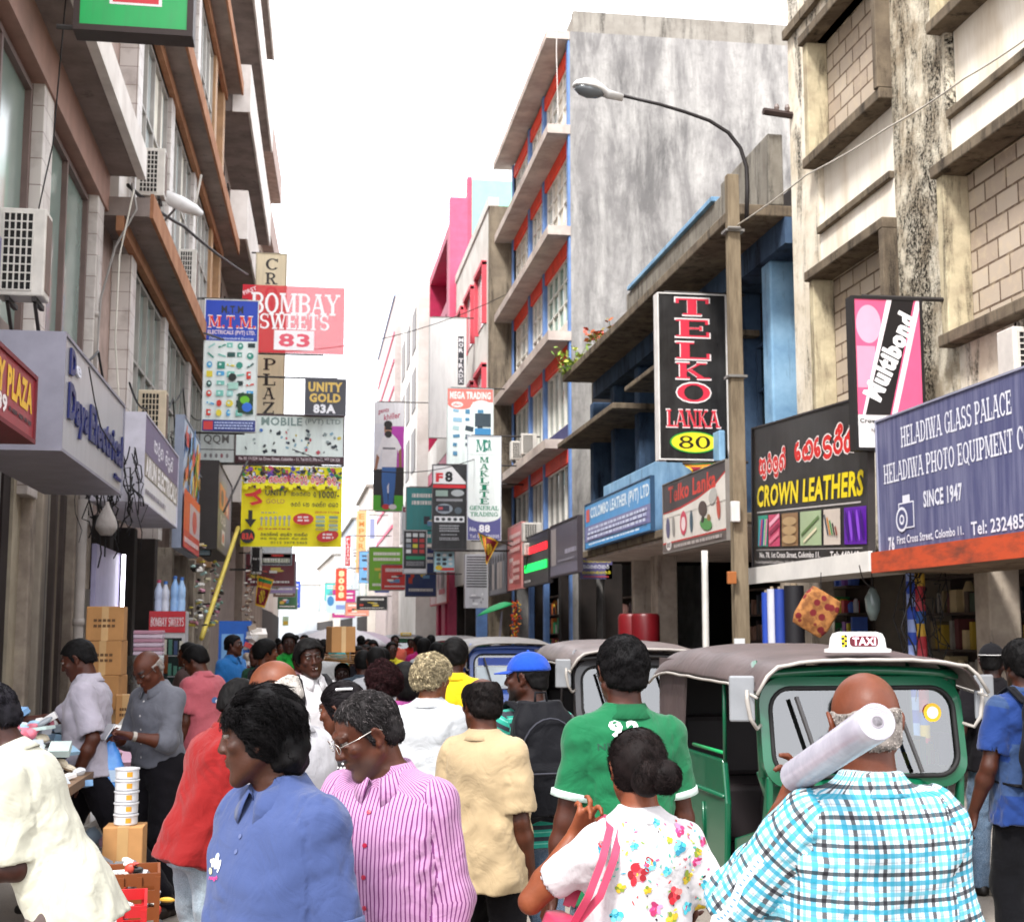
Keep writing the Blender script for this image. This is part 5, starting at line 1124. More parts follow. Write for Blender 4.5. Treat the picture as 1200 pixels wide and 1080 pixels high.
class Person:
    def __init__(s, label, x, y, yaw, H=1.70, h=.008, tone='#5b3420', fat=.0, fem=False, lean=0, side=0, twist=0, head=(0, 0, 0), arms=None, legs=None, hair='short', hairc='#0c0a0a', grey=None,
                 shirt=None, pants=None, shoes='#1a1513', group='people in the crowded street', z=0.0, stubble=0, glasses=None, hunch=0, seed=1, strands=0, hair_t=None, smile=False, bare=False):
        s.root = thing('person', label, 'person', (x, y, z), R(yaw), group); s.yaw = R(yaw)
        s.h = h; k = s.k = H/1.70; s.seed = seed; r = np.random.default_rng(seed)
        s.Rt = rz_(R(twist)) @ rx(-R(lean)) @ ry(R(side)); s.P = np.array([0, 0, .93*k])
        sw = .146*(.90 if fem else 1)
        T = lambda v: s.P + s.Rt @ (np.array(v, float)*k); s.T = T
        hy, hp, hr = (R(a) for a in head)
        s.Rh = s.Rt @ rx(R(min(lean, 40)*.35)) @ rz_(hy) @ rx(-hp) @ ry(hr)
        nb = T((0, -.01 + hunch, .52)); s.hc = nb + s.Rh @ (np.array([0, .022, .098])*k)
        s.Hd = lambda v: s.hc + s.Rh @ (np.array(v, float)*k)
        v = Vol(h)
        # trunk
        st = [(-.10, 0, 0, .15, .10), (0, 0, 0, .16, .112), (.12, 0, .01+fat*.25, .138+fat*.35, .095+fat*.4), (.25, 0, .01+fat*.15, .142+fat*.3, .10+fat*.25), (.36, 0, 0, .155+fat*.1, .105), (.43, 0, -.01, .145, .09), (.475, 0, -.015, .09, .065), (.50, 0, -.012, .055, .052)]
        if fem: st = [(z0, a, b, c*(.93 if z0 > .2 else 1), d) for z0, a, b, c, d in st]
        s.st = [tuple(q*k for q in row) for row in st]
        v.loft(s.P, s.Rt, s.st, .03)
        if fem: 
            for sx in (-1, 1): v.ell(T((sx*.075, .09, .33)), (.065*k, .06*k, .06*k), s.Rt, .03)
        # neck and head
        v.cone(T((0, -.012, .46)), s.Hd((0, -.02, -.03)), .062*k, .053*k*(.9 if fem else 1), .025)
        E = lambda c, rad, kk=.012, op='u', M=None: v.ell(s.Hd(c), np.array(rad)*k, s.Rh if M is None else s.Rh @ M, kk*k, op)
        Cn = lambda p, q, a, b, kk=.01, op='u': v.cone(s.Hd(p), s.Hd(q), a*k, b*k, kk*k, op)
        E((0, -.012, .03), (.073, .094, .086)); E((0, .03, -.03), (.06, .06, .075), .02)
        Cn((0, .045, -.06), (0, .068, -.098), .042, .02, .02); 
        for sx in (-1, 1):
            Cn((sx*.055, .0, -.045), (sx*.018, .07, -.098), .02, .016, .02)     # jaw
            E((sx*.042, .062, -.012), (.022, .018, .018), .014)                # cheek bone
            Cn((sx*.012, .088, .036), (sx*.045, .074, .036), .0085, .0075, .01)   # brow
            E((sx*.032, .096, .017), (.017, .013, .0125), .01, 's')            # eye socket
            E((sx*.031, .0785, .0255), (.0165, .0125, .0065), .004); E((sx*.031, .0775, .0075), (.0155, .012, .0055), .004)   # lids
            M = ry(R(sx*14)) @ rx(R(-12)) @ rz_(R(sx*18))
            E((sx*.078, -.008, .002), (.008, .019, .031), .005, 'u', M); E((sx*.087, -.004, .006), (.0055, .011, .018), .004, 's', M); E((sx*.076, -.002, -.022), (.008, .009, .011), .006)
            E((sx*.0115, .096, -.022), (.0085, .010, .0075), .006)                # nostril wings
        Cn((0, .085, .024), (0, .104, -.019), .008, .0105, .012); 
        E((0, .088, -.048), (.023, .0105, .006), .007); E((0, .087, -.060), (.019, .011, .0065), .007); E((0, .1, -.0535), (.021, .006, .0012), .003, 's')
        if smile: E((0, .1, -.055), (.024, .012, .008), .003, 's')
        # arms
        s.J = {}
        arms = arms or {}
        for nm, sx in (('L', -1), ('R', 1)):
            S_ = T((sx*sw, -.012, .408)); la, lb = .285*k, .245*k
            a = arms.get(nm, {})
            Wt = np.array(a['w'], float) if 'w' in a else S_ + np.array([sx*.055, .06, -.515])*k
            hint = unit(a.get('hint', (sx*.35, -1, -.2)))
            D = Wt - S_; L = np.linalg.norm(D); L2 = min(L, (la+lb)*.998); D = D/L; Wt = S_ + D*L2
            ca = (la*la + L2*L2 - lb*lb)/(2*la*L2); hint = unit(hint - D*(hint@D)); El = S_ + D*la*ca + hint*la*math.sqrt(max(0, 1-ca*ca))
            s.J[nm] = (S_, El, Wt); v.cone(T((sx*.04, -.014, .46)), S_, .042*k, .05*k, .03)
            am = 1.0 + fat*.6 - (.12 if fem else 0)
            v.cone(S_, S_ + (El-S_)*.45, .052*k*am, .047*k*am, .03); v.cone(S_ + (El-S_)*.45, El, .046*k*am, .037*k*am, .02)
            v.cone(El, El + (Wt-El)*.3, .038*k*am, .041*k*am, .02); v.cone(El + (Wt-El)*.3, Wt, .041*k*am, .025*k, .02)
            fd = unit(a.get('f', unit(Wt-El)*.9 + np.array([0, .12, -.1]))); pn = np.array(a.get('p', (-sx, .15, 0)), float); pn = unit(pn - fd*(pn@fd)); td = np.cross(pn, fd)*sx   # thumb side
            td = td if 't' not in a else unit(a['t'])
            s.hand(v, Wt, fd, pn, td, k*(.93 if fem else 1), a.get('curl', 32), a.get('grip', 0))
            s.J[nm+'h'] = (fd, pn, td)
        # legs
        legs = legs or {}
        for nm, sx in (('L', -1), ('R', 1)):
            Hp = s.P + np.array([sx*.088, 0, -.02])*k; a = legs.get(nm, {})
            An = np.array(a.get('a', (sx*.10, -.01, .075)), float)*k; la, lb = .42*k, .425*k; D = An-Hp; L = np.linalg.norm(D); L2 = min(L, (la+lb)*.998); D /= L; An = Hp + D*L2
            ca = (la*la+L2*L2-lb*lb)/(2*la*L2); hint = unit(a.get('hint', (sx*.1, 1, 0))); hint = unit(hint - D*(hint@D)); Kn = Hp + D*la*ca + hint*la*math.sqrt(max(0, 1-ca*ca))
            s.J['l'+nm] = (Hp, Kn, An)
            v.cone(Hp, Kn, .082*k, .05*k, .03); v.cone(Kn, Kn+(An-Kn)*.35, .05*k, .05*k, .02); v.cone(Kn+(An-Kn)*.35, An, .05*k, .034*k, .02)
            fw = unit(a.get('f', (sx*.25, 1, 0))); s.J['f'+nm] = fw
            v.cone(An + np.array([0, 0, -.03])*k - fw*.03*k, An + fw*.13*k + np.array([0, 0, -.048])*k, .034*k, .022*k, .015)
        v.field(); V, Fq = v.mesh()
        # colour differences that belong to the skin: lips, brows, shadow of a beard, nails left plain
        q = (V - s.hc) @ s.Rh / k; tint = np.zeros((len(V), 4), f32); sk = np.array(srgb(tone))
        def paint(m, c, a): tint[:, :3] = np.where((m*a > tint[:, 3])[:, None], np.array(c), tint[:, :3]); tint[:, 3] = np.maximum(tint[:, 3], m*a)
        near = np.linalg.norm(q, axis=1) < .14
        g = lambda c, r_: near*np.exp(-(((q-np.array(c))/np.array(r_))**2).sum(1))
        paint(np.clip(2*g((0, .098, -.0545), (.02, .03, .010)), 0, 1), sk*np.array([.8, .6, .65]), .55)
        for sx in (-1, 1): paint(np.clip(2.5*g((sx*.033, .086, .040), (.018, .03, .005)), 0, 1), srgb('#0d0a09') if not grey else sk*.4, .9)
        if stubble: paint(near*np.clip((q[:, 1]-.0)/.04, 0, 1)*np.clip((-.03-q[:, 2])/.025, 0, 1)*np.clip((q[:, 2]+.12)/.02, 0, 1), srgb('#0d0a09') if not grey else srgb('#4a4440'), stubble)
        if grey and stubble or stubble > .3: paint(np.clip(1.6*g((0, .1, -.0385), (.026, .03, .0055)), 0, 1), srgb('#141010') if stubble > .3 else srgb('#3a3431'), .85)
        s.body = np_mesh('body', V, Fq, skin(tone), s.root, tint=tint)
        # eyes
        mb = MB()
        for sx in (-1, 1):
            c = s.Hd((sx*.031, .0765, .0165)); fwv = s.Rh @ np.array([0, 1, 0]); mb.cur = 0; mb.ball(c, .0122*k, 10, 8)
            mb.cur = 1; mb.ball(c + fwv*.0078*k, .0068*k, 8, 6); mb.build('eye', [plain('#6d625b', .3), plain('#0e0806', .15)], s.root, smooth=True); mb = MB()
        s.fat, s.fem, s.sw = fat, fem, sw
        if hair: s.make_hair(hair, hairc, strands, hair_t, grey)
        if shirt: s.make_shirt(**shirt)
        if pants: s.make_pants(**pants)
        if shoes: s.make_shoes(shoes)
        if glasses: s.make_glasses(glasses)
        PEOPLE.append(s)
    def hand(s, v, W, f, p, t, k, curl, grip):
        pal = W + f*.05*k
        for i, (o, L) in enumerate(((.027, .070), (.009, .078), (-.009, .073), (-.026, .057))):
            b = W + f*.088*k + t*o*k*1.0 - p*.004*k
            v.cone(W + f*.01*k + t*o*.6*k, b, .0145*k, .0115*k, .012)
            c = R(curl*(1+.12*i)); d, q = f, b
            for L_, rr, m in ((.45, .0092, .7), (.3, .0084, 1.1), (.25, .0074, .9)):
                a = c*m; d = unit(d*math.cos(a) + p*math.sin(a) + t*o*.25*(1 if not grip else 0)); e = q + d*L*L_*k
                v.cone(q, e, rr*k, rr*.92*k, .0035); q = e; 
                p_ = unit(p - d*(p@d)); p = p_
            p = unit(np.cross(t, f))*(1 if np.dot(np.cross(t, f), p) > 0 else -1) if False else s._p0(p, f, t)
        q0 = W + f*.022*k + t*.022*k; q1 = W + f*.055*k + t*.047*k + s._pp*.012*k; q2 = W + f*.082*k + t*(.052-.02*grip)*k + s._pp*(.022+.02*grip)*k
        v.cone(q0, q1, .0145*k, .0115*k, .01); v.cone(q1, q2, .0105*k, .0085*k, .004)
    def _p0(s, p, f, t):
        c = unit(np.cross(f, t)); s._pp = c if c @ p > -.2 else -c; return s._pp
    # ------------------------------------------------------------ hair
    def make_hair(s, kind, c, strands, t, grey):
        k = s.k; hh = min(s.h, .006) if s.h < .01 else s.h
        lk = {'bald': 'bald', 'wavy': 'long', 'bun': 'long', 'curly': 'short', 'balding': 'high', 'thin': 'high', 'short': 'short', 'crew': 'short', 'long': 'long'}[kind]
        t = t or {'bald': .0035, 'wavy': .016, 'bun': .012, 'curly': .034, 'balding': .011, 'thin': .007, 'short': .011, 'crew': .010, 'long': .02}[kind]
        v = Vol(hh); I3 = np.eye(3)
        v.ell((0, -.012, .03), (.073+t, .094+t, .086+t*.9), None, .01)
        v.ell((0, .0, -.01), (.068+t*.7, .075+t*.4, .08), None, .02)
        if kind in ('wavy', 'long'): v.ell((0, -.065, -.05), (.062+t*.5, .045+t*.5, .06), None, .03)
        if kind in ('bald', 'balding', 'thin', 'short', 'crew', 'curly'): v.ell((0, -.06, -.03), (.058+t*.5, .042+t*.4, .05), None, .03)
        v.field(np.array([-.15, -.19, -.17]), np.array([.15, .15, .17])); X, Y, Z = v.world()
        th = np.arctan2(np.abs(X), Y+.0); D = v.D
        amp = {'wavy': .009, 'curly': .014, 'bun': .002, 'bald': .001}.get(kind, .0035)
        D = D + amp*noise3(X, Y, Z, {'wavy': 75, 'curly': 95}.get(kind, 130), s.seed)
        zl = hairline(lk, th).astype(f32)
        cut = (zl - Z) + .004*noise3(X, Y, Z, 160, s.seed+3)
        D = -smin(-D, -cut, .006)
        if kind == 'balding':
            d2 = .062 - np.sqrt(X**2 + (Y-.0)**2*.5 + (Z-.125)**2); d3 = .05-np.sqrt((X)**2+(Y-.1)**2+(Z-.09)**2)
            D = -smin(-D, -np.maximum(d2, d3), .008)
        if kind == 'bald':
            D = np.maximum(D, Z-.03 - .35*np.maximum(0, -.04-Y)*0 - .014*noise3(X, Y, Z, 60, s.seed))
        V, Fq = surf(D.astype(f32), v.lo, v.h)
        if kind == 'bun':
            b = Vol(hh); b.ell((.042, -.138, -.012), (.05, .042, .047), None, .01); b.ell((.0, -.105, -.03), (.048, .04, .045), None, .02); b.cone((.01, -.1, .0), (.045, -.13, -.01), .045, .042, .02); b.field(); X, Y, Z = b.world()
            b.D = b.D + .004*noise3(X, Y, Z, 80, 4); V2, F2 = b.mesh(); Fq = np.concatenate([Fq, F2+len(V)]); V = np.concatenate([V, V2])
        sh = np.full(len(V), .75)
        if strands and len(V):
            r = np.random.default_rng(s.seed); idx = r.integers(0, len(V), strands); base = V[idx]; cen = np.array([0, -.012, .02]); nrm = base-cen
            if kind == 'bun': bm = base[:, 1] < -.12; nrm[bm] = base[bm]-np.array([.04, -.132, -.012])
            nrm /= np.linalg.norm(nrm, axis=1, keepdims=True)
            m = 8
            if kind == 'bun':
                flow = np.array([.03, -.14, .0]) - base; L = .05; wav, lift = .002, .0015
                isb = base[:, 1] < -.12; cx = np.cross(base-np.array([.042, -.138, -.012]), np.array([.3, -1, .2])); flow[isb] = cx[isb]; L = np.where(isb, .03, .045)[:, None, None]
            elif kind == 'wavy': crown = np.array([0, -.04, .13]); flow = base-np.array([0, .125, .075]) + np.array([0, -.01, -.045]); wb = np.clip((.02-base[:, 1:2])/.07, 0, 1); flow = flow*(1-wb) + np.array([0, -.02, -.16])*wb; L = .06; wav, lift = .006, .002
            elif kind == 'curly': flow = r.normal(size=base.shape); L = .05; wav, lift = .010, .008
            else: flow = base-np.array([0, .0, .14]) + np.array([0, -.02, 0]) + r.normal(size=base.shape)*.015; L = .022 if kind != 'bald' else .010; wav, lift = .0015, .004
            flow += r.normal(size=flow.shape)*np.linalg.norm(flow, axis=1, keepdims=True)*(.06 if kind in ('bun', 'wavy') else .25)
            flow -= nrm*(flow*nrm).sum(1, keepdims=True); flow /= np.linalg.norm(flow, axis=1, keepdims=True)+1e-9
            side = np.cross(nrm, flow); tt = np.linspace(0, 1, m)[None, :, None]; ph = (7*noise3(base[:, 0], base[:, 1], base[:, 2], 28, 8)[:, None, None] + r.uniform(0, .4, (strands, 1, 1))); Ls = L*r.uniform(.5, 1.3, (strands, 1, 1)); fr = r.uniform(1.2, 2.4, (strands, 1, 1))*(2.2 if kind == 'curly' else 1.2)
            S = base[:, None] - nrm[:, None]*.003 + flow[:, None]*Ls*tt + side[:, None]*wav*np.sin(fr*6.28*tt+ph) + nrm[:, None]*(lift*np.sin(3.14*np.minimum(tt*1.3, 1))+ wav*.6*np.cos(fr*6.28*tt+ph)*tt - (Ls*tt)**2*(2.6 if kind == 'bun' else 1.2))
            if kind in ('wavy', 'curly', 'short', 'thin'):
                gi = r.integers(0, strands, max(20, strands//22)); ng = ((base[:, None, :]-base[gi][None, :, :])**2).sum(2).argmin(1); G_ = S[gi][ng]; cl_ = (.5 if kind == 'wavy' else .5)*tt**1.2; S = S*(1-cl_) + G_*cl_
            V3, F3 = strands_mesh(S, .0015 if kind != 'curly' else .0019); Fq = np.concatenate([Fq, F3+len(V)]); V = np.concatenate([V, V3]); sh = np.concatenate([sh, np.repeat(np.where(r.random(strands) < .12, 2.2, r.uniform(.45, 1.25, strands)) + (r.random(strands) < (.05 if grey else 0))*4.5, m*3)])
        V = s.hc + (V*k) @ s.Rh.T
        np_mesh('hair', V, Fq, hair_mat(c), s.root, tint=np.stack([sh, sh, sh, np.ones(len(sh))], 1))
    def make_glasses(s, c):
        mb = MB()
        for sx in (-1, 1):
            ring = [s.Hd((sx*.033 + .022*math.cos(a), .106-.006*abs(math.cos(a)), .014 + .017*math.sin(a))) for a in (2*math.pi*i/14 for i in range(15))]
            mb.tube(ring, .0013*s.k, 5); mb.tube([s.Hd((sx*.056, .098, .018)), s.Hd((sx*.076, .05, .02)), s.Hd((sx*.084, -.01, .024)), s.Hd((sx*.082, -.028, .01))], .0016*s.k, 5)
        mb.tube([s.Hd((-.011, .108, .016)), s.Hd((0, .114, .019)), s.Hd((.011, .108, .016))], .0013*s.k, 5)
        mb.build('glasses', plain(c, .25, .8), s.root, smooth=True)
    # ------------------------------------------------------------ clothes
    def uvmap(s, V, Fq, both=True):
        k = s.k; q = (V - s.P) @ s.Rt
        w_ = np.clip((q[:, 1]/k+.07)/.14, 0, 1); ax_ = np.abs(q[:, 0])/k; tu, tv = np.sign(q[:, 0])*(ax_*(1-w_) + (.484-ax_)*w_)*k, q[:, 2]
        cls = np.zeros(len(V), int); U = [(tu, tv, .968*k)]
        def seg(p, q2):
            d = q2-p; L = np.linalg.norm(d); d = d/L; w = V-p; t = w@d; tc = np.clip(t, 0, L); return np.linalg.norm(w-tc[:, None]*d, axis=1), t, d
        for i, nm in enumerate(('L', 'R')):
            S_, El, W = s.J[nm]; d1, t1, a1 = seg(S_, El); d2, t2, a2 = seg(El, W)
            up = d1 <= d2; t = np.where(up, t1, t2 + np.linalg.norm(El-S_)); ax = np.where(up[:, None], a1, a2); w = V - np.where(up[:, None], S_, El)
            ref = s.Rt @ np.array([0, 1, 0]); e1 = ref - ax*(ax@ref)[:, None]; e1 /= np.linalg.norm(e1, axis=1, keepdims=True); e2 = np.cross(ax, e1)
            ang = np.arctan2((w*e2).sum(1), (w*e1).sum(1)); U.append((ang*.065*k, -t, 2*math.pi*.065*k))
            sx = -1 if nm == 'L' else 1
            arm = (np.minimum(d1, d2) < .085*k) & ((np.abs(q[:, 0])*1.0 > .165*k*(s.sw/.165)) | (t > .14*k)) & (sx*q[:, 0] > 0 if True else True)
            arm |= (np.minimum(d1, d2) < .08*k) & (t > .2*k)
            cls[arm] = i+1
        fc = cls[Fq[:, 0]]; uu = np.stack([a[0] for a in U], 1); vv = np.stack([a[1] for a in U], 1); per = np.array([a[2] for a in U])
        fu = uu[Fq, fc[:, None]]; fv = vv[Fq, fc[:, None]]; p_ = per[fc][:, None]; fu = fu + np.round((fu[:, :1]-fu)/p_)*p_
        return np.stack([fu, fv], -1).reshape(-1, 2), fc
    def seams(s, V, Fq, fc):
        """draw the cloth in along the armholes"""
        if s.h > .0085: return V
        nf = np.cross(V[Fq[:, 2]]-V[Fq[:, 0]], V[Fq[:, 3]]-V[Fq[:, 1]]); nv = np.zeros_like(V); lo = np.full(len(V), 9); hi = np.full(len(V), -1)
        for i in range(4): np.add.at(nv, Fq[:, i], nf); np.minimum.at(lo, Fq[:, i], fc); np.maximum.at(hi, Fq[:, i], fc)
        nv /= np.linalg.norm(nv, axis=1, keepdims=True)+1e-9; w = (lo != hi).astype(float); w2 = w.copy()
        fm = w[Fq].max(1)
        for i in range(4): np.maximum.at(w2, Fq[:, i], fm*.5)
        return V - nv*(w2*.0035)[:, None]
    def make_shirt(s, mat, hem=-.14, sleeve=.62, loose=.022, amp=.011, collar='fold', cmat=None, seed=None, belly=0, buttons=None, cuff=None, lift=0, name='shirt', open_back=0):
        k = s.k; f = s.fat; v = Vol(s.h); lo = loose; T = s.T
        st = [(hem, 0, .0, .175+lo+f*.2, .118+lo*1.3+f*.25), (0, 0, f*.1, .163+lo+f*.25, .118+lo*1.2+f*.3), (.12, 0, .01+f*.25+belly, .15+lo*1.1+f*.35, .105+lo*1.2+f*.4+belly), (.25, 0, .01+f*.15, .152+lo+f*.3, .108+lo+f*.25), (.35, 0, .0, .165+lo+f*.1, .112+lo), (.42, 0, -.012, .165+lo*.8, .10+lo*.5), (.465, 0, -.016, .118, .078), (.50, 0, -.014, .07, .064), (.515, 0, -.012, .058, .057)]
        if s.fem: st = [(a, b, c, d*(.92 if .1 < a else .98), e) for a, b, c, d, e in st]
        v.loft(s.P, s.Rt, [tuple(q*k for q in row) for row in st], .03)
        if s.fem:
            for sx in (-1, 1): v.ell(T((sx*.075, .095, .32)), (.075*k, .065*k, .07*k), s.Rt, .04)
        s.ends = []
        am = 1.0 + f*.5 - (.1 if s.fem else 0)
        for nm in ('L', 'R'):
            S_, El, W = s.J[nm]; sv = sleeve[nm] if isinstance(sleeve, dict) else sleeve; sx = -1 if nm == 'L' else 1
            v.cone(T((sx*.05, -.014, .452)), S_ + s.Rt @ np.array([0, 0, -.004]), .048*k, .058*k*am + lo*.3, .035)
            if sv <= 1:
                e = S_ + (El-S_)*sv; v.cone(S_, e, .060*k*am + lo*.3, .056*k*am + lo*.7, .03); d = unit(El-S_); rr = .046*k*am+.004
                s.ends.append((e + d*(.056*k*am+lo*.7)*.45, d, (.056*k*am+lo*.7), rr, e))
            else:
                e = El + (W-El)*min(sv-1, .97); v.cone(S_, El, .059*k*am + lo*.3, .050*k*am + lo*.4, .03); v.cone(El, e, .053*k*am + lo*.4, (.038 if sv > 1.6 else .05)*k*am + lo*.25, .03); d = unit(W-El); s.ends.append((e + d*.02, d, .05, .03*k*am+.004, e))
                v.ell(El, np.array([.055, .055, .055])*k*am, None, .02)
        s.hem = hem; v.field(); X, Y, Z = v.world(); D = v.D; sd = s.seed if seed is None else seed
        tv = Vol(s.h); tv.P = [p for p in v.P if p[0] == 'l' or p[0] == 'e']; tv.field(np.array(v.lo), np.array([a[-1] - .3*v.h for a in v.ax])); D0 = D.copy()
        # folds: hanging on the trunk, ringed on the sleeves
        up = s.Rt @ np.array([.25, 0, 1]); w1 = folds(X, Y, Z, up, 34, sd); w2 = folds(X, Y, Z, s.Rt @ np.array([1, .3, .55]), 42, sd+5)
        zt = ((X-s.P[0])*s.Rt[0, 2] + (Y-s.P[1])*s.Rt[1, 2] + (Z-s.P[2])*s.Rt[2, 2])/k
        wt = np.clip((.36-zt)/.25, .15, 1).astype(f32)
        D = D + amp*(.55*w1*wt + .55*w2*np.clip(.5+noise3(X, Y, Z, 9, sd+9), 0, 1)) + amp*.45*noise3(X, Y, Z, 26, sd+2) + amp*.5*folds(X, Y, Z, s.Rt @ np.array([.8, .2, 1]), 78, sd+11, 2.2)*np.clip(noise3(X, Y, Z, 11, sd+14)*1.4, 0, 1) + amp*.4*folds(X, Y, Z, s.Rt @ np.array([-.9, .2, 1]), 95, sd+17, 2.2)*np.clip(noise3(X, Y, Z, 12, sd+15)*1.4, 0, 1)
        TD = tv.D + (D - D0)
        for c, d, r_out, r_in, e in s.ends:
            # cut the sleeve square and hollow it round the arm
            t = (X-c[0])*d[0] + (Y-c[1])*d[1] + (Z-c[2])*d[2]; r2 = np.sqrt(np.maximum((X-c[0])**2 + (Y-c[1])**2 + (Z-c[2])**2 - t*t, 0)); nr = (np.abs(t) < .16) & (r2 < .13*k)
            D = np.where(nr, np.maximum(D, t), D); D = np.where(nr & (r2 < r_out), np.maximum(D, np.minimum(r_out*.78 - r2, t+.03)), D)
        D = np.minimum(D, TD)
        V, Fq = surf(D.astype(f32), v.lo, v.h)
        uvq, fc = s.uvmap(V, Fq, True); V = s.seams(V, Fq, fc)
        s.shirt = np_mesh(name, V, Fq, mat, s.root, uv=uvq); s.shirt_vf = (V, Fq); s._bvh = None
        if collar:
            mb = MB(); n = 28; rings = []
            prof = {'fold': ((.050, .475, 0), (.058, .508, 0), (.066, .515, 0), (.082, .488, 0), (.097, .458, 1)), 'crew': ((.058, .49, 0), (.064, .512, 0), (.069, .514, 0), (.075, .498, 0), (.078, .484, 0)), 'round': ((.066, .478, 0), (.071, .494, 0), (.076, .494, 0), (.082, .478, 0), (.084, .468, 0)), 'stand': ((.052, .49, 0), (.056, .545, 0), (.060, .55, 0), (.066, .52, 0), (.07, .49, 0))}[collar]
            for rr, zz, tip in prof:
                ring = []
                for i in range(n):
                    a = math.radians(14) + (2*math.pi-math.radians(28))*i/(n-1) if collar in ('fold', 'stand') else 2*math.pi*i/n
                    fr = math.cos(a); fb = max(0, fr)          # towards the front
                    ring.append(T((rr*math.sin(a)*(1.05 + (.25 if tip else 0)*fb), rr*fr*.95 - .012 + .03*fb*fb, zz - .032*fb*fb - (.018*fb**3 if tip else 0) + (.01*(1-fb) if collar == 'fold' and tip else 0))))
                rings.append(ring)
            cl = mb.loft(rings, closed=collar not in ('fold', 'stand'), caps=False).build('collar', cmat or mat, s.root, smooth=True)
            so = cl.modifiers.new('thickness', 'SOLIDIFY'); so.thickness = .003; so.offset = 0
            me = cl.data; uvl = me.uv_layers.new(name='UVMap'); P_ = np.array([me.vertices[l.vertex_index].co for l in me.loops]); q = (P_-s.P) @ s.Rt; uvl.data.foreach_set('uv', np.stack([np.arctan2(q[:, 0], -q[:, 1])*.08, q[:, 2]], 1).astype(f32).ravel())
        if cuff:
            for c, d, r_out, r_in, e in s.ends: MB().lathe(c - d*.012, [(r_out*1.0, -.012), (r_out*1.05, -.01), (r_out*1.05, .012), (r_out*.97, .014)], 24, d).build('cuff', cuff, s.root, smooth=True)
        if buttons:
            mb = MB()
            for i in range(6):
                h_ = s.hit(T((0, .4, .40-.085*i)), s.Rt @ np.array([0, -1, 0]))
                if h_ is not None: MB().lathe(h_[0] + h_[1]*.001, [(.0001, 0), (.0065, 0), (.0065, .0022), (.0001, .0026)], 10, h_[1]).build('button', plain(buttons, .35), s.root)
    def hit(s, o, d):
        from mathutils.bvhtree import BVHTree
        if s._bvh is None: s._bvh = BVHTree.FromPolygons([tuple(map(float, p)) for p in s.shirt_vf[0]], [tuple(map(int, f)) for f in s.shirt_vf[1]])
        loc, nrm, i, dist = s._bvh.ray_cast(Vector([float(a) for a in o]), Vector([float(a) for a in d]))
        return None if loc is None else (np.array(loc), np.array(nrm))
    def decal(s, name, items, front=False):
        """print on the cloth: items of (v2d, faces, x0, z0, w, h, colour, rot) in torso coordinates, laid on the surface"""
        mb, mats = MB(), []; d = s.Rt @ np.array([0, -1 if front else 1, 0]); sg = -1 if front else 1
        for j, (v2, fs, x0, z0, w_, h_, c, rot) in enumerate(items):
            if c not in mats: mats.append(c)
            mb.cur = mats.index(c); P = []; ca, sa = math.cos(R(rot)), math.sin(R(rot)); ok = True
            for a, b in v2:
                X, Y = (a-.5)*w_, (b-.5)*h_; X, Y = X*ca-Y*sa, X*sa+Y*ca
                q = s.hit(s.P + s.Rt @ (np.array([sg*(x0+X), -.5*sg, z0+Y])*s.k), d)
                if q is None: ok = False; break
                P.append(q[0] - d*(.0022 + .0001*(j % 9)))
            if ok: mb.add([tuple(p) for p in P], fs)
        if mb.v: return mb.build(name, [plain(c, .8, var=.04) for c in mats], s.root)
    def make_pants(s, mat, waist=.02, length=.96, loose=.012, amp=.010, shorts=False, name='trousers'):
        k = s.k; v = Vol(max(s.h, .007)); lo = loose; ht = .022 if getattr(s, 'hem', 0) < -.05 else 0
        v.loft(s.P, s.Rt if abs(s.Rt[2, 2]) > .75 else np.eye(3), [tuple(q*k for q in r_) for r_ in ((-.14, 0, 0, .15+lo-ht, .10+lo-ht), (-.05, 0, -.005, .168+lo-ht*1.3, .118+lo-ht*1.3), (waist-ht*2, 0, 0, .158+lo*.6-ht*1.6, .112+lo*.5-ht*1.6))], .03)
        cut = []
        for nm in ('L', 'R'):
            Hp, Kn, An = s.J['l'+nm]
            v.cone(Hp + np.array([0, 0, .02]), Kn, (.094-ht*.7)*k+lo, .068*k+lo, .04)
            if shorts: e = Kn + (An-Kn)*.18; v.cone(Kn, e, .072*k+lo, .078*k+lo, .02); cut.append((e, unit(An-Kn)))
            else: e = An + np.array([0, 0, -.005]); v.cone(Kn, e, .066*k+lo, .056*k+lo, .03); cut.append((e + np.array([0, 0, -.02]), np.array([0, 0, -1.])))
        v.field(); X, Y, Z = v.world(); D = v.D
        D = D + amp*(.7*folds(X, Y, Z, (.5, .4, 1), 30, s.seed+20) + .5*folds(X, Y, Z, (1, .4, .2), 46, s.seed+21)*np.clip(noise3(X, Y, Z, 8, 3)+.3, 0, 1))
        for c, d in cut:
            t = (X-c[0])*d[0] + (Y-c[1])*d[1] + (Z-c[2])*d[2]; r2 = np.sqrt(np.maximum((X-c[0])**2 + (Y-c[1])**2 + (Z-c[2])**2 - t*t, 0)); D = np.where((r2 < .13) & (np.abs(t) < .2), np.maximum(D, t), D)
        V, Fq = surf(D.astype(f32), v.lo, v.h); np_mesh(name, V, Fq, mat, s.root)
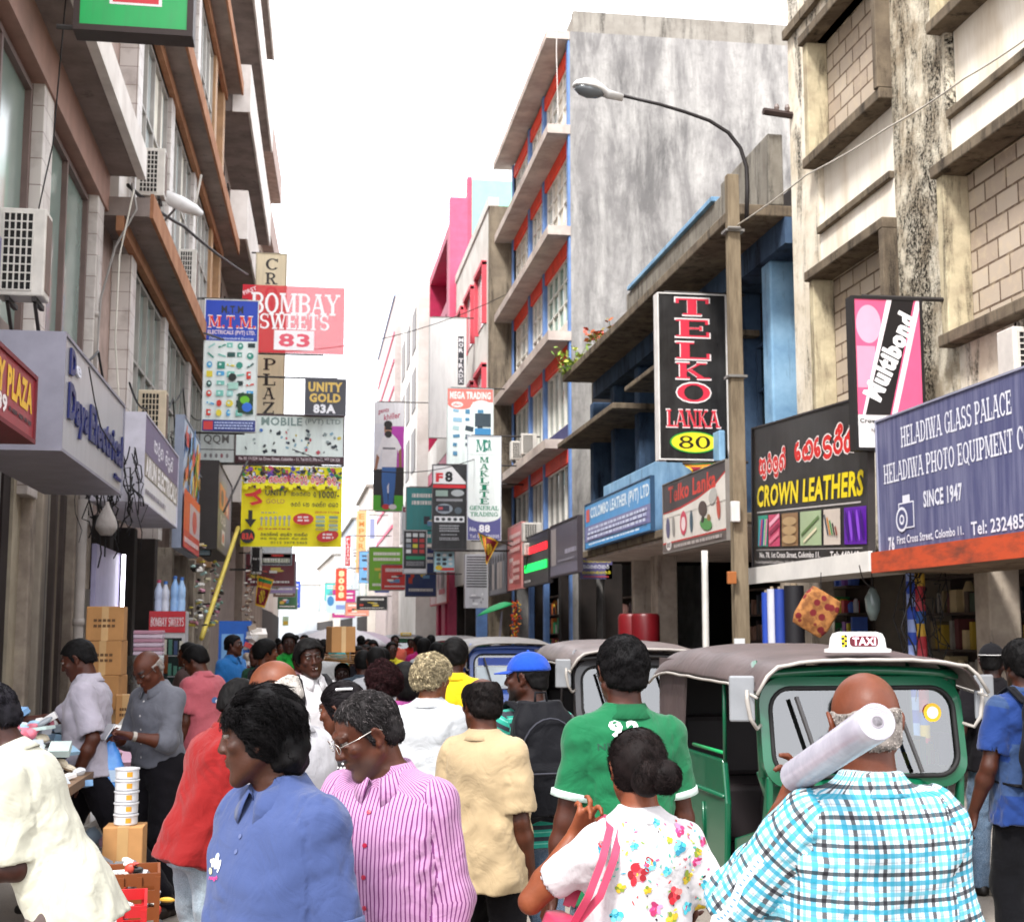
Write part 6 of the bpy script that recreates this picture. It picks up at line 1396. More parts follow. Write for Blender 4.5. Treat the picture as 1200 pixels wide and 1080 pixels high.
    def make_shoes(s, c):
        for nm in ('L', 'R'):
            An, fw = s.J['l'+nm][2], s.J['f'+nm]; k = s.k; v = Vol(max(s.h, .008)); dn = np.array([0, 0, -1.])
            v.cone(An + dn*.045*k - fw*.045*k, An + dn*.045*k + fw*.06*k, .036*k, .04*k, .02); v.cone(An + dn*.045*k + fw*.06*k, An + dn*.052*k + fw*.155*k, .042*k, .03*k, .02); v.cone(An + dn*.01*k - fw*.02*k, An + dn*.045*k - fw*.03*k, .04*k, .04*k, .02)
            v.field(); z0 = An[2]-.075*k; v.D = np.maximum(v.D, z0 - v.world()[2]); V, Fq = v.mesh(); np_mesh('shoe', V, Fq, plain(c, .5), s.root)
    def cap(s, c, back=False, line=None):
        k = s.k; v = Vol(min(s.h, .007)); v.ell((0, -.012, .035), (.085, .107, .092), None, .01); v.field(); X, Y, Z = v.world(); D = np.maximum(v.D, .035 + .12*Y*(0) - Z)
        D = np.maximum(D, -((X/.079)**2 + ((Y+.012)/.101)**2 + ((Z-.03)/.086)**2 - 1)*.08 if False else D); V, Fq = surf(D.astype(f32), v.lo, v.h)
        sg = -1 if back else 1; b = MB(); n = 14; up, dn = [], []
        for i in range(n):
            a = math.pi*(.16 + .68*i/(n-1)); up.append(((.084*math.cos(a)), sg*(.104*math.sin(a))-.012, .04)); dn.append((.088*math.cos(a), sg*(.104*math.sin(a) + .07*math.sin(a)**1.5)-.012, .03))
        b.loft([up, dn, [(x, y, z-.006) for x, y, z in dn], [(x, y, z-.006) for x, y, z in up]], closed=False)
        o = np_mesh('cap', s.hc + (V*k) @ s.Rh.T, Fq, cloth(c), s.root)
        b.v = [tuple(s.hc + s.Rh @ (np.array(p)*k)) for p in b.v]; b.build('brim', cloth(c), o, smooth=True)
        if line: MB().tube([tuple(s.hc + s.Rh @ (np.array((.0865*math.sin(a), .109*math.cos(a)-.012, .047))*k)) for a in (2*math.pi*i/24 for i in range(25))], .0025, 5).build('piping', plain(line), o)
        mb = MB().ball(tuple(s.Hd((0, -.012, .127))), .008, 8, 6).build('button', cloth(c), o)
    def world(s, p):
        return np.array(s.root.location) + rz_(s.yaw) @ np.array(p, float)
    def local(s, p):
        return rz_(-s.yaw) @ (np.array(p, float) - np.array(s.root.location))
def gx(u, Y): return atY(u, 740, Y).x
# ================================================================ three-wheelers
def see_glass(name, tint='#9fb5ae', refl=.62):
    key = ('see', name)
    if key in MATS: return MATS[key]
    m = bpy.data.materials.new(name); m.use_nodes = True; n, l = m.node_tree.nodes, m.node_tree.links
    n.remove(n['Principled BSDF']); o = n['Material Output']; mx = n.new('ShaderNodeMixShader'); t = n.new('ShaderNodeBsdfTransparent'); g = n.new('ShaderNodeBsdfGlossy'); g.inputs['Roughness'].default_value = .04
    t.inputs[0].default_value = (*srgb(tint), 1); lw = n.new('ShaderNodeLayerWeight'); lw.inputs[0].default_value = refl
    l.new(lw.outputs['Fresnel'], mx.inputs[0]); l.new(t.outputs[0], mx.inputs[1]); l.new(g.outputs[0], mx.inputs[2]); l.new(mx.outputs[0], o.inputs[0])
    MATS[key] = m; return m
def vinyl(c):
    key = ('vinyl', c)
    if key in MATS: return MATS[key]
    k = NT('canvas_hood', .45, 0, .4); v = k.coord(); col = srgb(c)
    k.base(k.ramp(k.noise(v, 3, 6, .6), [(.3, tuple(x*.75 for x in col)), (.7, tuple(x*1.15 for x in col))])); k.bump(k.math('ADD', k.noise(v, 5, 4, .5, 1.5), k.math('MULTIPLY', k.noise(v, 250, 2), .1)), .35, .02)
    MATS[key] = k.m; return k.m
M_blackp = plain('#1c1a1a', .5); M_chrome = plain('#b9b6b0', .25, .9); M_rub = plain('#151414', .7)
def paint_car(c):
    key = ('car', c)
    if key in MATS: return MATS[key]
    k = NT('body_paint', .3, 0, .5); v = k.coord(); col = srgb(c)
    k.base(k.mix(k.ramp(k.noise(v, 6, 7, .7), [(.55, 0.0), (.8, .5)]), col, tuple(x*.55+.02 for x in col))); k.b.inputs['Coat Weight'].default_value = .4; k.bump(k.noise(v, 3, 3), .05, .01)
    MATS[key] = k.m; return k.m
def rrect(hw, z0, z1, r, n=6):
    P = []
    for cx, cz, a0 in ((hw-r, z0+r, -90), (hw-r, z1-r, 0), (-hw+r, z1-r, 90), (-hw+r, z0+r, 180)):
        for i in range(n+1): a = R(a0+90*i/n); P.append((cx+r*math.cos(a), cz+r*math.sin(a)))
    return P
def tuk(label, x, y, body, roof, band=None, taxi=None, trim='#a39d96', glassm=None, rz=0):
    t = thing('auto_rickshaw', label, 'three-wheeler', (x, y, 0), rz, 'three-wheelers standing along the right side')
    cp = paint_car(body); hood = vinyl(roof)
    fy = lambda z: .06 + .16*max(0, z-.95) + .12*max(0, .95-z)**1.2*-.2      # rake of the front
    # front: frame round the windscreen
    out, inn = rrect(.62, .86, 1.49, .16), rrect(.555, .93, 1.42, .13)
    b = MB(); L = [[(px, fy(pz)+dy, pz) for px, pz in pl] for pl, dy in ((inn, .07), (out, .09), (out, .0), (inn, -.012), (inn, .07))]
    b.loft(L, caps=False); b.build('windscreen_frame', cp, t, autosmooth=True)
    b = MB(); pl = rrect(.56, .925, 1.425, .13); b.tube([(px, fy(pz)-.012, pz) for px, pz in pl + pl[:1]], .014, 6, False); b.build('rubber_seal', M_rub, t, smooth=True)
    b = MB(); pl = rrect(.55, .935, 1.415, .125); b.add([(px, fy(pz)+.0, pz) for px, pz in pl], [tuple(range(len(pl)))]); gl = b.build('windscreen', glassm or see_glass('windscreen_glass'), t)
    b = MB(); b.tube([(-.30, .0, .95), (-.42, .07, 1.38)], .014, 6); b.tube([(.30, .0, .95), (.17, .07, 1.38)], .014, 6); b.v = [(p[0], p[1]-.012, p[2]) for p in b.v]; b.build('windscreen_rod', plain('#4a4848', .4, .4), t)  # two dark rods slanting across the windscreen
    # nose
    rg = []
    for z, hw, yb in ((.28, .26, .10), (.40, .36, -.02), (.6, .46, -.08), (.8, .55, -.05), (.94, .615, .045)):
        rg.append([(hw*math.sin(a), yb + (1-math.cos(a))*.34*(1 if z < .9 else .5), z) for a in (R(-90+180*i/16) for i in range(17))])
    b = MB(); b.loft(rg, closed=False); o = b.build('nose', cp, t, smooth=True); so = o.modifiers.new('thickness', 'SOLIDIFY'); so.thickness = .02
    b = MB(); b.lathe((0, -.075, .62), [(.0001, -.03), (.07, -.02), (.085, 0), (.09, .03)], 20, (0, 1, 0)); b.build('headlight', plain('#d8d8d4', .1, .3), t, smooth=True)
    MB().box((-.2, -.075, .42), (.2, -.06, .52)).build('number_plate', plain('#d8c43a', .5), t)
    # floor tub and rear body
    MB().box((-.58, .3, .26), (.58, 2.35, .34)).build('floor_pan', M_blackp, t, bevel=.01)
    for sx in (-1, 1):
        b = MB(); b.prism([(.78, .3), (2.38, .3), (2.42, .6), (2.36, .96), (.80, .96), (.74, .7)], (sx*.64, 0, 0), (0, 1, 0), (0, 0, 1), (-sx*.04, 0, 0)); sp_ = b.build('side_panel', cp, t, bevel=.012)
        b = MB(); b.tube([(sx*.645, .76, .74), (sx*.65, 1.5, .74), (sx*.645, 2.38, .74)], .014, 6); b.tube([(sx*.645, 1.2, .4), (sx*.648, 1.2, .66)], .01, 5); b.build('moulding', cp, sp_, smooth=True)
        MB().prism([(.12, .3), (.72, .3), (.70, .5), (.2, .62), (.1, .93), (.07, .93)], (sx*.60, 0, 0), (0, 1, 0), (0, 0, 1), (-sx*.04, 0, 0)).build('door_step', cp, t, bevel=.01)
        MB().tube([(sx*.60, .14, .92), (sx*.60, .2, 1.5), (sx*.58, .3, 1.56)], .026, 8).build('pillar', cp, t, smooth=True)
        MB().tube([(sx*.62, .80, .95), (sx*.61, .82, 1.56)], .013, 8).build('pillar', cp, t, smooth=True)
        MB().tube([(sx*.62, .16, .99), (sx*.62, .8, 1.0)] if sx > 0 else [(sx*.62, .8, 1.0), (sx*.62, 1.5, 1.0)], .012, 6).build('side_bar', plain('#1f9a5a', .4), t, smooth=True)
        b = MB(); b.prism([(1.75, .96), (2.36, .96), (2.34, 1.56), (1.62, 1.56)], (sx*.63, 0, 0), (0, 1, 0), (0, 0, 1), (-sx*.015, 0, 0)); b.build('side_curtain', hood, t)
        # mirrors
        mi = MB().box((-.07, -.012, -.13), (.07, .012, .13)); mi.v = [(sx*.74 + a, .07 + b_ + a*sx*.25, 1.37 + c) for a, b_, c in mi.v]; m_ = mi.build('mirror', plain('#7f8184', .35), t, bevel=.012)
        MB().tube([(sx*.61, .12, 1.22), (sx*.66, .05, 1.20), (sx*.70, .045, 1.26), (sx*.715, .05, 1.36), (sx*.715, .052, 1.42)], [.011, .011, .012, .014, .01], 7).build('mirror_arm', plain(trim, .3), m_, smooth=True)
    MB().box((-.6, 2.3, .34), (.6, 2.4, .96)).build('tail_panel', cp, t, bevel=.02); MB().box((-.61, 2.33, .96), (.61, 2.36, 1.5)).build('rear_curtain', plain('#2a2526', .7), t)  # blackish curtain: the shade inside the cab is put into its colour
    # hood: arched canvas stretched over the bows
    rg = []; rr_ = random.Random(len(label))
    for i in range(15):
        yy = -.06 + i*(2.48/14); bow = min(abs(yy-q) for q in (.1, .85, 1.55, 2.36)); sag = -.035*min(1, bow/.3); fr = max(0, 1-i/3)*.05; bk = max(0, (i-11)/3)**2*.10
        row = []
        for j in range(21):
            a = -1 + 2*j/20; zz = 1.655 - .09*abs(a)**3 - (.12*max(0, abs(a)-.86)/.14) + .04*i/14 + sag*(1-abs(a)**4) - fr - bk + rr_.uniform(-.003, .003); row.append((.69*np.sign(a)*abs(a)**.9, yy + .0, zz))
        rg.append(row)
    b = MB(); b.loft(rg, closed=False); o = b.build('canvas_hood', hood, t, smooth=True); so = o.modifiers.new('thickness', 'SOLIDIFY'); so.thickness = .02
    ss = o.modifiers.new('soft', 'SUBSURF'); ss.levels = 1; ss.render_levels = 1
    b = MB(); b.tube([(p[0]*1.01, p[1]-.012, p[2]+.004) for p in rg[0]], .0105, 7); pp = b.build('piping', plain(trim, .4), o, smooth=True)
    for sx in (0, -1): MB().tube([(p[0]*1.005, p[1], p[2]-.012) for p in (row[sx] for row in rg)], .009, 6).build('piping', plain(trim, .4), o, smooth=True)
    MB().tube([(px, fy(1.45)+.03, 1.495 + .03*(1-abs(px/.62)**2)) for px in np.linspace(-.62, .62, 13)], .03, 8).build('header_rail', cp, t, smooth=True)
    # inside
    MB().box((-.52, 1.55, .34), (.52, 2.2, .72)).build('passenger_seat', plain('#2b2426', .6), t, bevel=.04); MB().box((-.52, 2.12, .72), (.52, 2.28, 1.15)).build('backrest', plain('#2b2426', .6), t, bevel=.04)
    MB().box((-.3, .78, .34), (.3, 1.12, .72)).build('driver_seat', plain('#1f1b1c', .6), t, bevel=.04)
    b = MB(); b.tube([(0, .2, .5), (0, .32, .98)], .03, 8); b.tube([(-.34, .45, 1.02), (-.2, .36, 1.0), (.2, .36, 1.0), (.34, .45, 1.02)], .016, 7); b.build('handlebar', M_chrome, t, smooth=True)
    MB().box((-.5, .14, .86), (.5, .34, .97)).build('dashboard', M_blackp, t, bevel=.02)
    for p in ((0, .12, .22), (-.5, 2.0, .22), (.5, 2.0, .22)):
        w_ = MB().lathe((p[0]-.055, p[1], p[2]), [(.13, 0), (.2, .0), (.218, .02), (.218, .09), (.2, .11), (.13, .11)], 24, (1, 0, 0)).build('wheel', M_rub, t, autosmooth=True); MB().lathe((p[0]-.06, p[1], p[2]), [(.0001, 0), (.12, .0), (.13, .03), (.13, .09), (.0001, .12)], 18, (1, 0, 0)).build('rim', M_chrome, w_, autosmooth=True)
    if band: 
        b = MB(); b.add([(px, fy(pz)-.006, pz) for px, pz in ((-.5, 1.27), (.5, 1.27), (.5, 1.38), (-.5, 1.38))], [(0, 1, 2, 3)]); b.build('sun_band', plain(band, .4), t)
        b = MB(); b.add([(px, fy(pz)-.005, pz) for px, pz in ((-.52, .98), (.52, .98), (.53, 1.25), (-.53, 1.25))], [(0, 1, 2, 3)]); b.build('sun_shade', plain('#cfdbe2', .3), t)
    return t, fy
T1, fy = tuk('green TAXI three-wheeler with grey brown canvas hood and round mirrors on its front pillars', 3.21, 7.55, '#07573a', '#564a49')
b = MB(); b.box((-.52, .12, .98), (-.1, .3, 1.02)); 
for i in range(46):
    r0 = random.Random(i); x0 = r0.uniform(.0, .5); b.cur = i % 6; b.box((x0, .14 + r0.uniform(0, .08), .975), (x0 + r0.uniform(.03, .08), .24 + r0.uniform(0, .05), 1.0 + r0.uniform(.02, .16)))
b.build('dashboard_trinkets', [plain(c, .4) for c in ('#c9b23a', '#3f8f5a', '#c25a3a', '#8a5aa0', '#d8d0c0', '#3a6ab0')], T1)
MB().lathe((.43, fy(1.28)-.008, 1.28), [(.0001, 0), (.04, 0), (.055, 0), (.0001, -.002)], 20, (0, 1, 0)).build('sticker', plain('#d8a81c', .4), T1)
MB().lathe((.43, fy(1.28)-.0105, 1.28), [(.0001, 0), (.035, 0), (.0001, -.001)], 20, (0, 1, 0)).build('sticker', plain('#e4e2dc', .4), T1)
MB().box((-.12, fy(1.38)-.01, 1.33), (-.02, fy(1.38)-.006, 1.40)).build('sticker', plain('#c9702a', .4), T1)
tx = thing('taxi_sign', 'white domed TAXI roof sign with checker end on the green three-wheeler', 'taxi sign', (3.16, 7.58, 1.632))
rg = [[(hw*math.cos(a), dp*math.sin(a), z) for a in (2*math.pi*i/28 for i in range(28))] for z, hw, dp in ((0, .2, .075), (.02, .2, .075), (.025, .165, .06), (.09, .155, .055), (.118, .14, .045), (.128, .11, .03))]
def sq(rg, n=4.): return [[(np.sign(x)*abs(x)**1*1., y, z) for x, y, z in r_] for r_ in rg]
rg = []
for z, hw, dp in ((0, .195, .07), (.018, .195, .07), (.024, .168, .058), (.08, .16, .052), (.108, .145, .044), (.118, .11, .03)):
    ring = []
    for i in range(36):
        a = 2*math.pi*i/36; c_, s_ = math.cos(a), math.sin(a); ring.append((hw*np.sign(c_)*abs(c_)**.5, dp*np.sign(s_)*abs(s_)**.5, z))
    rg.append(ring)
MB().loft(rg).build('lamp_case', plain('#dedcd8', .25), tx, autosmooth=True)
MB().prism([(px, pz) for px, pz in rrect(.085, .034, .094, .022)], (.015, -.0535, 0), (1, 0, 0), (0, .0, 1), (0, -.008, 0)).build('red_window', plain('#5a1622', .3), tx)
v2, fs, _ = text_mesh('TAXI', .03); b = MB(); b.add([(.015-.07+.14*a, -.063, .042+.044*c) for a, c in v2], fs); b.build('lettering', emis('#f0b8c4', .9), tx)
b = MB()
for i in range(2):
    for j in range(5): b.cur = (i+j) % 2; b.box((-.118+.016*i, -.0575, .03+.014*j), (-.102+.016*i, -.05, .044+.014*j))
b.build('checker', [plain('#e0c81f', .4), plain('#1a1818', .4)], tx)
T2, _ = tuk('dark three-wheeler with grey brown hood standing behind the green TAXI one', 3.08, 12.4, '#2a2628', '#6f6462')
T3, _ = tuk('silver hooded three-wheeler with blue band and pale shade in its windscreen', 2.95, 19.6, '#3a5aa8', '#8c8884', band='#2a4fb8')
T4, _ = tuk('small green three-wheeler far down the street with a yellow roof lamp', 3.0, 42, '#157a48', '#4a4446')
yl = thing('taxi_sign', 'yellow roof lamp on the far green three-wheeler', 'taxi sign', (3.0, 42.1, 1.62)); MB().box((-.17, -.06, 0), (.17, .06, .11)).build('lamp_case', plain('#e0b81f', .4), yl, bevel=.03); MB().box((-.12, -.064, .03), (.12, -.0601, .08)).build('panel', plain('#d8d0b0', .4), yl)
T5, _ = tuk('grey hooded three-wheeler with green body parked behind the silver hooded one', 3.05, 27.5, '#146b40', '#5d5654')
# ================================================================ people
def wl(P, p): return tuple(P.local(p))
def backpack(name, label, P, c, z0=.02, hgt=.46, wd=.30, dp=.17, logo=None, x0=0.0):
    """rucksack worn on the back of P"""
    k = P.k; t = thing(name, label, 'backpack', tuple(P.world(P.T((x0, -.2, z0)))), P.yaw)
    inv = np.array(P.T((x0, -.2, z0)))
    v = Vol(max(.006, min(P.h, .01))); q = lambda p: P.Rt @ (np.array(p)*k)
    v.loft(np.zeros(3), P.Rt, [tuple(a*k for a in r_) for r_ in ((-.0, 0, -.02, wd*.48, dp*.42), (.05, 0, -.02, wd*.5, dp*.5), (hgt*.55, 0, -.01, wd*.48, dp*.48), (hgt*.85, 0, .01, wd*.42, dp*.4), (hgt, 0, .03, wd*.28, dp*.25))], .02, n=3.2)
    v.loft(q((0, -dp*.45, 0)), P.Rt, [tuple(a*k for a in r_) for r_ in ((.03, 0, 0, wd*.36, .045), (hgt*.3, 0, 0, wd*.38, .06), (hgt*.46, 0, 0.0, wd*.36, .05), (hgt*.5, 0, .02, wd*.32, .02))], .012, n=3.5)
    v.field(); X, Y, Z = v.world(); v.D = v.D + .006*folds(X, Y, Z, (.3, .2, 1), 40, 5) + .004*noise3(X, Y, Z, 40, 2); V, Fq = v.mesh()
    np_mesh('bag_body', V, Fq, cloth(c, .6), t)
    b = MB()
    for sx in (-1, 1):
        pts = [q((sx*.085, .06, hgt*.92)), q((sx*.095, .17, .515-z0)), q((sx*.10, .24, .48-z0)), q((sx*.11, .33, .36-z0)), q((sx*.135, .335, .2-z0)), q((sx*.16, .24, .06-z0)), q((sx*.13, .06, .03))]
        n = 5; S_ = []
        for i in range(len(pts)-1): S_ += [pts[i]*(1-j/n) + pts[i+1]*j/n for j in range(n)]
        S_.append(pts[-1]); L = []
        for i, p in enumerate(S_):
            d = unit(S_[min(i+1, len(S_)-1)] - S_[max(i-1, 0)]); a = P.Rt @ np.array([1, 0, 0]); nn = unit(np.cross(d, a)); L.append([p - a*.022*k + nn*.006, p + a*.022*k + nn*.006, p + a*.022*k - nn*.005, p - a*.022*k - nn*.005])
        b.loft(L)
    b.build('strap', cloth(c, .6), t, smooth=True)
    MB().tube([q((-.03, .02, hgt*.98)), q((-.025, .03, hgt*1.08)), q((.025, .03, hgt*1.08)), q((.03, .02, hgt*.98))], .006, 6).build('handle', cloth(c, .6), t, smooth=True)
    mb = MB(); mb.tube([q((wd*.4*math.cos(a), -dp*.40 - .01*math.sin(a), hgt*.55 + hgt*.32*math.sin(a))) for a in (math.pi*i/12 for i in range(13))], .004, 5); mb.tube([q((-wd*.33, -dp*.78, hgt*.42)), q((wd*.33, -dp*.78, hgt*.42))], .004, 5)
    mb.build('zip', plain('#3a3a42', .4, .4), t)
    if logo: mb = MB().lathe(q((.0, -dp*.82, hgt*.3)), [(.0001, 0), (.02*k, .002), (.0001, .004)], 10, P.Rt @ np.array([0, -1, 0])); mb.build('badge', plain(logo, .4), t)
    return t
blk = lambda: cloth('#1b191b'); jean = lambda: cloth('#45627f', denim=True); djean = lambda: cloth('#27303f', denim=True)
G1 = 'people in the crowded street'
# --- nearest row
P9 = Person('man in blue polo shirt with thick wavy black hair, looking left', gx(341, 3.5), 3.5, 130, 1.645, .0055, tone='#4b2d1f', fat=.05, lean=4, head=(-50, 6, 0), hair='wavy', strands=6500, hairc='#0b090a', stubble=.15, seed=3, hunch=.02,
    shirt=dict(mat=cloth('#4c5a86'), collar='fold', loose=.03, sleeve=.78, amp=.013, hem=-.16, cuff=cloth('#4f5d86')), pants=dict(mat=blk()))
fl = [(.5+.5*math.cos(i*.52), .5+.5*math.sin(i*.52)) for i in range(12)]; disc = [tuple(range(12))]
tm = lambda t, b=.02, sh=0: text_mesh(t, b, sh)[:2]
it = [(fl, disc, -.09, .315, .016, .022, '#c9c6a8', 0), (fl, disc, -.075, .33, .02, .02, '#9aa6c0', 0), (fl, disc, -.07, .31, .022, .014, '#d8dbe6', 20), (fl, disc, -.095, .295, .022, .014, '#b9b48a', -20)]
for i in range(4): it.append((fl, disc, -.055-.012*i, .312+.006*(i % 2), .012, .03, ['#e3e6ee', '#c3cbe0', '#aab6d2', '#d8c9a8'][i], 30*i))
it.append((*tm('rough', .02, .3), -.072, .282, .05, .014, '#c22f7a', 8))
P9.decal('chest_emblem', it, True)
for z0 in (.405, .37):
    q = P9.hit(P9.T((0, .4, z0-.02)), P9.Rt @ np.array([0, -1, 0]))
    if q is not None: MB().lathe(q[0]+q[1]*.001, [(.0001, 0), (.006, 0), (.006, .002), (.0001, .0025)], 10, q[1]).build('button', plain('#49547a', .4), P9.root)

M_ps = striped('pink_striped_shirt', srgb('#a87d9f'), [(srgb('#662f60'), [(.0, .32)], .0115)])
P10 = Person('man in pink striped shirt and thin glasses bending his grey flecked head left', gx(465, 3.95), 3.95, 150, 1.635, .0055, tone='#5b3524', fat=.03, lean=7, head=(-45, 24, 0), hair='thin', hairc='#262323', strands=6000, seed=8, glasses='#b9b4ac', stubble=.45, grey=True,
    shirt=dict(mat=M_ps, sleeve=1.95, buttons='#a01f3a', loose=.03, amp=.012), pants=dict(mat=cloth('#2f2a30')))
tip, pos = atY(1028, 845, 2.50), atY(942, 903, 2.95)
P22 = Person('bald man in blue and white checked shirt carrying a white roll on his shoulder', gx(1012, 2.95), 2.95, 2, 1.695, .0055, tone='#70402a', fat=.035, hair='bald', hairc='#8f8781', strands=2500, seed=12, head=(-6, 4, 0),
    arms=dict(L=dict(w=(-.175, .08, 1.345), hint=(-.55, .55, -1), f=(.45, .3, .75), p=(.75, .1, -.5), t=(.2, -.9, .3), curl=38)),
    shirt=dict(mat=plaid('blue_checked_shirt'), sleeve={'L': .93, 'R': 1.9}, loose=.036, amp=.014, hem=-.18), pants=dict(mat=cloth('#2b2a30')))
fv = [[], []]; nv = 90
M_fw = cloth('#d9d5d6')
P21 = Person('woman in white floral top with dark hair in a bun and a pink shoulder bag', gx(746, 3.65), 3.65, 6, 1.515, .0055, tone='#8a5236', fem=True, fat=.05, hair='bun', hairc='#17100f', strands=11000, seed=15, head=(-4, 2, 0),
    arms=dict(L=dict(w=(-.135, .13, 1.20), hint=(-.8, -.1, -1), f=(.25, -.45, .85), p=(.1, -.9, -.35), t=(.95, .1, 0), curl=42), R=dict(w=(.27, .10, .80), hint=(.5, -1, 0))),
    shirt=dict(mat=M_fw, collar='round', loose=.012, sleeve=.6, amp=.007, hem=-.1), pants=dict(mat=cloth('#6a2434')))
r = random.Random(21); it = []
def flower(cx, cz, rad, cols, n=9):
    for i in range(n):
        a = i*2.4; d_ = rad*.55*math.sqrt(i/n)*1.5; it.append((fl, disc, cx+d_*math.cos(a), cz+d_*math.sin(a), rad*r.uniform(.65, 1.1), rad*r.uniform(.5, .9), r.choice(cols), r.uniform(0, 180)))
red, pink, blu, yel = ['#b81f2c', '#d8404a', '#e27a74', '#8a1420'], ['#c8407a', '#e08ab0', '#a02a5a'], ['#3fa8b8', '#6fc9d0', '#2a7f98'], ['#d8b83a', '#b8a028', '#7a8a2a']
def fpx(u, v_): return (u-743)/1594*3.5/P21.k, ((1.75-(v_-740)/1594*3.52) - .93*P21.k)/P21.k
for u, v_, rad, cl in ((723, 1022, .030, red), (771, 1048, .026, red), (778, 994, .022, blu), (737, 1008, .014, red), (805, 1002, .014, yel), (790, 1030, .02, yel), (815, 990, .014, pink), (782, 975, .018, pink), (803, 1012, .016, pink), (686, 992, .018, blu), (684, 988, .01, red), (704, 1038, .014, yel), (738, 1012, .018, blu), (760, 1020, .014, blu), (752, 965, .012, blu), (745, 1062, .02, pink), (790, 1065, .018, blu), (815, 1040, .014, blu), (735, 1040, .012, yel), (765, 985, .01, yel), (720, 990, .012, blu), (812, 1070, .014, yel), (700, 1070, .018, blu), (766, 1075, .02, yel)): flower(*fpx(u, v_), rad, cl)
for i in range(110):
    x0, z0 = fpx(r.uniform(672, 825), r.uniform(962, 1080)); it.append((fl, disc, x0, z0, r.uniform(.004, .016), r.uniform(.003, .007), r.choice(['#3f9a8a', '#5fae9a', '#c8507a', '#d8c03a', '#2f8fa8', '#7a9a3a', '#b83a3a', '#2a2024']), r.uniform(0, 180)))
P21.decal('floral_print', it)
# --- second row
P20 = Person('man with short black hair in a green polo with white trimmed sleeves, seen from behind', gx(730, 4.75), 4.75, 3, 1.765, .0065, tone='#4f2c1e', hair='short', hairc='#0b090a', strands=5000, seed=20, hair_t=.015,
    arms=dict(L=dict(w=(-.255, .03, .85)), R=dict(w=(.255, .05, .85))),
    shirt=dict(mat=cloth('#007048'), collar='fold', cmat=cloth('#006440'), loose=.016, sleeve=.62, amp=.010, cuff=cloth('#c9d8cf')), pants=dict(mat=djean()))
g2 = []
for i, ch in enumerate('92'): g2.append((*tm(ch, .05), -.058+.058*i, .437, .045, .055, '#d5ddd8', 0))
g2.append((*tm('NEW YORK', .01), -.02, .385, .20, .022, '#123f2c', 3)); g2.append(([(0, 0), (1, 0), (1, 1), (0, 1)], [(0, 1, 2, 3)], 0, .318, .08, .002, '#123f2c', 3))
P20.decal('back_print', g2)
P18 = Person('balding man in a loose cream shirt between the pink striped shirt and the black backpack', gx(569, 5.7), 5.7, -38, 1.59, .007, tone='#56311f', fat=.05, hair='balding', hairc='#15100f', strands=3500, hair_t=.014, head=(58, 4, 0), seed=23,
    shirt=dict(mat=cloth('#bda888'), sleeve=.76, loose=.026, amp=.014, hem=-.17), pants=dict(mat=blk()))
P8 = Person('bald man in white shirt and glasses, half hidden behind the blue polo shirt', gx(346, 4.9), 4.9, 55, 1.70, .007, tone='#7d4a30', hair='bald', hairc='#b9b2aa', strands=1200, head=(0, 22, 0), glasses='#c9b890', seed=25, lean=4,
    shirt=dict(mat=cloth('#c3c1c4'), sleeve=.7, loose=.03, amp=.012, hem=-.18), pants=dict(mat=blk()))
P1 = Person('heavy man in cream shirt and grey trousers bending at the left edge', gx(92, 4.75), 4.75, 82, 1.68, .0065, tone='#3f2118', fat=.03, lean=27, head=(10, 10, 0), hair='short', hairc='#17151a', strands=3000, seed=31,
    arms=dict(L=dict(w=(-.19, .36, 1.0), hint=(0, -.6, -1)), R=dict(w=(.17, .55, 1.0), hint=(0, -.4, -1))), legs=dict(L=dict(a=(-.1, .06, .075)), R=dict(a=(.1, -.12, .075))),
    shirt=dict(mat=cloth('#cccab9'), sleeve=.85, loose=.012, amp=.007, hem=-.16), pants=dict(mat=cloth('#6a5d5a'), loose=.008))
# --- third row
teal = striped('teal_striped_tee', srgb('#1f8472'), [(srgb('#262a32'), [(.0, .38)], .05), (srgb('#5fa894'), [(.72, .82)], .05)], 1)
P19 = Person('bearded man in blue cap and teal striped tee with a black backpack', gx(622, 6.3), 6.3, 12, 1.685, .008, tone='#4a2a1d', hair='crew', hair_t=.003, hairc='#0d0b0b', head=(48, 2, 0), stubble=.95, seed=35,
    arms=dict(L=dict(w=(-.2, .3, 1.0)), R=dict(w=(.31, .04, .86))), shirt=dict(mat=teal, collar='crew', sleeve=.55, loose=.022, hem=-.14), pants=dict(mat=jean()))
P19.cap('#2f51b0')
backpack('backpack', 'large black rucksack with front pocket worn over the teal striped tee', P19, '#17171b', z0=.0, hgt=.52, wd=.34, dp=.2, x0=-.02)
P16 = Person('person with curly pale grey hair in a thin white shirt', gx(504, 7.2), 7.2, -22, 1.655, .008, tone='#8a5a3c', hair='curly', hairc='#a89a7c', strands=3500, hair_t=.024, head=(-22, 5, 0), seed=38,
    shirt=dict(mat=cloth('#c9cbcd'), sleeve=1.2, loose=.03, hem=-.15), pants=dict(mat=cloth('#55504f')))
P17 = Person('man with short black hair in a bright yellow shirt', gx(533, 9.3), 9.3, -8, 1.735, .009, tone='#54301f', hair='short', hair_t=.02, seed=41, shirt=dict(mat=cloth('#d9bd17'), sleeve=.7, loose=.026), pants=dict(mat=blk()))
P26 = Person('person in a pink long sleeved shirt behind the curly pale grey hair', gx(476, 7.9), 7.9, 5, 1.60, .010, tone='#6a3f2a', hair='long', seed=43, shirt=dict(mat=cloth('#b85fa0'), sleeve=1.9, loose=.022), pants=dict(mat=djean()))
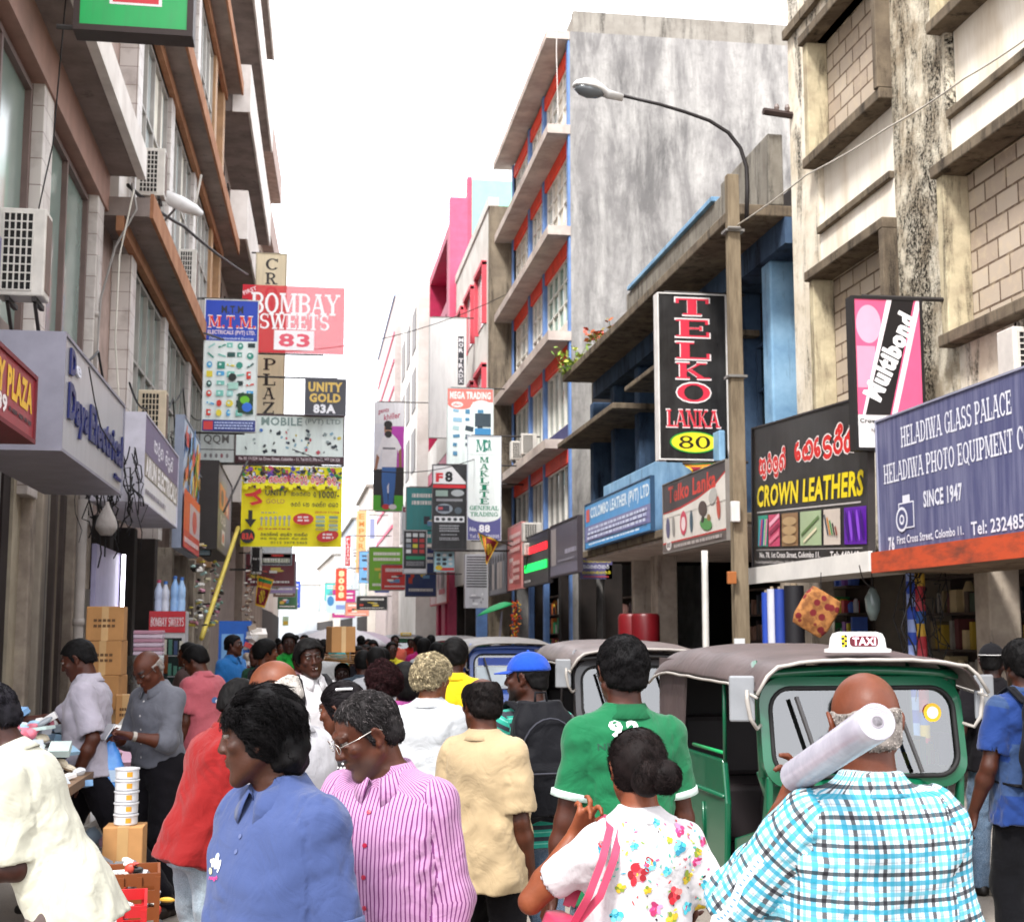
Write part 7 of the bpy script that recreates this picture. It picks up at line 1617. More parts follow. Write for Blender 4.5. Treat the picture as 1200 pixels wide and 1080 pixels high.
dot = NT('black_white_dotted_sleeve', .85); dv = dot.coord(); vo = dot.node('ShaderNodeTexVoronoi'); vo.inputs['Scale'].default_value = 55; dot.link(dv, vo.inputs[0]); dot.base(dot.ramp(vo.outputs[0], [(.3, '#d8d4d2'), (.36, '#1b181a')])); 
P15 = Person('woman with dark tied hair and silver clip in a black dotted blouse', gx(410, 5.6), 5.6, 40, 1.585, .008, tone='#5f3826', fem=True, hair='bun', hairc='#120d10', strands=3000, seed=45, head=(20, 12, 0),
    arms=dict(L=dict(w=(-.22, .3, 1.15), hint=(-.6, -1, -.4))), shirt=dict(mat=dot.m, collar='round', sleeve=.95, loose=.02), pants=dict(mat=cloth('#3a2f3a')))
cb = MB(); c0 = P15.Hd((-.06, -.075, .075)); cb.tube([tuple(P15.Hd((-.075, -.03, .085))), tuple(P15.Hd((-.07, -.07, .08))), tuple(P15.Hd((-.05, -.095, .075)))], .006, 6); cb.build('hair_clip', plain('#c9c9cc', .25, .6), P15.root)
P27 = Person('woman with bushy dark brown curls behind the dotted blouse', gx(450, 7.6), 7.6, 20, 1.60, .010, tone='#5f3826', fem=True, hair='curly', hairc='#2a1517', strands=3000, hair_t=.03, seed=47, shirt=dict(mat=cloth('#8f8478'), collar='round'), pants=dict(mat=blk()))
P7 = Person('person in red tee shirt and pale denim shorts, hidden above by the wavy haired man', gx(240, 6.1), 6.1, -62, 1.60, .008, tone='#4a281c', lean=16, head=(0, 10, 0), hair='short', seed=50, arms=dict(R=dict(w=(.1, .3, .9))),
    shirt=dict(mat=cloth('#8f0f1e'), collar='crew', sleeve=.75, loose=.04, hem=-.12, amp=.012), pants=dict(mat=cloth('#8d9aa3', denim=True), shorts=True, loose=.02, name='shorts'))
P3 = Person('older man in grey shirt and black trousers looking down at a phone', gx(192, 9.0), 9.0, 138, 1.70, .009, tone='#5d3524', hair='bald', hairc='#8a827c', head=(0, 34, 0), lean=6, glasses='#2a2422', seed=53,
    arms=dict(L=dict(w=(-.10, .33, 1.12), hint=(-.5, -.6, -1), curl=55, f=(.75, .5, .1), p=(.3, -.6, .7)), R=dict(w=(.10, .33, 1.11), hint=(.5, -.6, -1), curl=55, f=(-.75, .5, .1), p=(-.3, -.6, .7))),
    shirt=dict(mat=cloth('#6f7078'), sleeve=1.25, hem=.0, loose=.022, buttons='#b9b6b4'), pants=dict(mat=cloth('#1e1c20'), loose=.02), shoes='#20140f')
P2 = Person('man in pale shirt and black trousers stepping left with his arm stretched out', gx(112, 8.8), 8.8, 84, 1.755, .008, tone='#4f2b1c', hair='crew', head=(0, 22, 0), lean=5, seed=56,
    arms=dict(L=dict(w=(-.24, .03, .88)), R=dict(w=(.14, .50, 1.2), hint=(.3, -.4, -1))), legs=dict(L=dict(a=(-.09, -.5, .12), hint=(0, 1, .3)), R=dict(a=(.09, .28, .075))),
    shirt=dict(mat=cloth('#b9b3bd'), sleeve=.8, loose=.026, hem=-.08, amp=.012), pants=dict(mat=cloth('#17151a'), loose=.018))
wa = MB(); jh = P2.J['L']; wd_ = unit(jh[2]-jh[1]); wa.lathe(jh[2]-wd_*.02, [(.029, -.01), (.033, -.01), (.033, .01), (.029, .01)], 16, wd_); wa.build('wristwatch', plain('#121114', .3), P2.root)
wa = MB(); jh = P3.J['L']; wd_ = unit(jh[2]-jh[1]); wa.lathe(jh[2]-wd_*.02, [(.028, -.012), (.032, -.012), (.032, .012), (.028, .012)], 16, wd_); wa.build('wristwatch', plain('#9a948c', .3, .7), P3.root)
P4 = Person('young man in pink shirt looking down beside the grey shirted man', gx(243, 11.2), 11.2, 48, 1.69, .011, tone='#54301f', head=(20, 25, 0), lean=6, hair='short', hair_t=.02, seed=59, shirt=dict(mat=cloth('#c06a72'), sleeve=.7, loose=.026), pants=dict(mat=djean()))
P4.decal('back_print', [(fl, disc, .0, .28, .06, .05, '#4a6a9a', 0), (fl, disc, .02, .27, .03, .03, '#d8d0d8', 0)])
P5 = Person('dark haired man seen over the pink shirt', gx(222, 13.5), 13.5, 70, 1.68, .014, tone='#4a2a1d', hair='short', seed=60, shirt=dict(mat=cloth('#4a3a38'), sleeve=.7), pants=dict(mat=blk()))
P6 = Person('man in sky blue shirt facing right before the blue carton', gx(273, 16), 16, -128, 1.75, .012, tone='#54301f', hair='crew', seed=62, head=(22, 0, 0), shirt=dict(mat=cloth('#3f78b8'), sleeve=.7, loose=.022), pants=dict(mat=djean()))
P11 = Person('young man with spiky hair and black shirt in profile behind the bald white shirted man', gx(311, 12.5), 12.5, -60, 1.71, .010, tone='#6a3f2a', hair='short', hair_t=.024, seed=64, head=(-10, 0, 0), shirt=dict(mat=cloth('#232126'), sleeve=.7), pants=dict(mat=blk()))
P12 = Person('man in green shirt walking towards the viewer down the street', gx(339, 17), 17, 182, 1.76, .014, tone='#3f2318', hair='short', hair_t=.022, seed=66, shirt=dict(mat=cloth('#189a3c'), sleeve=.7), pants=dict(mat=djean()))
P13 = Person('smiling young man in white shirt with dark shoulder strap', gx(366, 9.0), 9.0, -158, 1.735, .008, tone='#3f2318', hair='short', hair_t=.022, seed=68, head=(-6, 4, 10), smile=True, shirt=dict(mat=cloth('#d2cfd0'), sleeve=.7, loose=.024), pants=dict(mat=blk()))
tb = MB().obox(P13.Hd((-.015, .086, -.0575)), P13.Rh @ np.array([.03, 0, 0]), P13.Rh @ np.array([0, .005, 0]), P13.Rh @ np.array([0, 0, .008])); tb.build('teeth', plain('#e0dcd4', .3), P13.root)
backpack('backpack', 'dark grey rucksack on the back of the smiling man', P13, '#2c2a2c', hgt=.42, wd=.28, dp=.14)
P14 = Person('porter in dark shirt walking under a cardboard load', gx(402, 12.5), 12.5, 178, 1.50, .011, tone='#2f1a14', hair='crew', seed=70, arms=dict(L=dict(w=(-.2, .05, 1.5), hint=(-1, 0, -.5), f=(0, 0, 1)), R=dict(w=(.2, .05, 1.5), hint=(1, 0, -.5), f=(0, 0, 1))), shirt=dict(mat=cloth('#2c2628'), sleeve=.8), pants=dict(mat=blk()))
P24 = Person('man in black tee shirt and black cap walking near the right shops', gx(1160, 8.7), 8.7, -10, 1.70, .009, tone='#3a2018', hair='crew', hair_t=.003, seed=72, head=(-25, 0, 0), arms=dict(R=dict(w=(.28, .1, .9)), L=dict(w=(-.28, .05, .9))), legs=dict(L=dict(a=(-.1, .14, .075)), R=dict(a=(.1, -.2, .09))), shirt=dict(mat=cloth('#1a181b'), collar='crew', sleeve=.7, loose=.03, hem=-.1), pants=dict(mat=jean()))
P24.cap('#1b1a1d', line='#c9c6c4')
P25 = Person('man in blue tee with a black rucksack at the right edge', gx(1197, 6.5), 6.5, 4, 1.735, .007, tone='#4a2a1d', hair='short', hair_t=.022, strands=2500, seed=75, arms=dict(L=dict(w=(-.26, .08, .86), curl=24), R=dict(w=(.26, .05, .86))),
    shirt=dict(mat=striped('blue_faded_tee', srgb('#102c62'), [(srgb('#24385a'), [(.0, .5)], .5)], 1), collar='crew', sleeve=.65, loose=.024), pants=dict(mat=cloth('#141317')))
backpack('backpack', 'black rucksack with small white badge at the right edge', P25, '#15151a', hgt=.46, wd=.30, dp=.18, logo='#d8d6d4')
# --- far crowd
r = random.Random(99)
FAR = [(420, 15, 'black', '#1d1b20', '#2a2a30', 200), (429, 17.5, 'navy', '#22283a', '#1a1a20', 170), (437, 21, 'white', '#cfccca', '#2f3640', 190), (449, 14.2, 'grey', '#8a8480', '#5a4a3a', -5), (432, 24, 'maroon', '#6a2230', '#222', 180), (423, 27, 'pale blue', '#8fa8c8', '#333', 10), (491, 20, 'magenta', '#a81f6a', '#2a2030', 20), (497, 18, 'pale grey', '#c3c6cc', '#30343a', -20), (505, 24, 'white and blue', '#b9c6da', '#222', 0), (481, 34, 'red', '#a82a2a', '#222', 180), (413, 33, 'mustard', '#b08a2a', '#333', 170), (402, 40, 'olive', '#5a5f3a', '#222', 0), (388, 30, 'violet', '#5a3f7a', '#222', 185), (377, 44, 'cream', '#cabfa8', '#333', 0), (357, 25, 'brown', '#5a3d2c', '#222', 170), (347, 33, 'orange', '#b8602a', '#223', 0), (330, 22, 'charcoal', '#34343a', '#222', 175), (326, 38, 'rose', '#c07a88', '#222', 0), (366, 52, 'teal', '#2f7a7a', '#222', 180), (303, 14.5, 'dark green', '#1f4a34', '#222', 150), (395, 60, 'peach', '#d0a080', '#333', 180), (512, 14.5, 'dusty blue', '#5d6f8a', '#222', 5), (410, 52, 'ivory', '#d0cab8', '#222', 0), (440, 36, 'plum', '#4a2440', '#222', 185), (318, 19, 'light yellow', '#d0c070', '#222', 0), (352, 14, 'pale pink', '#d0a0a8', '#222', 190), (380, 18.5, 'bright white', '#d8d8d8', '#222', 0), (392, 22, 'aqua', '#5fb0b0', '#222', 180), (426, 12.2, 'slate', '#4a5560', '#222', 5), (441, 11.4, 'light grey', '#b0b0b4', '#222', -10), (459, 19, 'lemon', '#d8cc50', '#222', 180), (463, 26, 'coral', '#d06a5a', '#222', 175), (415, 44, 'pale green', '#9ac09a', '#222', 0), (372, 28, 'indigo', '#3a3a7a', '#222', 180), (346, 46, 'sand', '#c8b088', '#222', 0), (384, 38, 'silver', '#b8bcc4', '#222', 185)]
for i, (u, Y, cn_, c, pc, yw) in enumerate(FAR):
    nm = f'person in {cn_} shirt ' + ('walking away in the distant crowd' if abs(yw) < 90 else 'facing the viewer in the distant crowd')
    c2 = c if len(c) == 7 else '#222222'; pc = pc if len(pc) == 7 else '#222228'
    Person(nm, gx(u, Y), Y, yw + r.uniform(-15, 15), r.uniform(1.60, 1.74), .015 if Y < 22 else .02, tone=r.choice(['#4a2a1d', '#3f2318', '#5d3524']), fem=(i % 5 == 2), hair='long' if i % 5 == 2 else 'short', seed=100+i, legs=dict(L=dict(a=(-.1, .15, .075)), R=dict(a=(.1, -.15, .08))) if i % 2 else None, shirt=dict(mat=cloth(c2), sleeve=.7, collar='crew'), pants=dict(mat=cloth(pc)))
# ---------------------------------------------------------------- things carried
ax = Vector(pos) - Vector(tip); L = ax.length + .06; d = ax.normalized()
t = thing('paper_roll', 'white roll of plastic sheet resting on the checked shirt', 'roll', tuple(tip))
k = NT('wrapped_plastic_roll', .25, 0, .5); v = k.coord(); k.base(k.ramp(k.noise(v, 14, 4), [(.3, '#97949f'), (.7, '#b3b0bb')])); k.bump(k.noise(k.coord('Object', (1, 1, 1)), 30, 3), .25, .006)
pr = [(.013, .012), (.0135, .0), (.035, 0), (.0365, .004), (.037, .05), (.036, L*.5), (.0365, L), (.012, L), (.012, .02)]
MB().lathe((0, 0, 0), pr, 40, d).build('roll_body', k.m, t, autosmooth=True)
MB().lathe((0, 0, 0), [(.0105, -.001), (.0135, -.001), (.0135, L*.9), (.0105, L*.9), (.0105, -.001)], 24, d).build('core', plain('#8f8a90', .8), t, smooth=True)
mb = MB()
sp = [((.018 + .0042*i/6)*0 + (.015+.019*i/60), i*.55) for i in range(61)]
a_ = d.cross(Vector((0, 0, 1))).normalized(); b_ = d.cross(a_)
mb.tube([a_*rr*math.cos(q) + b_*rr*math.sin(q) - d*.0006 for rr, q in sp], .0006, 4); mb.build('edge_line', plain('#a8a5b4', .6), t)
# measuring tape hanging from the elbow
p0, p1, p2 = atY(892, 1004, 2.85), atY(868, 1036, 2.8), atY(838, 1075, 2.78); t = thing('measuring_tape', 'white tape strip with blue print hanging from the checked sleeve', 'tape', tuple(p0))
mb = MB(); pts = [p0.lerp(p1, i/6) for i in range(6)] + [p1.lerp(p2, i/8) + Vector((0, 0, -.02*math.sin(i/8*3))) for i in range(9)] + [p2 + Vector((-.01, .02, -.06*i)) for i in range(1, 8)]
o = Vector(p0); mb.loft([[p - o + Vector((-.006, 0, .008)), p - o + Vector((.006, 0, -.008)), p - o + Vector((.006, .0015, -.008)), p - o + Vector((-.006, .0015, .008))] for p in pts]); mb.build('strip', plain('#d3d8dc', .4), t)
mb = MB()
for i in range(1, 14): p = pts[i] - o; mb.obox(p + Vector((-.004, -.0018, .0)), (.006, 0, -.004), (0, .001, 0), (.001, 0, .004))
mb.build('print', plain('#5a7fa8', .5), t)
# pink shoulder bag
st0 = P21.world(P21.T((-.105, -.02, .475))); t = thing('shoulder_bag', 'pink leather shoulder bag with twin straps on the floral top', 'bag', tuple(P21.world(P21.T((-.24, -.04, .0)))), P21.yaw)
o = P21.T((-.24, -.04, .0)); q = lambda p: Vector(tuple(P21.T(p) - o)); mp = plain('#b03a56', .4, var=.08)
for dx in (0, .035):
    path = [(-.235+dx*.2, -.075, .19), (-.20+dx, -.125, .28), (-.155+dx, -.118, .38), (-.115+dx, -.07, .462), (-.10+dx, .0, .487), (-.11+dx, .08, .44), (-.16+dx, .11, .33), (-.22+dx*.3, .06, .19)]
    S_ = []
    for i in range(len(path)-1): S_ += [q(path[i]).lerp(q(path[i+1]), j/5) for j in range(5)]
    b = MB(); L_ = []
    for i, p in enumerate(S_):
        dd = (S_[min(i+1, len(S_)-1)] - S_[max(i-1, 0)]).normalized(); sd = dd.cross(Vector((0, -1, .3))).normalized(); nn = dd.cross(sd); L_.append([p-sd*.0095+nn*.003, p+sd*.0095+nn*.003, p+sd*.0095-nn*.003, p-sd*.0095-nn*.003])
    b.loft(L_); b.build('strap', mp, t, autosmooth=True)
v = Vol(.007); v.loft(np.array(q((-.235, -.01, -.1))), np.eye(3), [(0, 0, 0, .07, .15), (.15, 0, 0, .065, .145), (.27, 0, 0, .03, .12)], .02, n=4); v.field(); X, Y, Z = v.world(); v.D = v.D+.004*noise3(X, Y, Z, 30, 3); V, Fq = v.mesh(); np_mesh('bag_body', V, Fq, mp, t)
MB().tube([q((-.24, -.08, .17)), q((-.235, -.082, .2))], .008, 8).build('buckle', plain('#c9b27a', .25, .8), t)
# blue plastic bag and phone
hl = P3.world(P3.J['R'][2] + P3.J['Rh'][0]*.09*P3.k); t = thing('plastic_bag', 'translucent blue carrier bag hanging from the grey shirted man', 'bag', tuple(hl))
v = Vol(.009); v.loft(np.zeros(3), np.eye(3), [(-.34, 0, 0, .085, .055), (-.30, 0, 0, .10, .07), (-.2, 0, 0, .095, .065), (-.1, 0, 0, .055, .045), (-.03, 0, 0, .022, .02), (.03, 0, 0, .02, .015)], .02, n=2.6); v.field(); X, Y, Z = v.world(); v.D = v.D+.009*folds(X, Y, Z, (.1, .1, 1), 60, 3)*np.clip(-Z*6, .2, 1); V, Fq = v.mesh()
k = NT('blue_plastic_film', .3, 0, .5); k.base(k.ramp(k.noise(k.coord(), 12, 4), [(.35, '#2f74c4'), (.7, '#6ba4dc')])); k.bump(k.noise(k.coord(), 40, 4), .4, .01); np_mesh('bag_body', V, Fq, k.m, t)
MB().box((-.05, -.072, -.27), (.055, -.066, -.2)).build('print', plain('#b9cfe6', .5), t)
hp = P3.world((P3.J['L'][2] + P3.J['R'][2])/2 + np.array([0, .1, .03])); t = thing('phone', 'silver phone held in both hands of the grey shirted man', 'phone', tuple(hp), P3.yaw); t.rotation_euler = (R(-50), 0, P3.yaw)
MB().box((-.035, -.06, -.004), (.035, .06, .006)).build('case', plain('#b9b9bc', .3, .5), t, bevel=.004); MB().box((-.031, -.055, -.0055), (.031, .055, -.0041)).build('screen', plain('#16181c', .1), t)
# cardboard load on the porter's head
hd = P14.world(P14.Hd((0, 0, .125)))
t = thing('cardboard_sheets', 'flattened brown cartons stacked on the porter under a box', 'cartons', tuple(hd)); kc = plain('#a5794a', .85, var=.15, scale=6)
for i in range(5): 
    m = Matrix.Rotation(R(8*i-14), 4, 'Z') @ Matrix.Rotation(R(5-i), 4, 'Y'); b = MB().box((-.17, -.15, .004+i*.015), (.18, .15, .010+i*.015)); b.v = [tuple(m @ Vector(p)) for p in b.v]; b.build('sheet', kc, t)
t = thing('cardboard_box', 'brown carton carried on flattened cardboard above the porter', 'box', (hd[0]-.02, hd[1], hd[2]+.09), R(14)); MB().box((-.11, -.1, 0), (.11, .1, .23)).build('carton', plain('#a5794a', .85, var=.08), t, bevel=.004); MB().box((-.02, -.1015, .0), (.02, .1015, .2315)).build('packing_tape', plain('#c2a070', .4), t)
# ================================================================ street furniture, fittings and goods
# ---- telephone post with the street lamp
k = NT('weathered_post', .9, 0, .2); v = k.coord(); n = k.noise(k.coord('Object', (1, 1, .12)), 9, 7, .7)
k.base(k.mix(k.ramp(n, [(.4, 0.0), (.65, .8)]), '#857762', '#54483a')); k.bump(n, .5, .01); M_post = k.m
pp = atY(868, 720, 16.0); pt_ = thing('lamp_post', 'brown concrete post with a thin curved arm carrying a street lamp over the road', 'lamp post', (pp.x, 16.0, .12))
MB().prism([(-.12, -.1), (.12, -.1), (.12, .1), (-.12, .1)], (0, 0, 0), (1, 0, 0), (0, 1, 0), (0, 0, .2)).build('foot', M_post, pt_)
zt = atY(866, 206, 16).z - .12
rgp = [[(hw*a, hw*.8*b_, z) for a, b_ in ((-1, -1), (1, -1), (1, 1), (-1, 1))] for z, hw in ((.2, .092), (3, .088), (zt, .075))]
MB().loft(rgp).build('shaft', M_post, pt_, bevel=.008)
def lp(u, v_): q = atY(u, v_, 16.0); return (q.x - pp.x, 0 - .13, q.z - .12)
arm = [lp(871, 262), lp(872, 225), lp(871, 200), lp(864, 178), lp(850, 160), (lp(828, 146)), lp(800, 136), lp(770, 127), lp(727, 117)]
MB().tube(arm, [.03, .03, .028, .026, .025, .024, .023, .022, .022], 8).build('arm', plain('#2e2a2a', .5, .4), pt_, smooth=True)
a0, a1 = Vector(lp(727, 119)), Vector(lp(669, 105)); d = (a1-a0).normalized(); up = Vector((0, 0, 1)) - d*d.z; up.normalize(); sd = d.cross(up)
rgp = []
for f, w_, hh, dn in ((0, .05, .04, .05), (.3, .06, .05, .06), (.42, .10, .09, .03), (.6, .16, .13, .02), (.8, .15, .12, .02), (.95, .10, .07, .02), (1.0, .04, .03, .01)):
    c = a0.lerp(a1, f); rgp.append([c + sd*w_*math.cos(t) + up*((hh if math.sin(t) > 0 else dn)*math.sin(t)) for t in (2*math.pi*i/16 for i in range(16))])
lh = MB().loft(rgp).build('lamp_head', plain('#c9c8c6', .35), pt_, smooth=True)
rgp = []
for f, w_, dn in ((.38, .05, .03), (.5, .12, .07), (.68, .14, .09), (.86, .12, .07), (.96, .05, .03)):
    c = a0.lerp(a1, f) - up*.015; rgp.append([c + sd*w_*math.cos(t) + up*((.01 if math.sin(t) > 0 else dn)*math.sin(t)) for t in (2*math.pi*i/16 for i in range(16))])
MB().loft(rgp).build('lens', plain('#6f7478', .15), lh, smooth=True)
b = MB()
for z in (zt-.75, zt-2.6): b.prism([(x*1.1, y) for x, y in ((-.11, -.1), (.11, -.1), (.11, .1), (-.11, .1))], (0, 0, z), (1, 0, 0), (0, 1, 0), (0, 0, .03))
b.tube([(-.1, -.12, zt-.72), (.06, -.13, zt-.72)], .02, 6); b.build('clamp', plain('#8f8c88', .4, .6), pt_)
MB().box((-.13, -.14, .95), (.0, -.12, 1.55)).build('notice', plain('#cfd0d0', .5), pt_); MB().box((-.2, -.16, 2.2), (-.09, -.1, 2.35)).build('junction_box', plain('#9a5a2a', .6), pt_, bevel=.01)
MB().box((-.14, -.16, 2.95), (-.03, -.1, 3.2)).build('junction_box', plain('#cfccc8', .5), pt_, bevel=.01)

# ---- air conditioners
def ac(label, u, v_, Y, w_=.62, h_=.55, d_=.32, rz=0, c='#c9c4bc'):
    p = atY(u, v_, Y); t = thing('air_conditioner', label, 'air conditioner', tuple(p), rz, 'air conditioners on the fronts')
    MB().box((0, 0, 0), (w_, d_, h_)).build('case', plain(c, .5, var=.1, scale=5), t, bevel=.015)
    b = MB(); nx, nz = 5, 9
    for i in range(nx+1): b.box((.05 + (w_*.62)*i/nx - .006, -.018, .05), (.05 + w_*.62*i/nx + .006, -.002, h_-.05))
    for j in range(nz+1): b.box((.045, -.014, .05 + (h_-.1)*j/nz - .006), (.055 + w_*.62, -.003, .05 + (h_-.1)*j/nz + .006))
    b.build('grille', plain(c, .5), t); MB().box((.05, -.002, .05), (.05 + w_*.62, .0, h_-.05)).build('fan_opening', plain('#1a1817', .8), t)
    MB().box((w_, .04, .06), (w_+.006, d_-.03, h_-.05)).build('coil', plain('#6d5a50', .7), t)
    b = MB()
    for x in (.08, w_-.1): b.box((x, .0, -.05), (x+.04, d_+.1, -.005)); b.bar((x+.02, d_+.06, -.35), (x+.02, .05, -.05), .03)
    b.build('bracket', plain('#2c2725', .6), t); return t
ac('large white air conditioner at the left edge over the red PLAZA board', -6, 345, 12.6, .42, .82, .3)
ac('white air conditioner between the white slab and the upper orange slab', 159, 228, 20.6, .42, .75, .3)
ac('white air conditioner just above the blue electricals banner', 207, 347, 26.5, .36, .95, .32)
ac('cream air conditioner behind the white and violet board', 160, 523, 19.2, .38, .8, .3, c='#c3b39a')
ac('white air conditioner high on the cream wall at the right edge', 1190, 458, 11.3, .5, .6, .3)
ac('grey upper air conditioner in the grey building over the LED board', 613, 634, 35.6, .5, .5, .3); ac('grey lower air conditioner in the grey building over the LED board', 614, 650, 35.2, .5, .32, .3)
ac('white air conditioner on the second ledge of the grey building', 599, 538, 39.5, .5, .55, .3); ac('second white air conditioner beside the first on the same ledge', 611, 532, 38.0, .45, .6, .3)
wb = MB(); p = atY(293, 672, 40); tt = thing('air_conditioner', 'tall white two fan unit hanging below the yellow banner', 'air conditioner', tuple(p), 0, 'air conditioners on the fronts'); MB().box((0, 0, 0), (.32, .3, .82)).build('case', plain('#cfccc8', .5), tt, bevel=.01); b = MB().box((.05, -.01, .06), (.26, -.001, .4)).box((.05, -.01, .46), (.26, -.001, .76)); b.build('fan_opening', plain('#24211f', .7), tt); MB().box((0, .28, .1), (-.6, .34, .16)).build('bracket', plain('#2c2725', .6), tt)

# ---- cables, pipes, poles
def cable(label, pts, r, c='#171415', sag=0, name='cable', cat='cable', n=10, group='loose cables over the street'):
    P = [Vector(p) for p in pts]; t = P[0]; S_ = []
    for a, b_ in zip(P, P[1:]):
        for i in range(n): f = i/n; S_.append(a.lerp(b_, f) + Vector((0, 0, -sag*4*f*(1-f))))
    S_.append(P[-1]); o = MB().tube([q-t for q in S_], r, 5).build(name, plain(c, .6), None, smooth=True); o.location = t; return tag(o, label, cat, group)
cable('black cable sagging from the left slab corner to the red sweets board', [atY(150, 217, 19.6), atY(215, 265, 24), atY(290, 322, 34)], .03, sag=.05)
cable('thin black wire hanging down in front of the near left glass', [atY(78, -10, 14), atY(62, 170, 14), atY(42, 262, 14), atY(40, 300, 13.8)], .008, sag=-.02)
cable('grey cable looping from the white slab corner down the tiled column', [atY(155, 215, 19.2), atY(160, 245, 19.2), atY(135, 290, 19.2), atY(118, 350, 19.2), atY(112, 430, 19.2), atY(104, 600, 19.2)], .018, '#8f8a86')
cable('pale thin wire dropping from the slab corner past the sea green glass', [atY(157, 222, 19), atY(140, 300, 19), atY(135, 400, 19), atY(139, 460, 19), atY(137, 500, 19)], .012, '#cfc9bd')
cable('dark wire dropping across the silver shop board', [atY(104, 430, 11), atY(111, 470, 11), atY(118, 500, 11), atY(136, 530, 12)], .006)
cable('long service wire from the post up across the cream wall', [atY(862, 265, 16), atY(945, 205, 14), atY(1040, 150, 12.5), atY(1130, 92, 11), atY(1230, 25, 10)], .009, '#b9b2a6', .02)
cable('white wire drooping from the canopy to the hanging lamp', [atY(1007, 662, 12.7), atY(1012, 680, 12.8), atY(1026, 688, 13)], .006, '#2a2624', .02)
cable('thin cable down the flank of the tall grey building', [atY(653, 10, 33), atY(652, 60, 33), atY(654, 140, 33)], .012, '#cfcac4')
for i, (u0, v0, u1, v1, Y) in enumerate(((236, 350, 165, 352, 28), (262, 398, 233, 388, 27.8), (225, 545, 236, 560, 26), (290, 540, 262, 600, 27))): cable(['steel pole reaching from the wall to the blue electricals banner', 'short steel stay beside the blue electricals banner', 'thin dark stay under the white and violet board', 'dark stay slanting below the white mobile board'][i], [atY(u0, v0, Y), atY(u1, v1, Y-.5)], .022, '#4a4644', name='stay_rod', cat='pole', group='rods holding the boards')
rb = random.Random(4)
for i, (u, v_, Y, lab) in enumerate(((118, 572, 15.6, 'tangle of black wires hanging beside the white round bag'), (205, 545, 23, 'tangle of dark wires behind the colourful poster board'), (300, 655, 36, 'tangle of dark wires below the yellow banner'), (143, 560, 15.6, 'tangle of wires at the far corner of the silver shop board'), (1078, 700, 12.6, 'wires running down the whitish pier of the blue board shop'))):
    b = MB(); o = atY(u, v_, Y)
    for j in range(16):
        p = Vector((rb.uniform(-.12, .12), rb.uniform(-.2, .2), rb.uniform(.0, .5))); S_ = [p]
        for q in range(7): p = p + Vector((rb.uniform(-.08, .08), rb.uniform(-.1, .1), rb.uniform(-.26, .03))); S_.append(p)
        b.tube(S_, rb.uniform(.004, .01), 4)
    ob = b.build('wire_tangle', plain('#151214', .7), None, smooth=True); ob.location = o; tag(ob, lab, 'wires', 'tangles of wire'); ob['kind'] = 'stuff'
for u, Y, v0, v1, r_, c, lab in ((88, 15.5, 585, 830, .055, '#9a928c', 'grey drain pipe beside the brown shutters'), (99, 15.9, 690, 830, .05, '#c3bdb6', 'paler short drain pipe with a dark joint'), (107, 19.0, 300, 460, .05, '#a39b94', 'drain pipe on the tiled column above the silver board')):
    a, b_ = atY(u, v1, Y), atY(u, v0, Y); t = thing('drain_pipe', lab, 'pipe', (a.x, Y, max(.12, a.z-.9) if v1 > 800 else a.z), 0, 'drain pipes on the left fronts'); h_ = b_.z - t.location.z
    MB().lathe((0, 0, 0), [(r_, 0), (r_, h_)], 12).build('tube', plain(c, .5), t, smooth=True); MB().lathe((0, 0, h_*.55), [(r_*1.18, 0), (r_*1.18, .08)], 12).build('joint', plain(c, .5), t, smooth=True)
t = cable('yellow bamboo pole slanting up from the left shops to the yellow banner', [atY(236, 748, 24), atY(279, 618, 29)], .045, '#c9b24a', name='bamboo_pole', cat='pole', group='rods holding the boards')
cable('slim white pole standing on the pavement before the leather shop', [Vector((atY(827, 750, 18.4).x, 18.4, .12)), atY(826, 645, 18.4)], .05, '#cfccc6', name='pole', cat='pole', group='rods holding the boards')
t = thing('wall_lamp', 'white floodlight on a bracket over the left shops', 'lamp', tuple(atY(192, 226, 22)))
q = lambda u, v_: atY(u, v_, 22) - Vector(t.location)
rg = []
for f, r0 in ((0, .05), (.1, .12), (.5, .13), (.85, .09), (1, .03)): c = q(192, 230).lerp(q(238, 250), f); rg.append([c + Vector((0, r0*math.cos(a), r0*math.sin(a))) for a in (2*math.pi*i/14 for i in range(14))])
MB().loft(rg).build('lamp_head', plain('#d8d6d4', .4), t, smooth=True); MB().tube([q(225, 255), q(232, 225), q(236, 205)], .02, 6).build('pipe', plain('#b9b4ac', .5), t); MB().tube([q(205, 245), q(190, 262), q(175, 270)], .02, 6).build('bracket', plain('#4a4240', .5), t)
b = MB(); p = atY(125, 610, 15.2); t = thing('hanging_bag', 'white round cloth bag hanging under the silver shop board', 'bag', tuple(p)); v = Vol(.02); v.loft(np.zeros(3), np.eye(3), [(-.16, 0, 0, .06, .06), (-.08, 0, 0, .12, .11), (.02, 0, 0, .1, .09), (.16, 0, 0, .03, .03), (.22, 0, 0, .015, .015)], .02); v.field(); V, Fq = v.mesh(); np_mesh('bag_body', V, Fq, cloth('#b9b2ae'), t); MB().tube([(0, 0, .2), (0, .02, .6)], .006, 5).build('string', M_blackp, t)

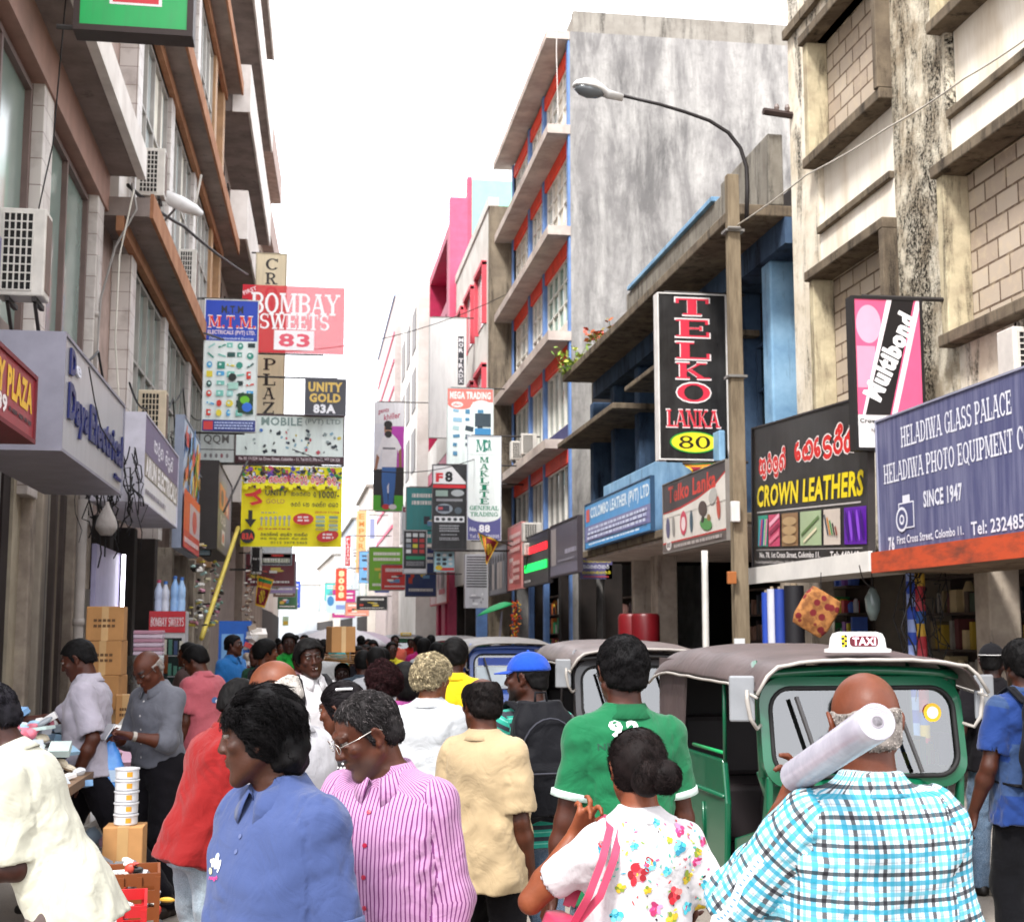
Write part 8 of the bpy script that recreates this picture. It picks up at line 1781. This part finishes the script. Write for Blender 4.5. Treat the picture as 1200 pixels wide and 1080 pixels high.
# ---- flags
def flag(label, pole0, pole1, corners, cols):
    t = thing('flag', label, 'flag', tuple(pole0), 0, 'flags on the street'); o = Vector(pole0)
    MB().tube([(0, 0, 0), Vector(pole1)-o], .018, 6).build('pole', plain('#3a3432', .5), t, smooth=True)
    A, B_, C, D = [Vector(c)-o for c in corners]; n = 16; b = MB(); mats = ['#d8a81c', '#c9661c', '#1f7a3f', '#7a1426', '#d8b83a']
    for i in range(n):
        for j in range(n):
            def P(a, c): 
                f, g = a/n, c/n; q = A.lerp(B_, f).lerp(D.lerp(C, f), g); return q + Vector((.0, .06*math.sin(f*7+g*3), 0))
            f, g = (i+.5)/n, (j+.5)/n
            col = 0
            if .07 < g < .93:
                if .06 < f < .17: col = 2
                elif .17 < f < .30: col = 1
                elif .36 < f < .95:
                    col = 3
                    if (f-.66)**2*9 + (g-.5)**2*9 < .45 and (i*3+j*5) % 4: col = 4
            b.cur = col; b.add([P(i, j), P(i+1, j), P(i+1, j+1), P(i, j+1)], [(0, 1, 2, 3)])
    b.build('cloth', [plain(c, .7) for c in mats], t); return t
Yf = 40
flag('yellow, green, orange and maroon flag hanging slanted on the left', atY(288, 662, Yf), atY(322, 676, Yf), [atY(302, 674, Yf), atY(299, 709, Yf), atY(310, 712, Yf), atY(321, 679, Yf)], 0)
flag('limp yellow flag with green corner beside the white and green board', atY(600, 640, 35), atY(562, 625, 35), [atY(560, 624, 35), atY(585, 634, 35), atY(570, 662, 35), atY(568, 645, 34.8)], 0)
flag('small yellow and maroon flag draped under the tall black lightbox', atY(800, 543, 19.3), atY(853, 540, 19.3), [atY(800, 541, 19.3), atY(812, 556, 19.2), atY(843, 558, 19.3), atY(852, 541, 19.3)], 0)

# ---- left pavement goods
kraft = plain('#a97b4b', .85, var=.1, scale=5)
def carton(label, x, y, z, w_, d_, h_, rz=0):
    t = thing('cardboard_box', label, 'box', (x, y, z), rz, 'brown cartons stacked by the left shops'); MB().box((-w_/2, -d_/2, 0), (w_/2, d_/2, h_)).build('carton', kraft, t, bevel=.006)
    MB().box((-.03, -d_/2-.0015, h_*.0), (.03, d_/2+.0015, h_+.0015)).build('packing_tape', plain('#b8925f', .4), t)
    b = MB(); r0 = random.Random(int(z*100)+int(y*10))
    for j in range(2):
        for i in range(5): b.box((-w_*.3+i*w_*.12, -d_/2-.003, h_*(.55-.16*j)), (-w_*.3+i*w_*.12+w_*.09, -d_/2-.001, h_*(.55-.16*j)+.025))
    b.build('print', plain('#5d4026', .8), t); return t
zz = [.12, .43, .74, 1.05, 1.36, 1.67]
names = ['bottom carton of the tall stack by the drain pipes', 'second carton from the ground in the tall stack', 'carton just below the middle of the tall stack', 'carton above the middle of the tall stack', 'last but one carton of the tall stack', 'topmost carton of the tall stack by the drain pipes']
for i, z in enumerate(zz): carton(names[i], gx(125 + (0 if i > 2 else 10), 13), 13 + (0 if i > 2 else .1), z, .33 if i > 2 else .36, .34, .308, R(-6 + 4*(i % 3)))
carton('small carton leaning against the right of the tall stack', gx(151, 12.6), 12.55, .9, .17, .2, .3, R(8)); carton('carton under the small leaning one', gx(151, 12.6), 12.6, .58, .2, .22, .31, R(-5)); carton('carton on the ground under the two small ones', gx(151, 12.6), 12.6, .12, .24, .26, .45, R(3))
# stall table with a heap of packets
tb = thing('stall_table', 'low street stall table covered by a heap of bagged goods', 'table', (-1.75, 8.3, .12)); MB().box((-.55, -1.2, .75), (.5, 1.6, .8)).build('table_top', plain('#6d5540', .7), tb)
for sx, sy in ((-.5, -1.1), (.42, -1.1), (-.5, 1.5), (.42, 1.5)): MB().box((sx, sy, 0), (sx+.05, sy+.05, .75)).build('leg', plain('#5a4736', .7), tb)
def heap(name, label, cx, cy, z, wx, wy, hh, n, cols, s0, s1, seed, cat='goods'):
    r0 = random.Random(seed); b = MB(); mats = cols
    for i in range(n):
        x, y = r0.gauss(0, .4)*wx, r0.gauss(0, .4)*wy; x = max(-wx, min(wx, x)); y = max(-wy, min(wy, y)); f = 1-(abs(x)/wx)**2*.6-(abs(y)/wy)**2*.4; zz_ = hh*f*r0.uniform(.1, 1)
        b.cur = r0.randrange(len(cols)); m = Matrix.Translation((x, y, zz_)) @ Matrix.Rotation(r0.uniform(0, 6), 4, 'Z') @ Matrix.Rotation(r0.uniform(-.7, .7), 4, 'X'); a, c, d_ = (r0.uniform(s0, s1) for _ in range(3)); k0 = len(b.v)
        if r0.random() < .5: b.box((-a, -c, -d_*.4), (a, c, d_*.4))
        else: b.ball((0, 0, 0), 1, 7, 5, (a, c, d_*.6))
        b.v[k0:] = [tuple(m @ Vector(p)) for p in b.v[k0:]]
    o = b.build(name, [plain(c, .45) for c in mats], None, autosmooth=True); o.location = (cx, cy, z); tag(o, label, cat); o['kind'] = 'stuff'; return o
mixc = ['#c9ccd0', '#8fb0c8', '#d8d4d0', '#6f93b8', '#b8c9c4', '#c86a7a', '#3f5f8a', '#d6c9b0', '#8a8f94', '#2f3a44']
heap('goods_heap', 'heap of pale and blue plastic wrapped goods on the stall table', -1.75, 8.4, .86, .5, 1.3, .42, 420, mixc, .02, .065, 3)
heap('goods_heap', 'white and pink wrapped goods piled beside the grey shirted man', gx(160, 10.2), 10.2, .12, .3, .5, 1.0, 160, ['#d0cdd0', '#c9a0b4', '#d8d4cc', '#9fb4c8', '#b85a6a', '#e0dcd8'], .04, .11, 5)
heap('goods_heap', 'jumble of small hardware and flex on the ground by the red basket', gx(138, 7.6), 7.7, .12, .32, .7, .42, 150, ['#8f8f94', '#2a2a2e', '#c9c7c4', '#b8352a', '#5a6a7a', '#d0a03a', '#3a3030'], .015, .06, 6)
for i in range(5):
    z = .66 + i*.064; t = thing('tin', ['lowest', 'second lowest', 'middle', 'second highest', 'topmost'][i] + ' white round tin with yellow label in the stack by the legs', 'tin', (gx(155, 8.2), 8.2, z), 0, 'stacked white tins'); MB().lathe((0, 0, 0), [(.06, 0), (.066, .006), (.066, .05), (.071, .052), (.071, .060), (.06, .062)], 22).build('tin_body', plain('#c9c9cc', .35), t, autosmooth=True)
    b = MB(); b.loft([[(.0668*math.sin(a), -.0668*math.cos(a), z1) for a in (R(5+4*j) for j in range(8))] for z1 in (.014, .042)], closed=False); b.build('label', plain('#c9902a', .5), t)
carton('pale blue and white carton under the stacked tins', gx(155, 8.2), 8.2, .12, .22, .22, .538, 0)
def crate(label, x, y, z, c, w_=.3, d_=.4, h_=.26):
    t = thing('crate', label, 'crate', (x, y, z), R(6), 'small crates on the stall edge'); b = MB(); b.box((-w_/2, -d_/2, 0), (w_/2, d_/2, .015))
    for j in range(4):
        z0 = .015 + j*h_/4; b.box((-w_/2, -d_/2, z0+.02), (w_/2, -d_/2+.012, z0+h_/4)); b.box((-w_/2, d_/2-.012, z0+.02), (w_/2, d_/2, z0+h_/4)); b.box((-w_/2, -d_/2+.012, z0+.02), (-w_/2+.012, d_/2-.012, z0+h_/4)); b.box((w_/2-.012, -d_/2+.012, z0+.02), (w_/2, d_/2-.012, z0+h_/4))
    for sx in (-1, -.33, .33, 1):
        for sy in (-1, 1): b.box((sx*(w_/2-.012)-.012, sy*(d_/2+.002)-.006, 0), (sx*(w_/2-.012)+.012, sy*(d_/2+.002)+.006, h_))
    b.build('basket', plain(c, .4), t); return t
c1 = crate('red plastic basket of small goods beside the cream shirted man', gx(140, 6.0), 6.0, .38, '#b01e22'); crate('orange basket behind the red one', gx(160, 6.5), 6.6, .36, '#7a4220', .26, .3, .3)
carton('low pale carton under the red basket', gx(140, 6.0), 6.05, .0, .36, .5, .372, R(6)); carton('low brown carton under the orange basket', gx(160, 6.5), 6.6, .0, .3, .4, .352, 0)
heap('goods_heap', 'small parts filling the red basket', gx(140, 6.0), 6.0, .42, .12, .17, .24, 60, ['#3a4a7a', '#8a2a2a', '#d0d0d0', '#222222', '#6a8a9a'], .012, .04, 8)
heap('goods_heap', 'silver fittings and tags filling the orange basket', gx(160, 6.5), 6.6, .40, .11, .13, .3, 60, ['#b9b9bc', '#8f9094', '#d8d4cc', '#a83a2a', '#2a2a2a'], .012, .045, 9)
t = thing('folded_cloth', 'pale blue folded cloth held out over the stall', 'cloth', tuple(P2.world(P2.J['R'][2] + np.array([0, .15, -.02]))), P2.yaw); v = Vol(.012); v.loft(np.zeros(3), rx(R(70)), [(-.2, 0, 0, .11, .02), (-.1, 0, 0, .13, .035), (.12, 0, 0, .13, .04), (.22, 0, 0, .10, .02)], .02); v.field(); V, Fq = v.mesh(); np_mesh('cloth_fold', V, Fq, cloth('#7fa6c4'), t)
# cooler, bottles, counter
cx0, cx1 = gx(180, 18.6), gx(217, 18.6)
t = thing('drinks_cooler', 'glass fronted drinks cooler with red BOMBAY SWEETS header', 'fridge', ((cx0+cx1)/2, 18.6, .12)); w_ = (cx1-cx0)/2
MB().box((-w_, 0, 0), (w_, .5, 1.9)).build('cabinet', plain('#b9b6b6', .4), t, bevel=.01)
b = MB(); b.box((-w_-.06, -.02, 1.62), (w_, -.001, 1.9)); hd = b.build('header', plain('#b3121f', .4), t); v2, fs, _ = slab_mesh('BOMBAY SWEETS'); MB().add([(-w_-.04 + (2*w_+.02)*a, -.022, 1.70+.12*c) for a, c in v2], fs).build('lettering', plain('#e4dcdc', .4), hd)
b = MB(); b.box((-w_+.04, -.006, .3), (w_-.04, -.001, 1.55)); dr = b.build('door', plain('#1c2422', .15), t); b = MB()
for j in range(4): b.box((-w_+.05, -.016, .5+.27*j), (w_-.05, -.0065, .51+.27*j))
b.build('shelf', plain('#9a9a9a', .4), dr)
b = MB(); r0 = random.Random(2)
for j in range(4):
    for i in range(5): b.cur = r0.randrange(4); b.box((-w_+.06+i*.07, -.014, .52+.27*j), (-w_+.105+i*.07, -.0067, .52+.27*j+r0.uniform(.1, .2)))
b.build('drinks', [plain(c, .3) for c in ('#8a5a1f', '#3f6a5a', '#b9b4a4', '#2a3a5a')], dr)
for i, (u, c, hh) in enumerate(((184, '#b9c4dc', .42), (192, '#c9ccd8', .40), (203, '#8fb4e0', .48), (211, '#9fc0e4', .46))):
    t = thing('water_bottle', ['cloudy water bottle with pink cap on the cooler', 'clear water bottle second from the left on the cooler', 'blue tinted water bottle, third on the cooler', 'blue tinted water bottle at the right end of the cooler'][i], 'bottle', (gx(u, 18.7), 18.75, 2.02), 0, 'water bottles on the cooler'); r_ = .055
    MB().lathe((0, 0, 0), [(r_*.9, 0), (r_, .02), (r_, hh*.3), (r_*.85, hh*.36), (r_, hh*.42), (r_, hh*.66), (r_*.4, hh*.86), (r_*.4, hh*.9)], 16).build('bottle_body', plain(c, .12), t, smooth=True); MB().lathe((0, 0, hh*.9), [(r_*.48, 0), (r_*.48, .04)], 12).build('bottle_cap', plain('#b8506a' if i == 0 else '#3a6ab0', .4), t)
t = thing('glass_counter', 'glass fronted counter with a plastic wrapped pack of plates on it', 'counter', (gx(168, 17), 17, .12)); MB().box((-.22, 0, 0), (.25, .5, .62)).build('base', plain('#5a4a46', .6), t); MB().box((-.22, .0, .62), (.25, .5, 1.35)).build('glass_case', see_glass('case_glass', '#8fa0a0'), t); b = MB()
for j in range(3):
    for i in range(6): b.cur = (i+j) % 4; b.box((-.19+i*.07, .1, .66+.22*j), (-.14+i*.07, .3, .66+.22*j+.12))
b.build('stock', [plain(c, .5) for c in ('#c9a03a', '#8a2f2f', '#3f6a8a', '#c9c4b8')], t)
t = thing('wrapped_pack', 'plastic wrapped pack of pink striped plates on the counter', 'pack', (gx(173, 17), 17.05, 1.47)); b = MB()
for j in range(6): b.cur = j % 2; b.box((-.17, 0, j*.05), (.17, .3, j*.05+.046))
b.build('plates', [plain('#c9b4c0', .3), plain('#b0808f', .3)], t, bevel=.01)
# lavender door panel with tube lamp
t = thing('shop_door', 'pale lavender steel door standing open beside the cooler', 'door', (-2.35, 15.6, .12)); MB().box((-.03, 0, 0), (.03, 1.9, 2.6)).build('leaf', plain('#8f8aa8', .4), t, bevel=.01); MB().box((.03, 1.6, 1.0), (.06, 1.64, 1.12)).build('handle', M_chrome, t)
t = thing('tube_lamp', 'lit white tube lamp upright at the edge of the lavender door', 'lamp', (-2.27, 17.45, 1.55)); MB().lathe((0, 0, 0), [(.022, 0), (.022, 1.15)], 10).build('tube', emis('#f4f0ff', 3.0), t, smooth=True); MB().box((-.05, -.03, -.03), (.02, .03, 0)).build('holder', plain('#cfccd0', .4), t)
# blue carton pile behind the blue shirt
t = thing('goods_box', 'large blue carton behind the man in sky blue', 'box', (gx(277, 19.5), 19.5, .12)); MB().box((-.24, 0, .9), (.2, .4, 1.78)).build('carton', plain('#1f5ab0', .6), t); MB().box((-.2, -.004, 1.1), (.1, -.001, 1.6)).build('print', plain('#6f9fd0', .5), t); MB().box((-.3, 0, 0), (.35, .5, .9)).build('pallet', plain('#7a6a58', .8), t)
heap('goods_heap', 'white and red packets piled to the right of the blue carton', gx(297, 19.5), 19.6, .5, .22, .3, 1.35, 110, ['#d0ccc8', '#c23a3a', '#d8d4d0', '#9a8a7a', '#e0d8d0'], .05, .12, 12)
for i, (u, Y, c0, seed) in enumerate(((232, 23, ['#d8d4cc', '#c9c0a0', '#8fa8a0', '#e0dcd4', '#b0a03a', '#2a2422', '#c88a9a'], 14), (250, 28, ['#cfc8c0', '#7a9a8a', '#b87a8a', '#3a3230', '#d8c04a'], 15), (290, 34, ['#b9a48a', '#8a5a3a', '#d0c8c0', '#5a4a42'], 16))):
    heap('hanging_goods', ['strings of pale bulbs and toys hanging before the left shops', 'bags and trinkets hanging below the brown box sign', 'brown and pale goods hanging before the left pillars'][i], gx(u, Y), Y, 1.7, .16, .8, 1.6, 46, c0, .02, .06, seed)
# ---- right side goods
def roll(label, u, v0, v1, Y, r_, cols, per=.12, x=None):
    a, b_ = atY(u, v1, Y), atY(u, v0, Y); z0 = min(a.z, .6) if v1 > 740 else a.z; t = thing('fabric_roll', label, 'roll', (a.x, Y, .12), 0, 'upright rolls outside the leather shop'); h_ = b_.z - .12
    b = MB(); n = max(1, int(h_/per)) if len(cols) > 1 else 1
    for i in range(n): b.cur = i % len(cols); b.lathe((0, 0, h_*i/n), [(r_, 0), (r_, h_/n)], 16)
    b.build('cloth_roll', [plain(c, .6) for c in cols], t, autosmooth=True); b = MB().lathe((0, 0, h_-.002), [(r_*.35, 0), (r_*.35, .03), (r_*.25, .03)], 12); b.build('core', plain('#8a7a64', .8), t); return t
for args in (('blue vinyl roll at the left of the rack', 899, 694, 760, 14.9, .05, ['#1f3f9a']), ('pale grey vinyl roll beside the blue one', 906, 690, 760, 14.8, .055, ['#b9b9c4']), ('dark blue vinyl roll, third in the rack', 915, 690, 760, 14.7, .06, ['#223a8a']), ('black vinyl roll at the right of the rack', 932, 686, 760, 14.6, .11, ['#161419']), ('blue and white checked roll hanging by the white pier', 1071, 666, 772, 12.75, .05, ['#2a48a8', '#8f9fd0']), ('red, yellow and blue striped roll hanging by the white pier', 1081, 672, 775, 12.7, .05, ['#a82a34', '#c9a03a', '#2f5aa0', '#b8404a'])): roll(*args)
p = atY(958, 752, 13.6); t = thing('hanging_cushion', 'orange diamond shaped cushion with red flowers hanging under the white canopy', 'cushion', tuple(p)); k = NT('orange_floral_print', .8); v = k.coord('Object'); vo = k.node('ShaderNodeTexVoronoi'); vo.inputs['Scale'].default_value = 9; k.link(v, vo.inputs[0]); k.base(k.mix(k.ramp(vo.outputs[0], [(.3, 1.0), (.36, 0.0)]), k.ramp(k.noise(v, 14, 4), [(.4, '#a8703a'), (.6, '#7a4a22')]), '#6a1018'))
vv = Vol(.012); vv.loft(np.array([0, 0, .31]), ry(R(30)) @ rx(R(8)), [(-.22, 0, 0, .17, .015), (-.12, 0, 0, .2, .05), (.12, 0, 0, .2, .05), (.22, 0, 0, .17, .015)], .02, n=5); vv.field(); V, Fq = vv.mesh(); np_mesh('cushion_body', V, Fq, k.m, t); MB().tube([(.05, 0, .5), (.06, 0, .72)], .005, 5).build('string', M_blackp, t)
t = thing('hanging_lamp', 'clear glass lamp hanging under the white canopy', 'lamp', tuple(atY(1023, 715, 13.2))); MB().lathe((0, 0, 0), [(.03, -.1), (.07, 0), (.08, .12), (.04, .2), (.015, .24)], 16).build('glass_body', plain('#5a6462', .15), t, smooth=True); MB().tube([(0, 0, .24), (0, 0, .5)], .006, 5).build('cord', M_blackp, t)
def rack(label, x0, y0, y1, z1, cols, seed, n=5):
    t = thing('goods_shelf', label, 'shelf', (x0, (y0+y1)/2, .12), 0, 'stocked shelves in the right shops'); L = (y1-y0)/2; b = MB(); b.box((0, -L, 0), (.04, L, z1))
    for j in range(n+1): b.box((-.35, -L, z1*j/n), (0, L, z1*j/n+.03))
    b.build('frame', plain('#4a3e38', .7), t); b = MB(); r0 = random.Random(seed)
    for j in range(n):
        y = -L+.02
        while y < L-.1:
            w2 = r0.uniform(.06, .22); b.cur = r0.randrange(len(cols)); h2 = z1/n*r0.uniform(.4, .85); y2 = min(y+w2, L-.01)
            if r0.random() < .6: b.box((-.33+r0.uniform(0, .06), y, z1*j/n+.031), (-.06, y2-.012, z1*j/n+.031+h2))
            else: b.lathe((-.2, (y+y2)/2, z1*j/n+.031), [((y2-y)*.42, 0), ((y2-y)*.46, h2*.7), ((y2-y)*.2, h2)], 10)
            y = y2+.01
    o = b.build('stock', [plain(c, .5) for c in cols], t); o['kind'] = 'stuff'; return t
rack('shelf of cloth and cushions at the back of the leather shop', 8.4, 12.8, 17.0, 2.3, ['#8a7a5a', '#5a4a40', '#b89a3a', '#3a4a3a', '#c9b48a', '#6a3a3a', '#2a2a34', '#9a948a'], 3)
rack('shelf of cameras and frames in the glass shop', 8.2, 7.0, 12.2, 2.4, ['#c9c4c0', '#a8542a', '#2a2224', '#8a4a3a', '#d0ccc8', '#3a3234', '#5a5054'], 4)
rack('shelf of bright packets by the telephone post shop', 7.6, 17.7, 19.6, 2.6, ['#3f9a5a', '#c9b83a', '#b8383a', '#4a6ac0', '#d0cdd4', '#7a4a9a', '#2a2a2a'], 5, 7)
rack('shelf deep in the shop under the blue leather board', 8.6, 19.6, 25.2, 2.4, ['#4a3a3a', '#6a5a54', '#2a2428', '#8a6a5a', '#3a4450'], 6)
rack('shelf in the shop below the grey violet board', 7.6, 28, 33, 2.4, ['#7a5a54', '#a89484', '#2a2428', '#c08a6a', '#5a4a50', '#c9c4c0'], 7)
rack('shelf glowing with small goods in the shop below the LED board', 7.2, 34, 40, 2.6, ['#c9702a', '#d8c04a', '#8a3a3a', '#3a8a5a', '#d0cdc8', '#2a2428'], 8)
for i, (u, c) in enumerate(((741, '#6a0f16'), (752, '#600c14'))): 
    t = thing('plastic_drum', ['red plastic drum left of its twin by the white pillar', 'red plastic drum nearer the shop door'][i], 'drum', (gx(u, 24.6), 24.6 - .3*i, .12), 0, 'red drums by the pillar'); MB().lathe((0, 0, 0), [(.2, 0), (.23, .05), (.24, .6), (.23, 1.15), (.26, 1.4), (.26, 1.9), (.235, 1.95), (.2, 1.96)], 20).build('drum_body', plain(c, .4), t, autosmooth=True); MB().lathe((0, 0, 1.2), [(.245, 0), (.25, .04), (.245, .08)], 20).build('band', plain('#5a0e14', .4), t)
p = atY(604, 748, 34); t = thing('bead_garland', 'orange and yellow bead garland hanging in the shop below the LED board', 'garland', (p.x, 34, atY(604, 704, 34).z)); b = MB(); r0 = random.Random(3)
for i in range(150): b.cur = i % 3; b.ball((r0.gauss(0, .06), r0.gauss(0, .05), -r0.uniform(0, 1.0)), .022, 6, 4)
o = b.build('beads', [plain('#d8641c', .3), plain('#d8b02a', .3), plain('#b82a1c', .3)], t, smooth=True); MB().tube([(0, 0, 0), (0, 0, .3)], .008, 5).build('string', M_blackp, t)
t = thing('parasol', 'half folded green parasol tilted before the garland', 'parasol', tuple(atY(580, 740, 31))); o = Vector(t.location); MB().tube([(0, 0, -1.5), atY(588, 716, 31)-o], .03, 6).build('pole', plain('#7a7480', .5), t); c0 = atY(580, 713, 31)-o; b = MB(); n = 12
rg = [[c0 + Vector((.42*f*math.cos(a) + .1*(1-f), .3*f*math.sin(a), -.16*f*f + .12 + .14*f*math.cos(a))) for a in (2*math.pi*i/n for i in range(n))] for f in (.03, .4, .8, 1)]; o2 = b.loft(rg, caps=False).build('canopy', plain('#1f9a5a', .6), t, smooth=True); so = o2.modifiers.new('thickness', 'SOLIDIFY'); so.thickness = .01
for i, (u, v_, Y, c, lab) in enumerate(((398, 741, 30, '#cfc9cc', 'white market umbrella above the distant crowd on the left'), (424, 744, 36, '#b9a8b4', 'pale pink market umbrella farther off in the crowd'), (372, 742, 46, '#c9ccd4', 'pale grey umbrella at the far end of the crowd'))):
    p = atY(u, v_, Y); t = thing('umbrella', lab, 'umbrella', (p.x, Y, 0), 0, 'umbrellas over the distant stalls'); MB().tube([(0, 0, 0), (0, 0, p.z)], .02, 6).build('pole', M_chrome, t); n = 16; rg = [[(1.05*f*math.cos(a), 1.05*f*math.sin(a), p.z + .1 - .38*f*f) for a in (2*math.pi*q/n for q in range(n))] for f in (.02, .3, .6, .85, 1)]
    o2 = MB().loft(rg, caps=False).build('canopy', plain(c, .7), t, smooth=True); so = o2.modifiers.new('thickness', 'SOLIDIFY'); so.thickness = .01
# plants rooted on the old roof edge
def weed(label, u, v_, Y, n, cols, s, seed):
    p = atY(u, v_, Y); t = thing('wild_plant', label, 'plant', tuple(p), 0, 'weeds on the old roof edge'); r0 = random.Random(seed); st, lv = MB(), MB()
    for i in range(n):
        a = r0.uniform(0, 6.28); L = r0.uniform(.2, 1)*s; q0 = Vector((r0.uniform(-.15, .15), r0.uniform(-.5, .5), 0)); q1 = q0 + Vector((math.cos(a)*L*.5, math.sin(a)*L*.5, L*r0.uniform(.3, .9))); st.tube([q0, q0.lerp(q1, .5)+Vector((0, 0, .05)), q1], .006, 4)
        for j in range(7):
            c = q0.lerp(q1, r0.uniform(.3, 1.05)) + Vector((r0.uniform(-.08, .08), r0.uniform(-.08, .08), r0.uniform(-.05, .08))); d1 = Vector((r0.gauss(0, 1), r0.gauss(0, 1), r0.gauss(0, .6))).normalized(); d2 = d1.cross(Vector((r0.gauss(0, 1), r0.gauss(0, 1), 1))).normalized(); l_ = r0.uniform(.05, .1); lv.cur = r0.randrange(3); lv.add([c-d1*l_, c+d2*l_*.45, c+d1*l_, c-d2*l_*.45], [(0, 1, 2, 3)])
    st.build('stem', plain('#5a6a2a', .7), t); lv.build('foliage', [plain(x, .6) for x in cols], t)
weed('yellow green weed growing at the far end of the old roof slab', 672, 438, 29.6, 26, ['#7a9a2a', '#a8b04a', '#5a7a24'], .8, 3)
weed('reddish weed farther along the same roof slab', 706, 398, 26.5, 12, ['#a85a2a', '#8a7a2a', '#b8442a'], .45, 4)
weed('leafy shrub rising over the far left roofs', 322, 690, 60, 30, ['#5a8a3a', '#7aa04a', '#3f6a2a'], 1.6, 5)
t = thing('wall_bracket', 'rusty insulator bracket sticking out of the cream building corner', 'bracket', tuple(atY(938, 137, 17.3))); MB().tube([(0, 0, 0), (-.55, -.05, .03)], .05, 6).build('bar', plain('#3a2c28', .8), t); b = MB()
for x in (-.2, -.35): b.lathe((x, -.03, .05), [(.03, 0), (.04, .05), (.02, .1)], 8)
b.build('insulators', plain('#6a5a54', .4), t)
far_cols = [('maroon', '#6a1f2c'), ('teal', '#2f8a8a'), ('navy', '#2a3a6a'), ('mustard', '#c9a02a'), ('scarlet', '#c8302a'), ('lime green', '#6aa82a'), ('lilac', '#9a86b8'), ('black', '#222226'), ('sky blue', '#6fa8d8'), ('brown', '#6a4a34'), ('salmon', '#d88a74'), ('white', '#d8d8d8'), ('forest green', '#2a5a3a'), ('magenta', '#b02a7a'), ('grey', '#7f8286'), ('royal blue', '#2f52c0'), ('peach', '#e0b090'), ('turquoise', '#48b8b0')]
r0 = random.Random(77)
for i, (cn_, c) in enumerate(far_cols):
    right = i % 3 != 0; Y = 46 + i*4.2; xw = (5.6 - .022*(Y-46)*1.6 if right else -2.3); wd = r0.uniform(.8, 1.8); z0 = r0.uniform(2.7, 6.0 if right else 4.4); hh = r0.uniform(.7, 2.2)
    x0 = xw - wd - .25 if right else xw + .25
    s = Sign('hanging_sign', f'small {cn_} board among the far signs on the {"right" if right else "left"} of the street', (x0, Y, z0), wd, hh, face=c, frame='#8a8784', fw=.03, depth=.08, group='far boards over the street'); s.wallx = xw
    lt = '#e3e0dc' if sum(srgb(c)) < 1.2 else '#3a3236'
    s.scribble(.12, .08, .9, .34, lt, 2 if hh > wd else 1, i)
    for q in range(5): x1, y1 = r0.uniform(.08, .6), r0.uniform(.4, .62); (s.oval if q % 2 else s.rect)(x1, y1, x1+r0.uniform(.12, .3), y1+r0.uniform(.06, .16), r0.choice(['#d8d4cc', '#3a3a44', '#c24a3a', '#5f8ab0', '#c9b04a']))
    s.scribble(.1, .82, .9, .93, lt, 1, i+40)
    fin(s, True, False)
rb2 = random.Random(31)
for i, lab in enumerate(('black cable slung along the near left slab', 'second black cable slung lower along the near left front', 'thin cable looping past the orange trimmed ledges', 'cable sagging between the left air conditioners', 'cable drooping along the beige tower', 'dark cable crossing high from the left balconies to the grey building', 'thin cable crossing from the yellow banner to the MAKLITE board')):
    if i < 5: pts = [(-2.35 + rb2.uniform(-.1, .25), 12 + i*5 + j*3.1, 4.6 + i*.55 + rb2.uniform(-.5, .5)) for j in range(5)]; sg = .22
    elif i == 5: pts = [(-1.7, 38, 9.5), (6.0, 41, 12.2)]; sg = .5
    else: pts = [(-.4, 30.6, 5.8), (4.6, 38, 6.6)]; sg = .45
    cable(lab, pts, .014 if i < 5 else .012, sag=sg)
# ---- air: brightens and softens the far end of the street
hz = MB().box((-40, -8, -1.1), (40, 230, 30)); k = bpy.data.materials.new('haze'); k.use_nodes = True; nn = k.node_tree.nodes; nn.remove(nn['Principled BSDF']); pv = nn.new('ShaderNodeVolumePrincipled'); pv.inputs['Color'].default_value = (.95, .95, .97, 1); pv.inputs['Density'].default_value = .0007; pv.inputs['Anisotropy'].default_value = .2; k.node_tree.links.new(pv.outputs[0], nn['Material Output'].inputs['Volume'])
USE_HAZE = False
if USE_HAZE: o = hz.build('haze', k); tag(o, 'bright hazy air filling the street', 'haze', kind='stuff')
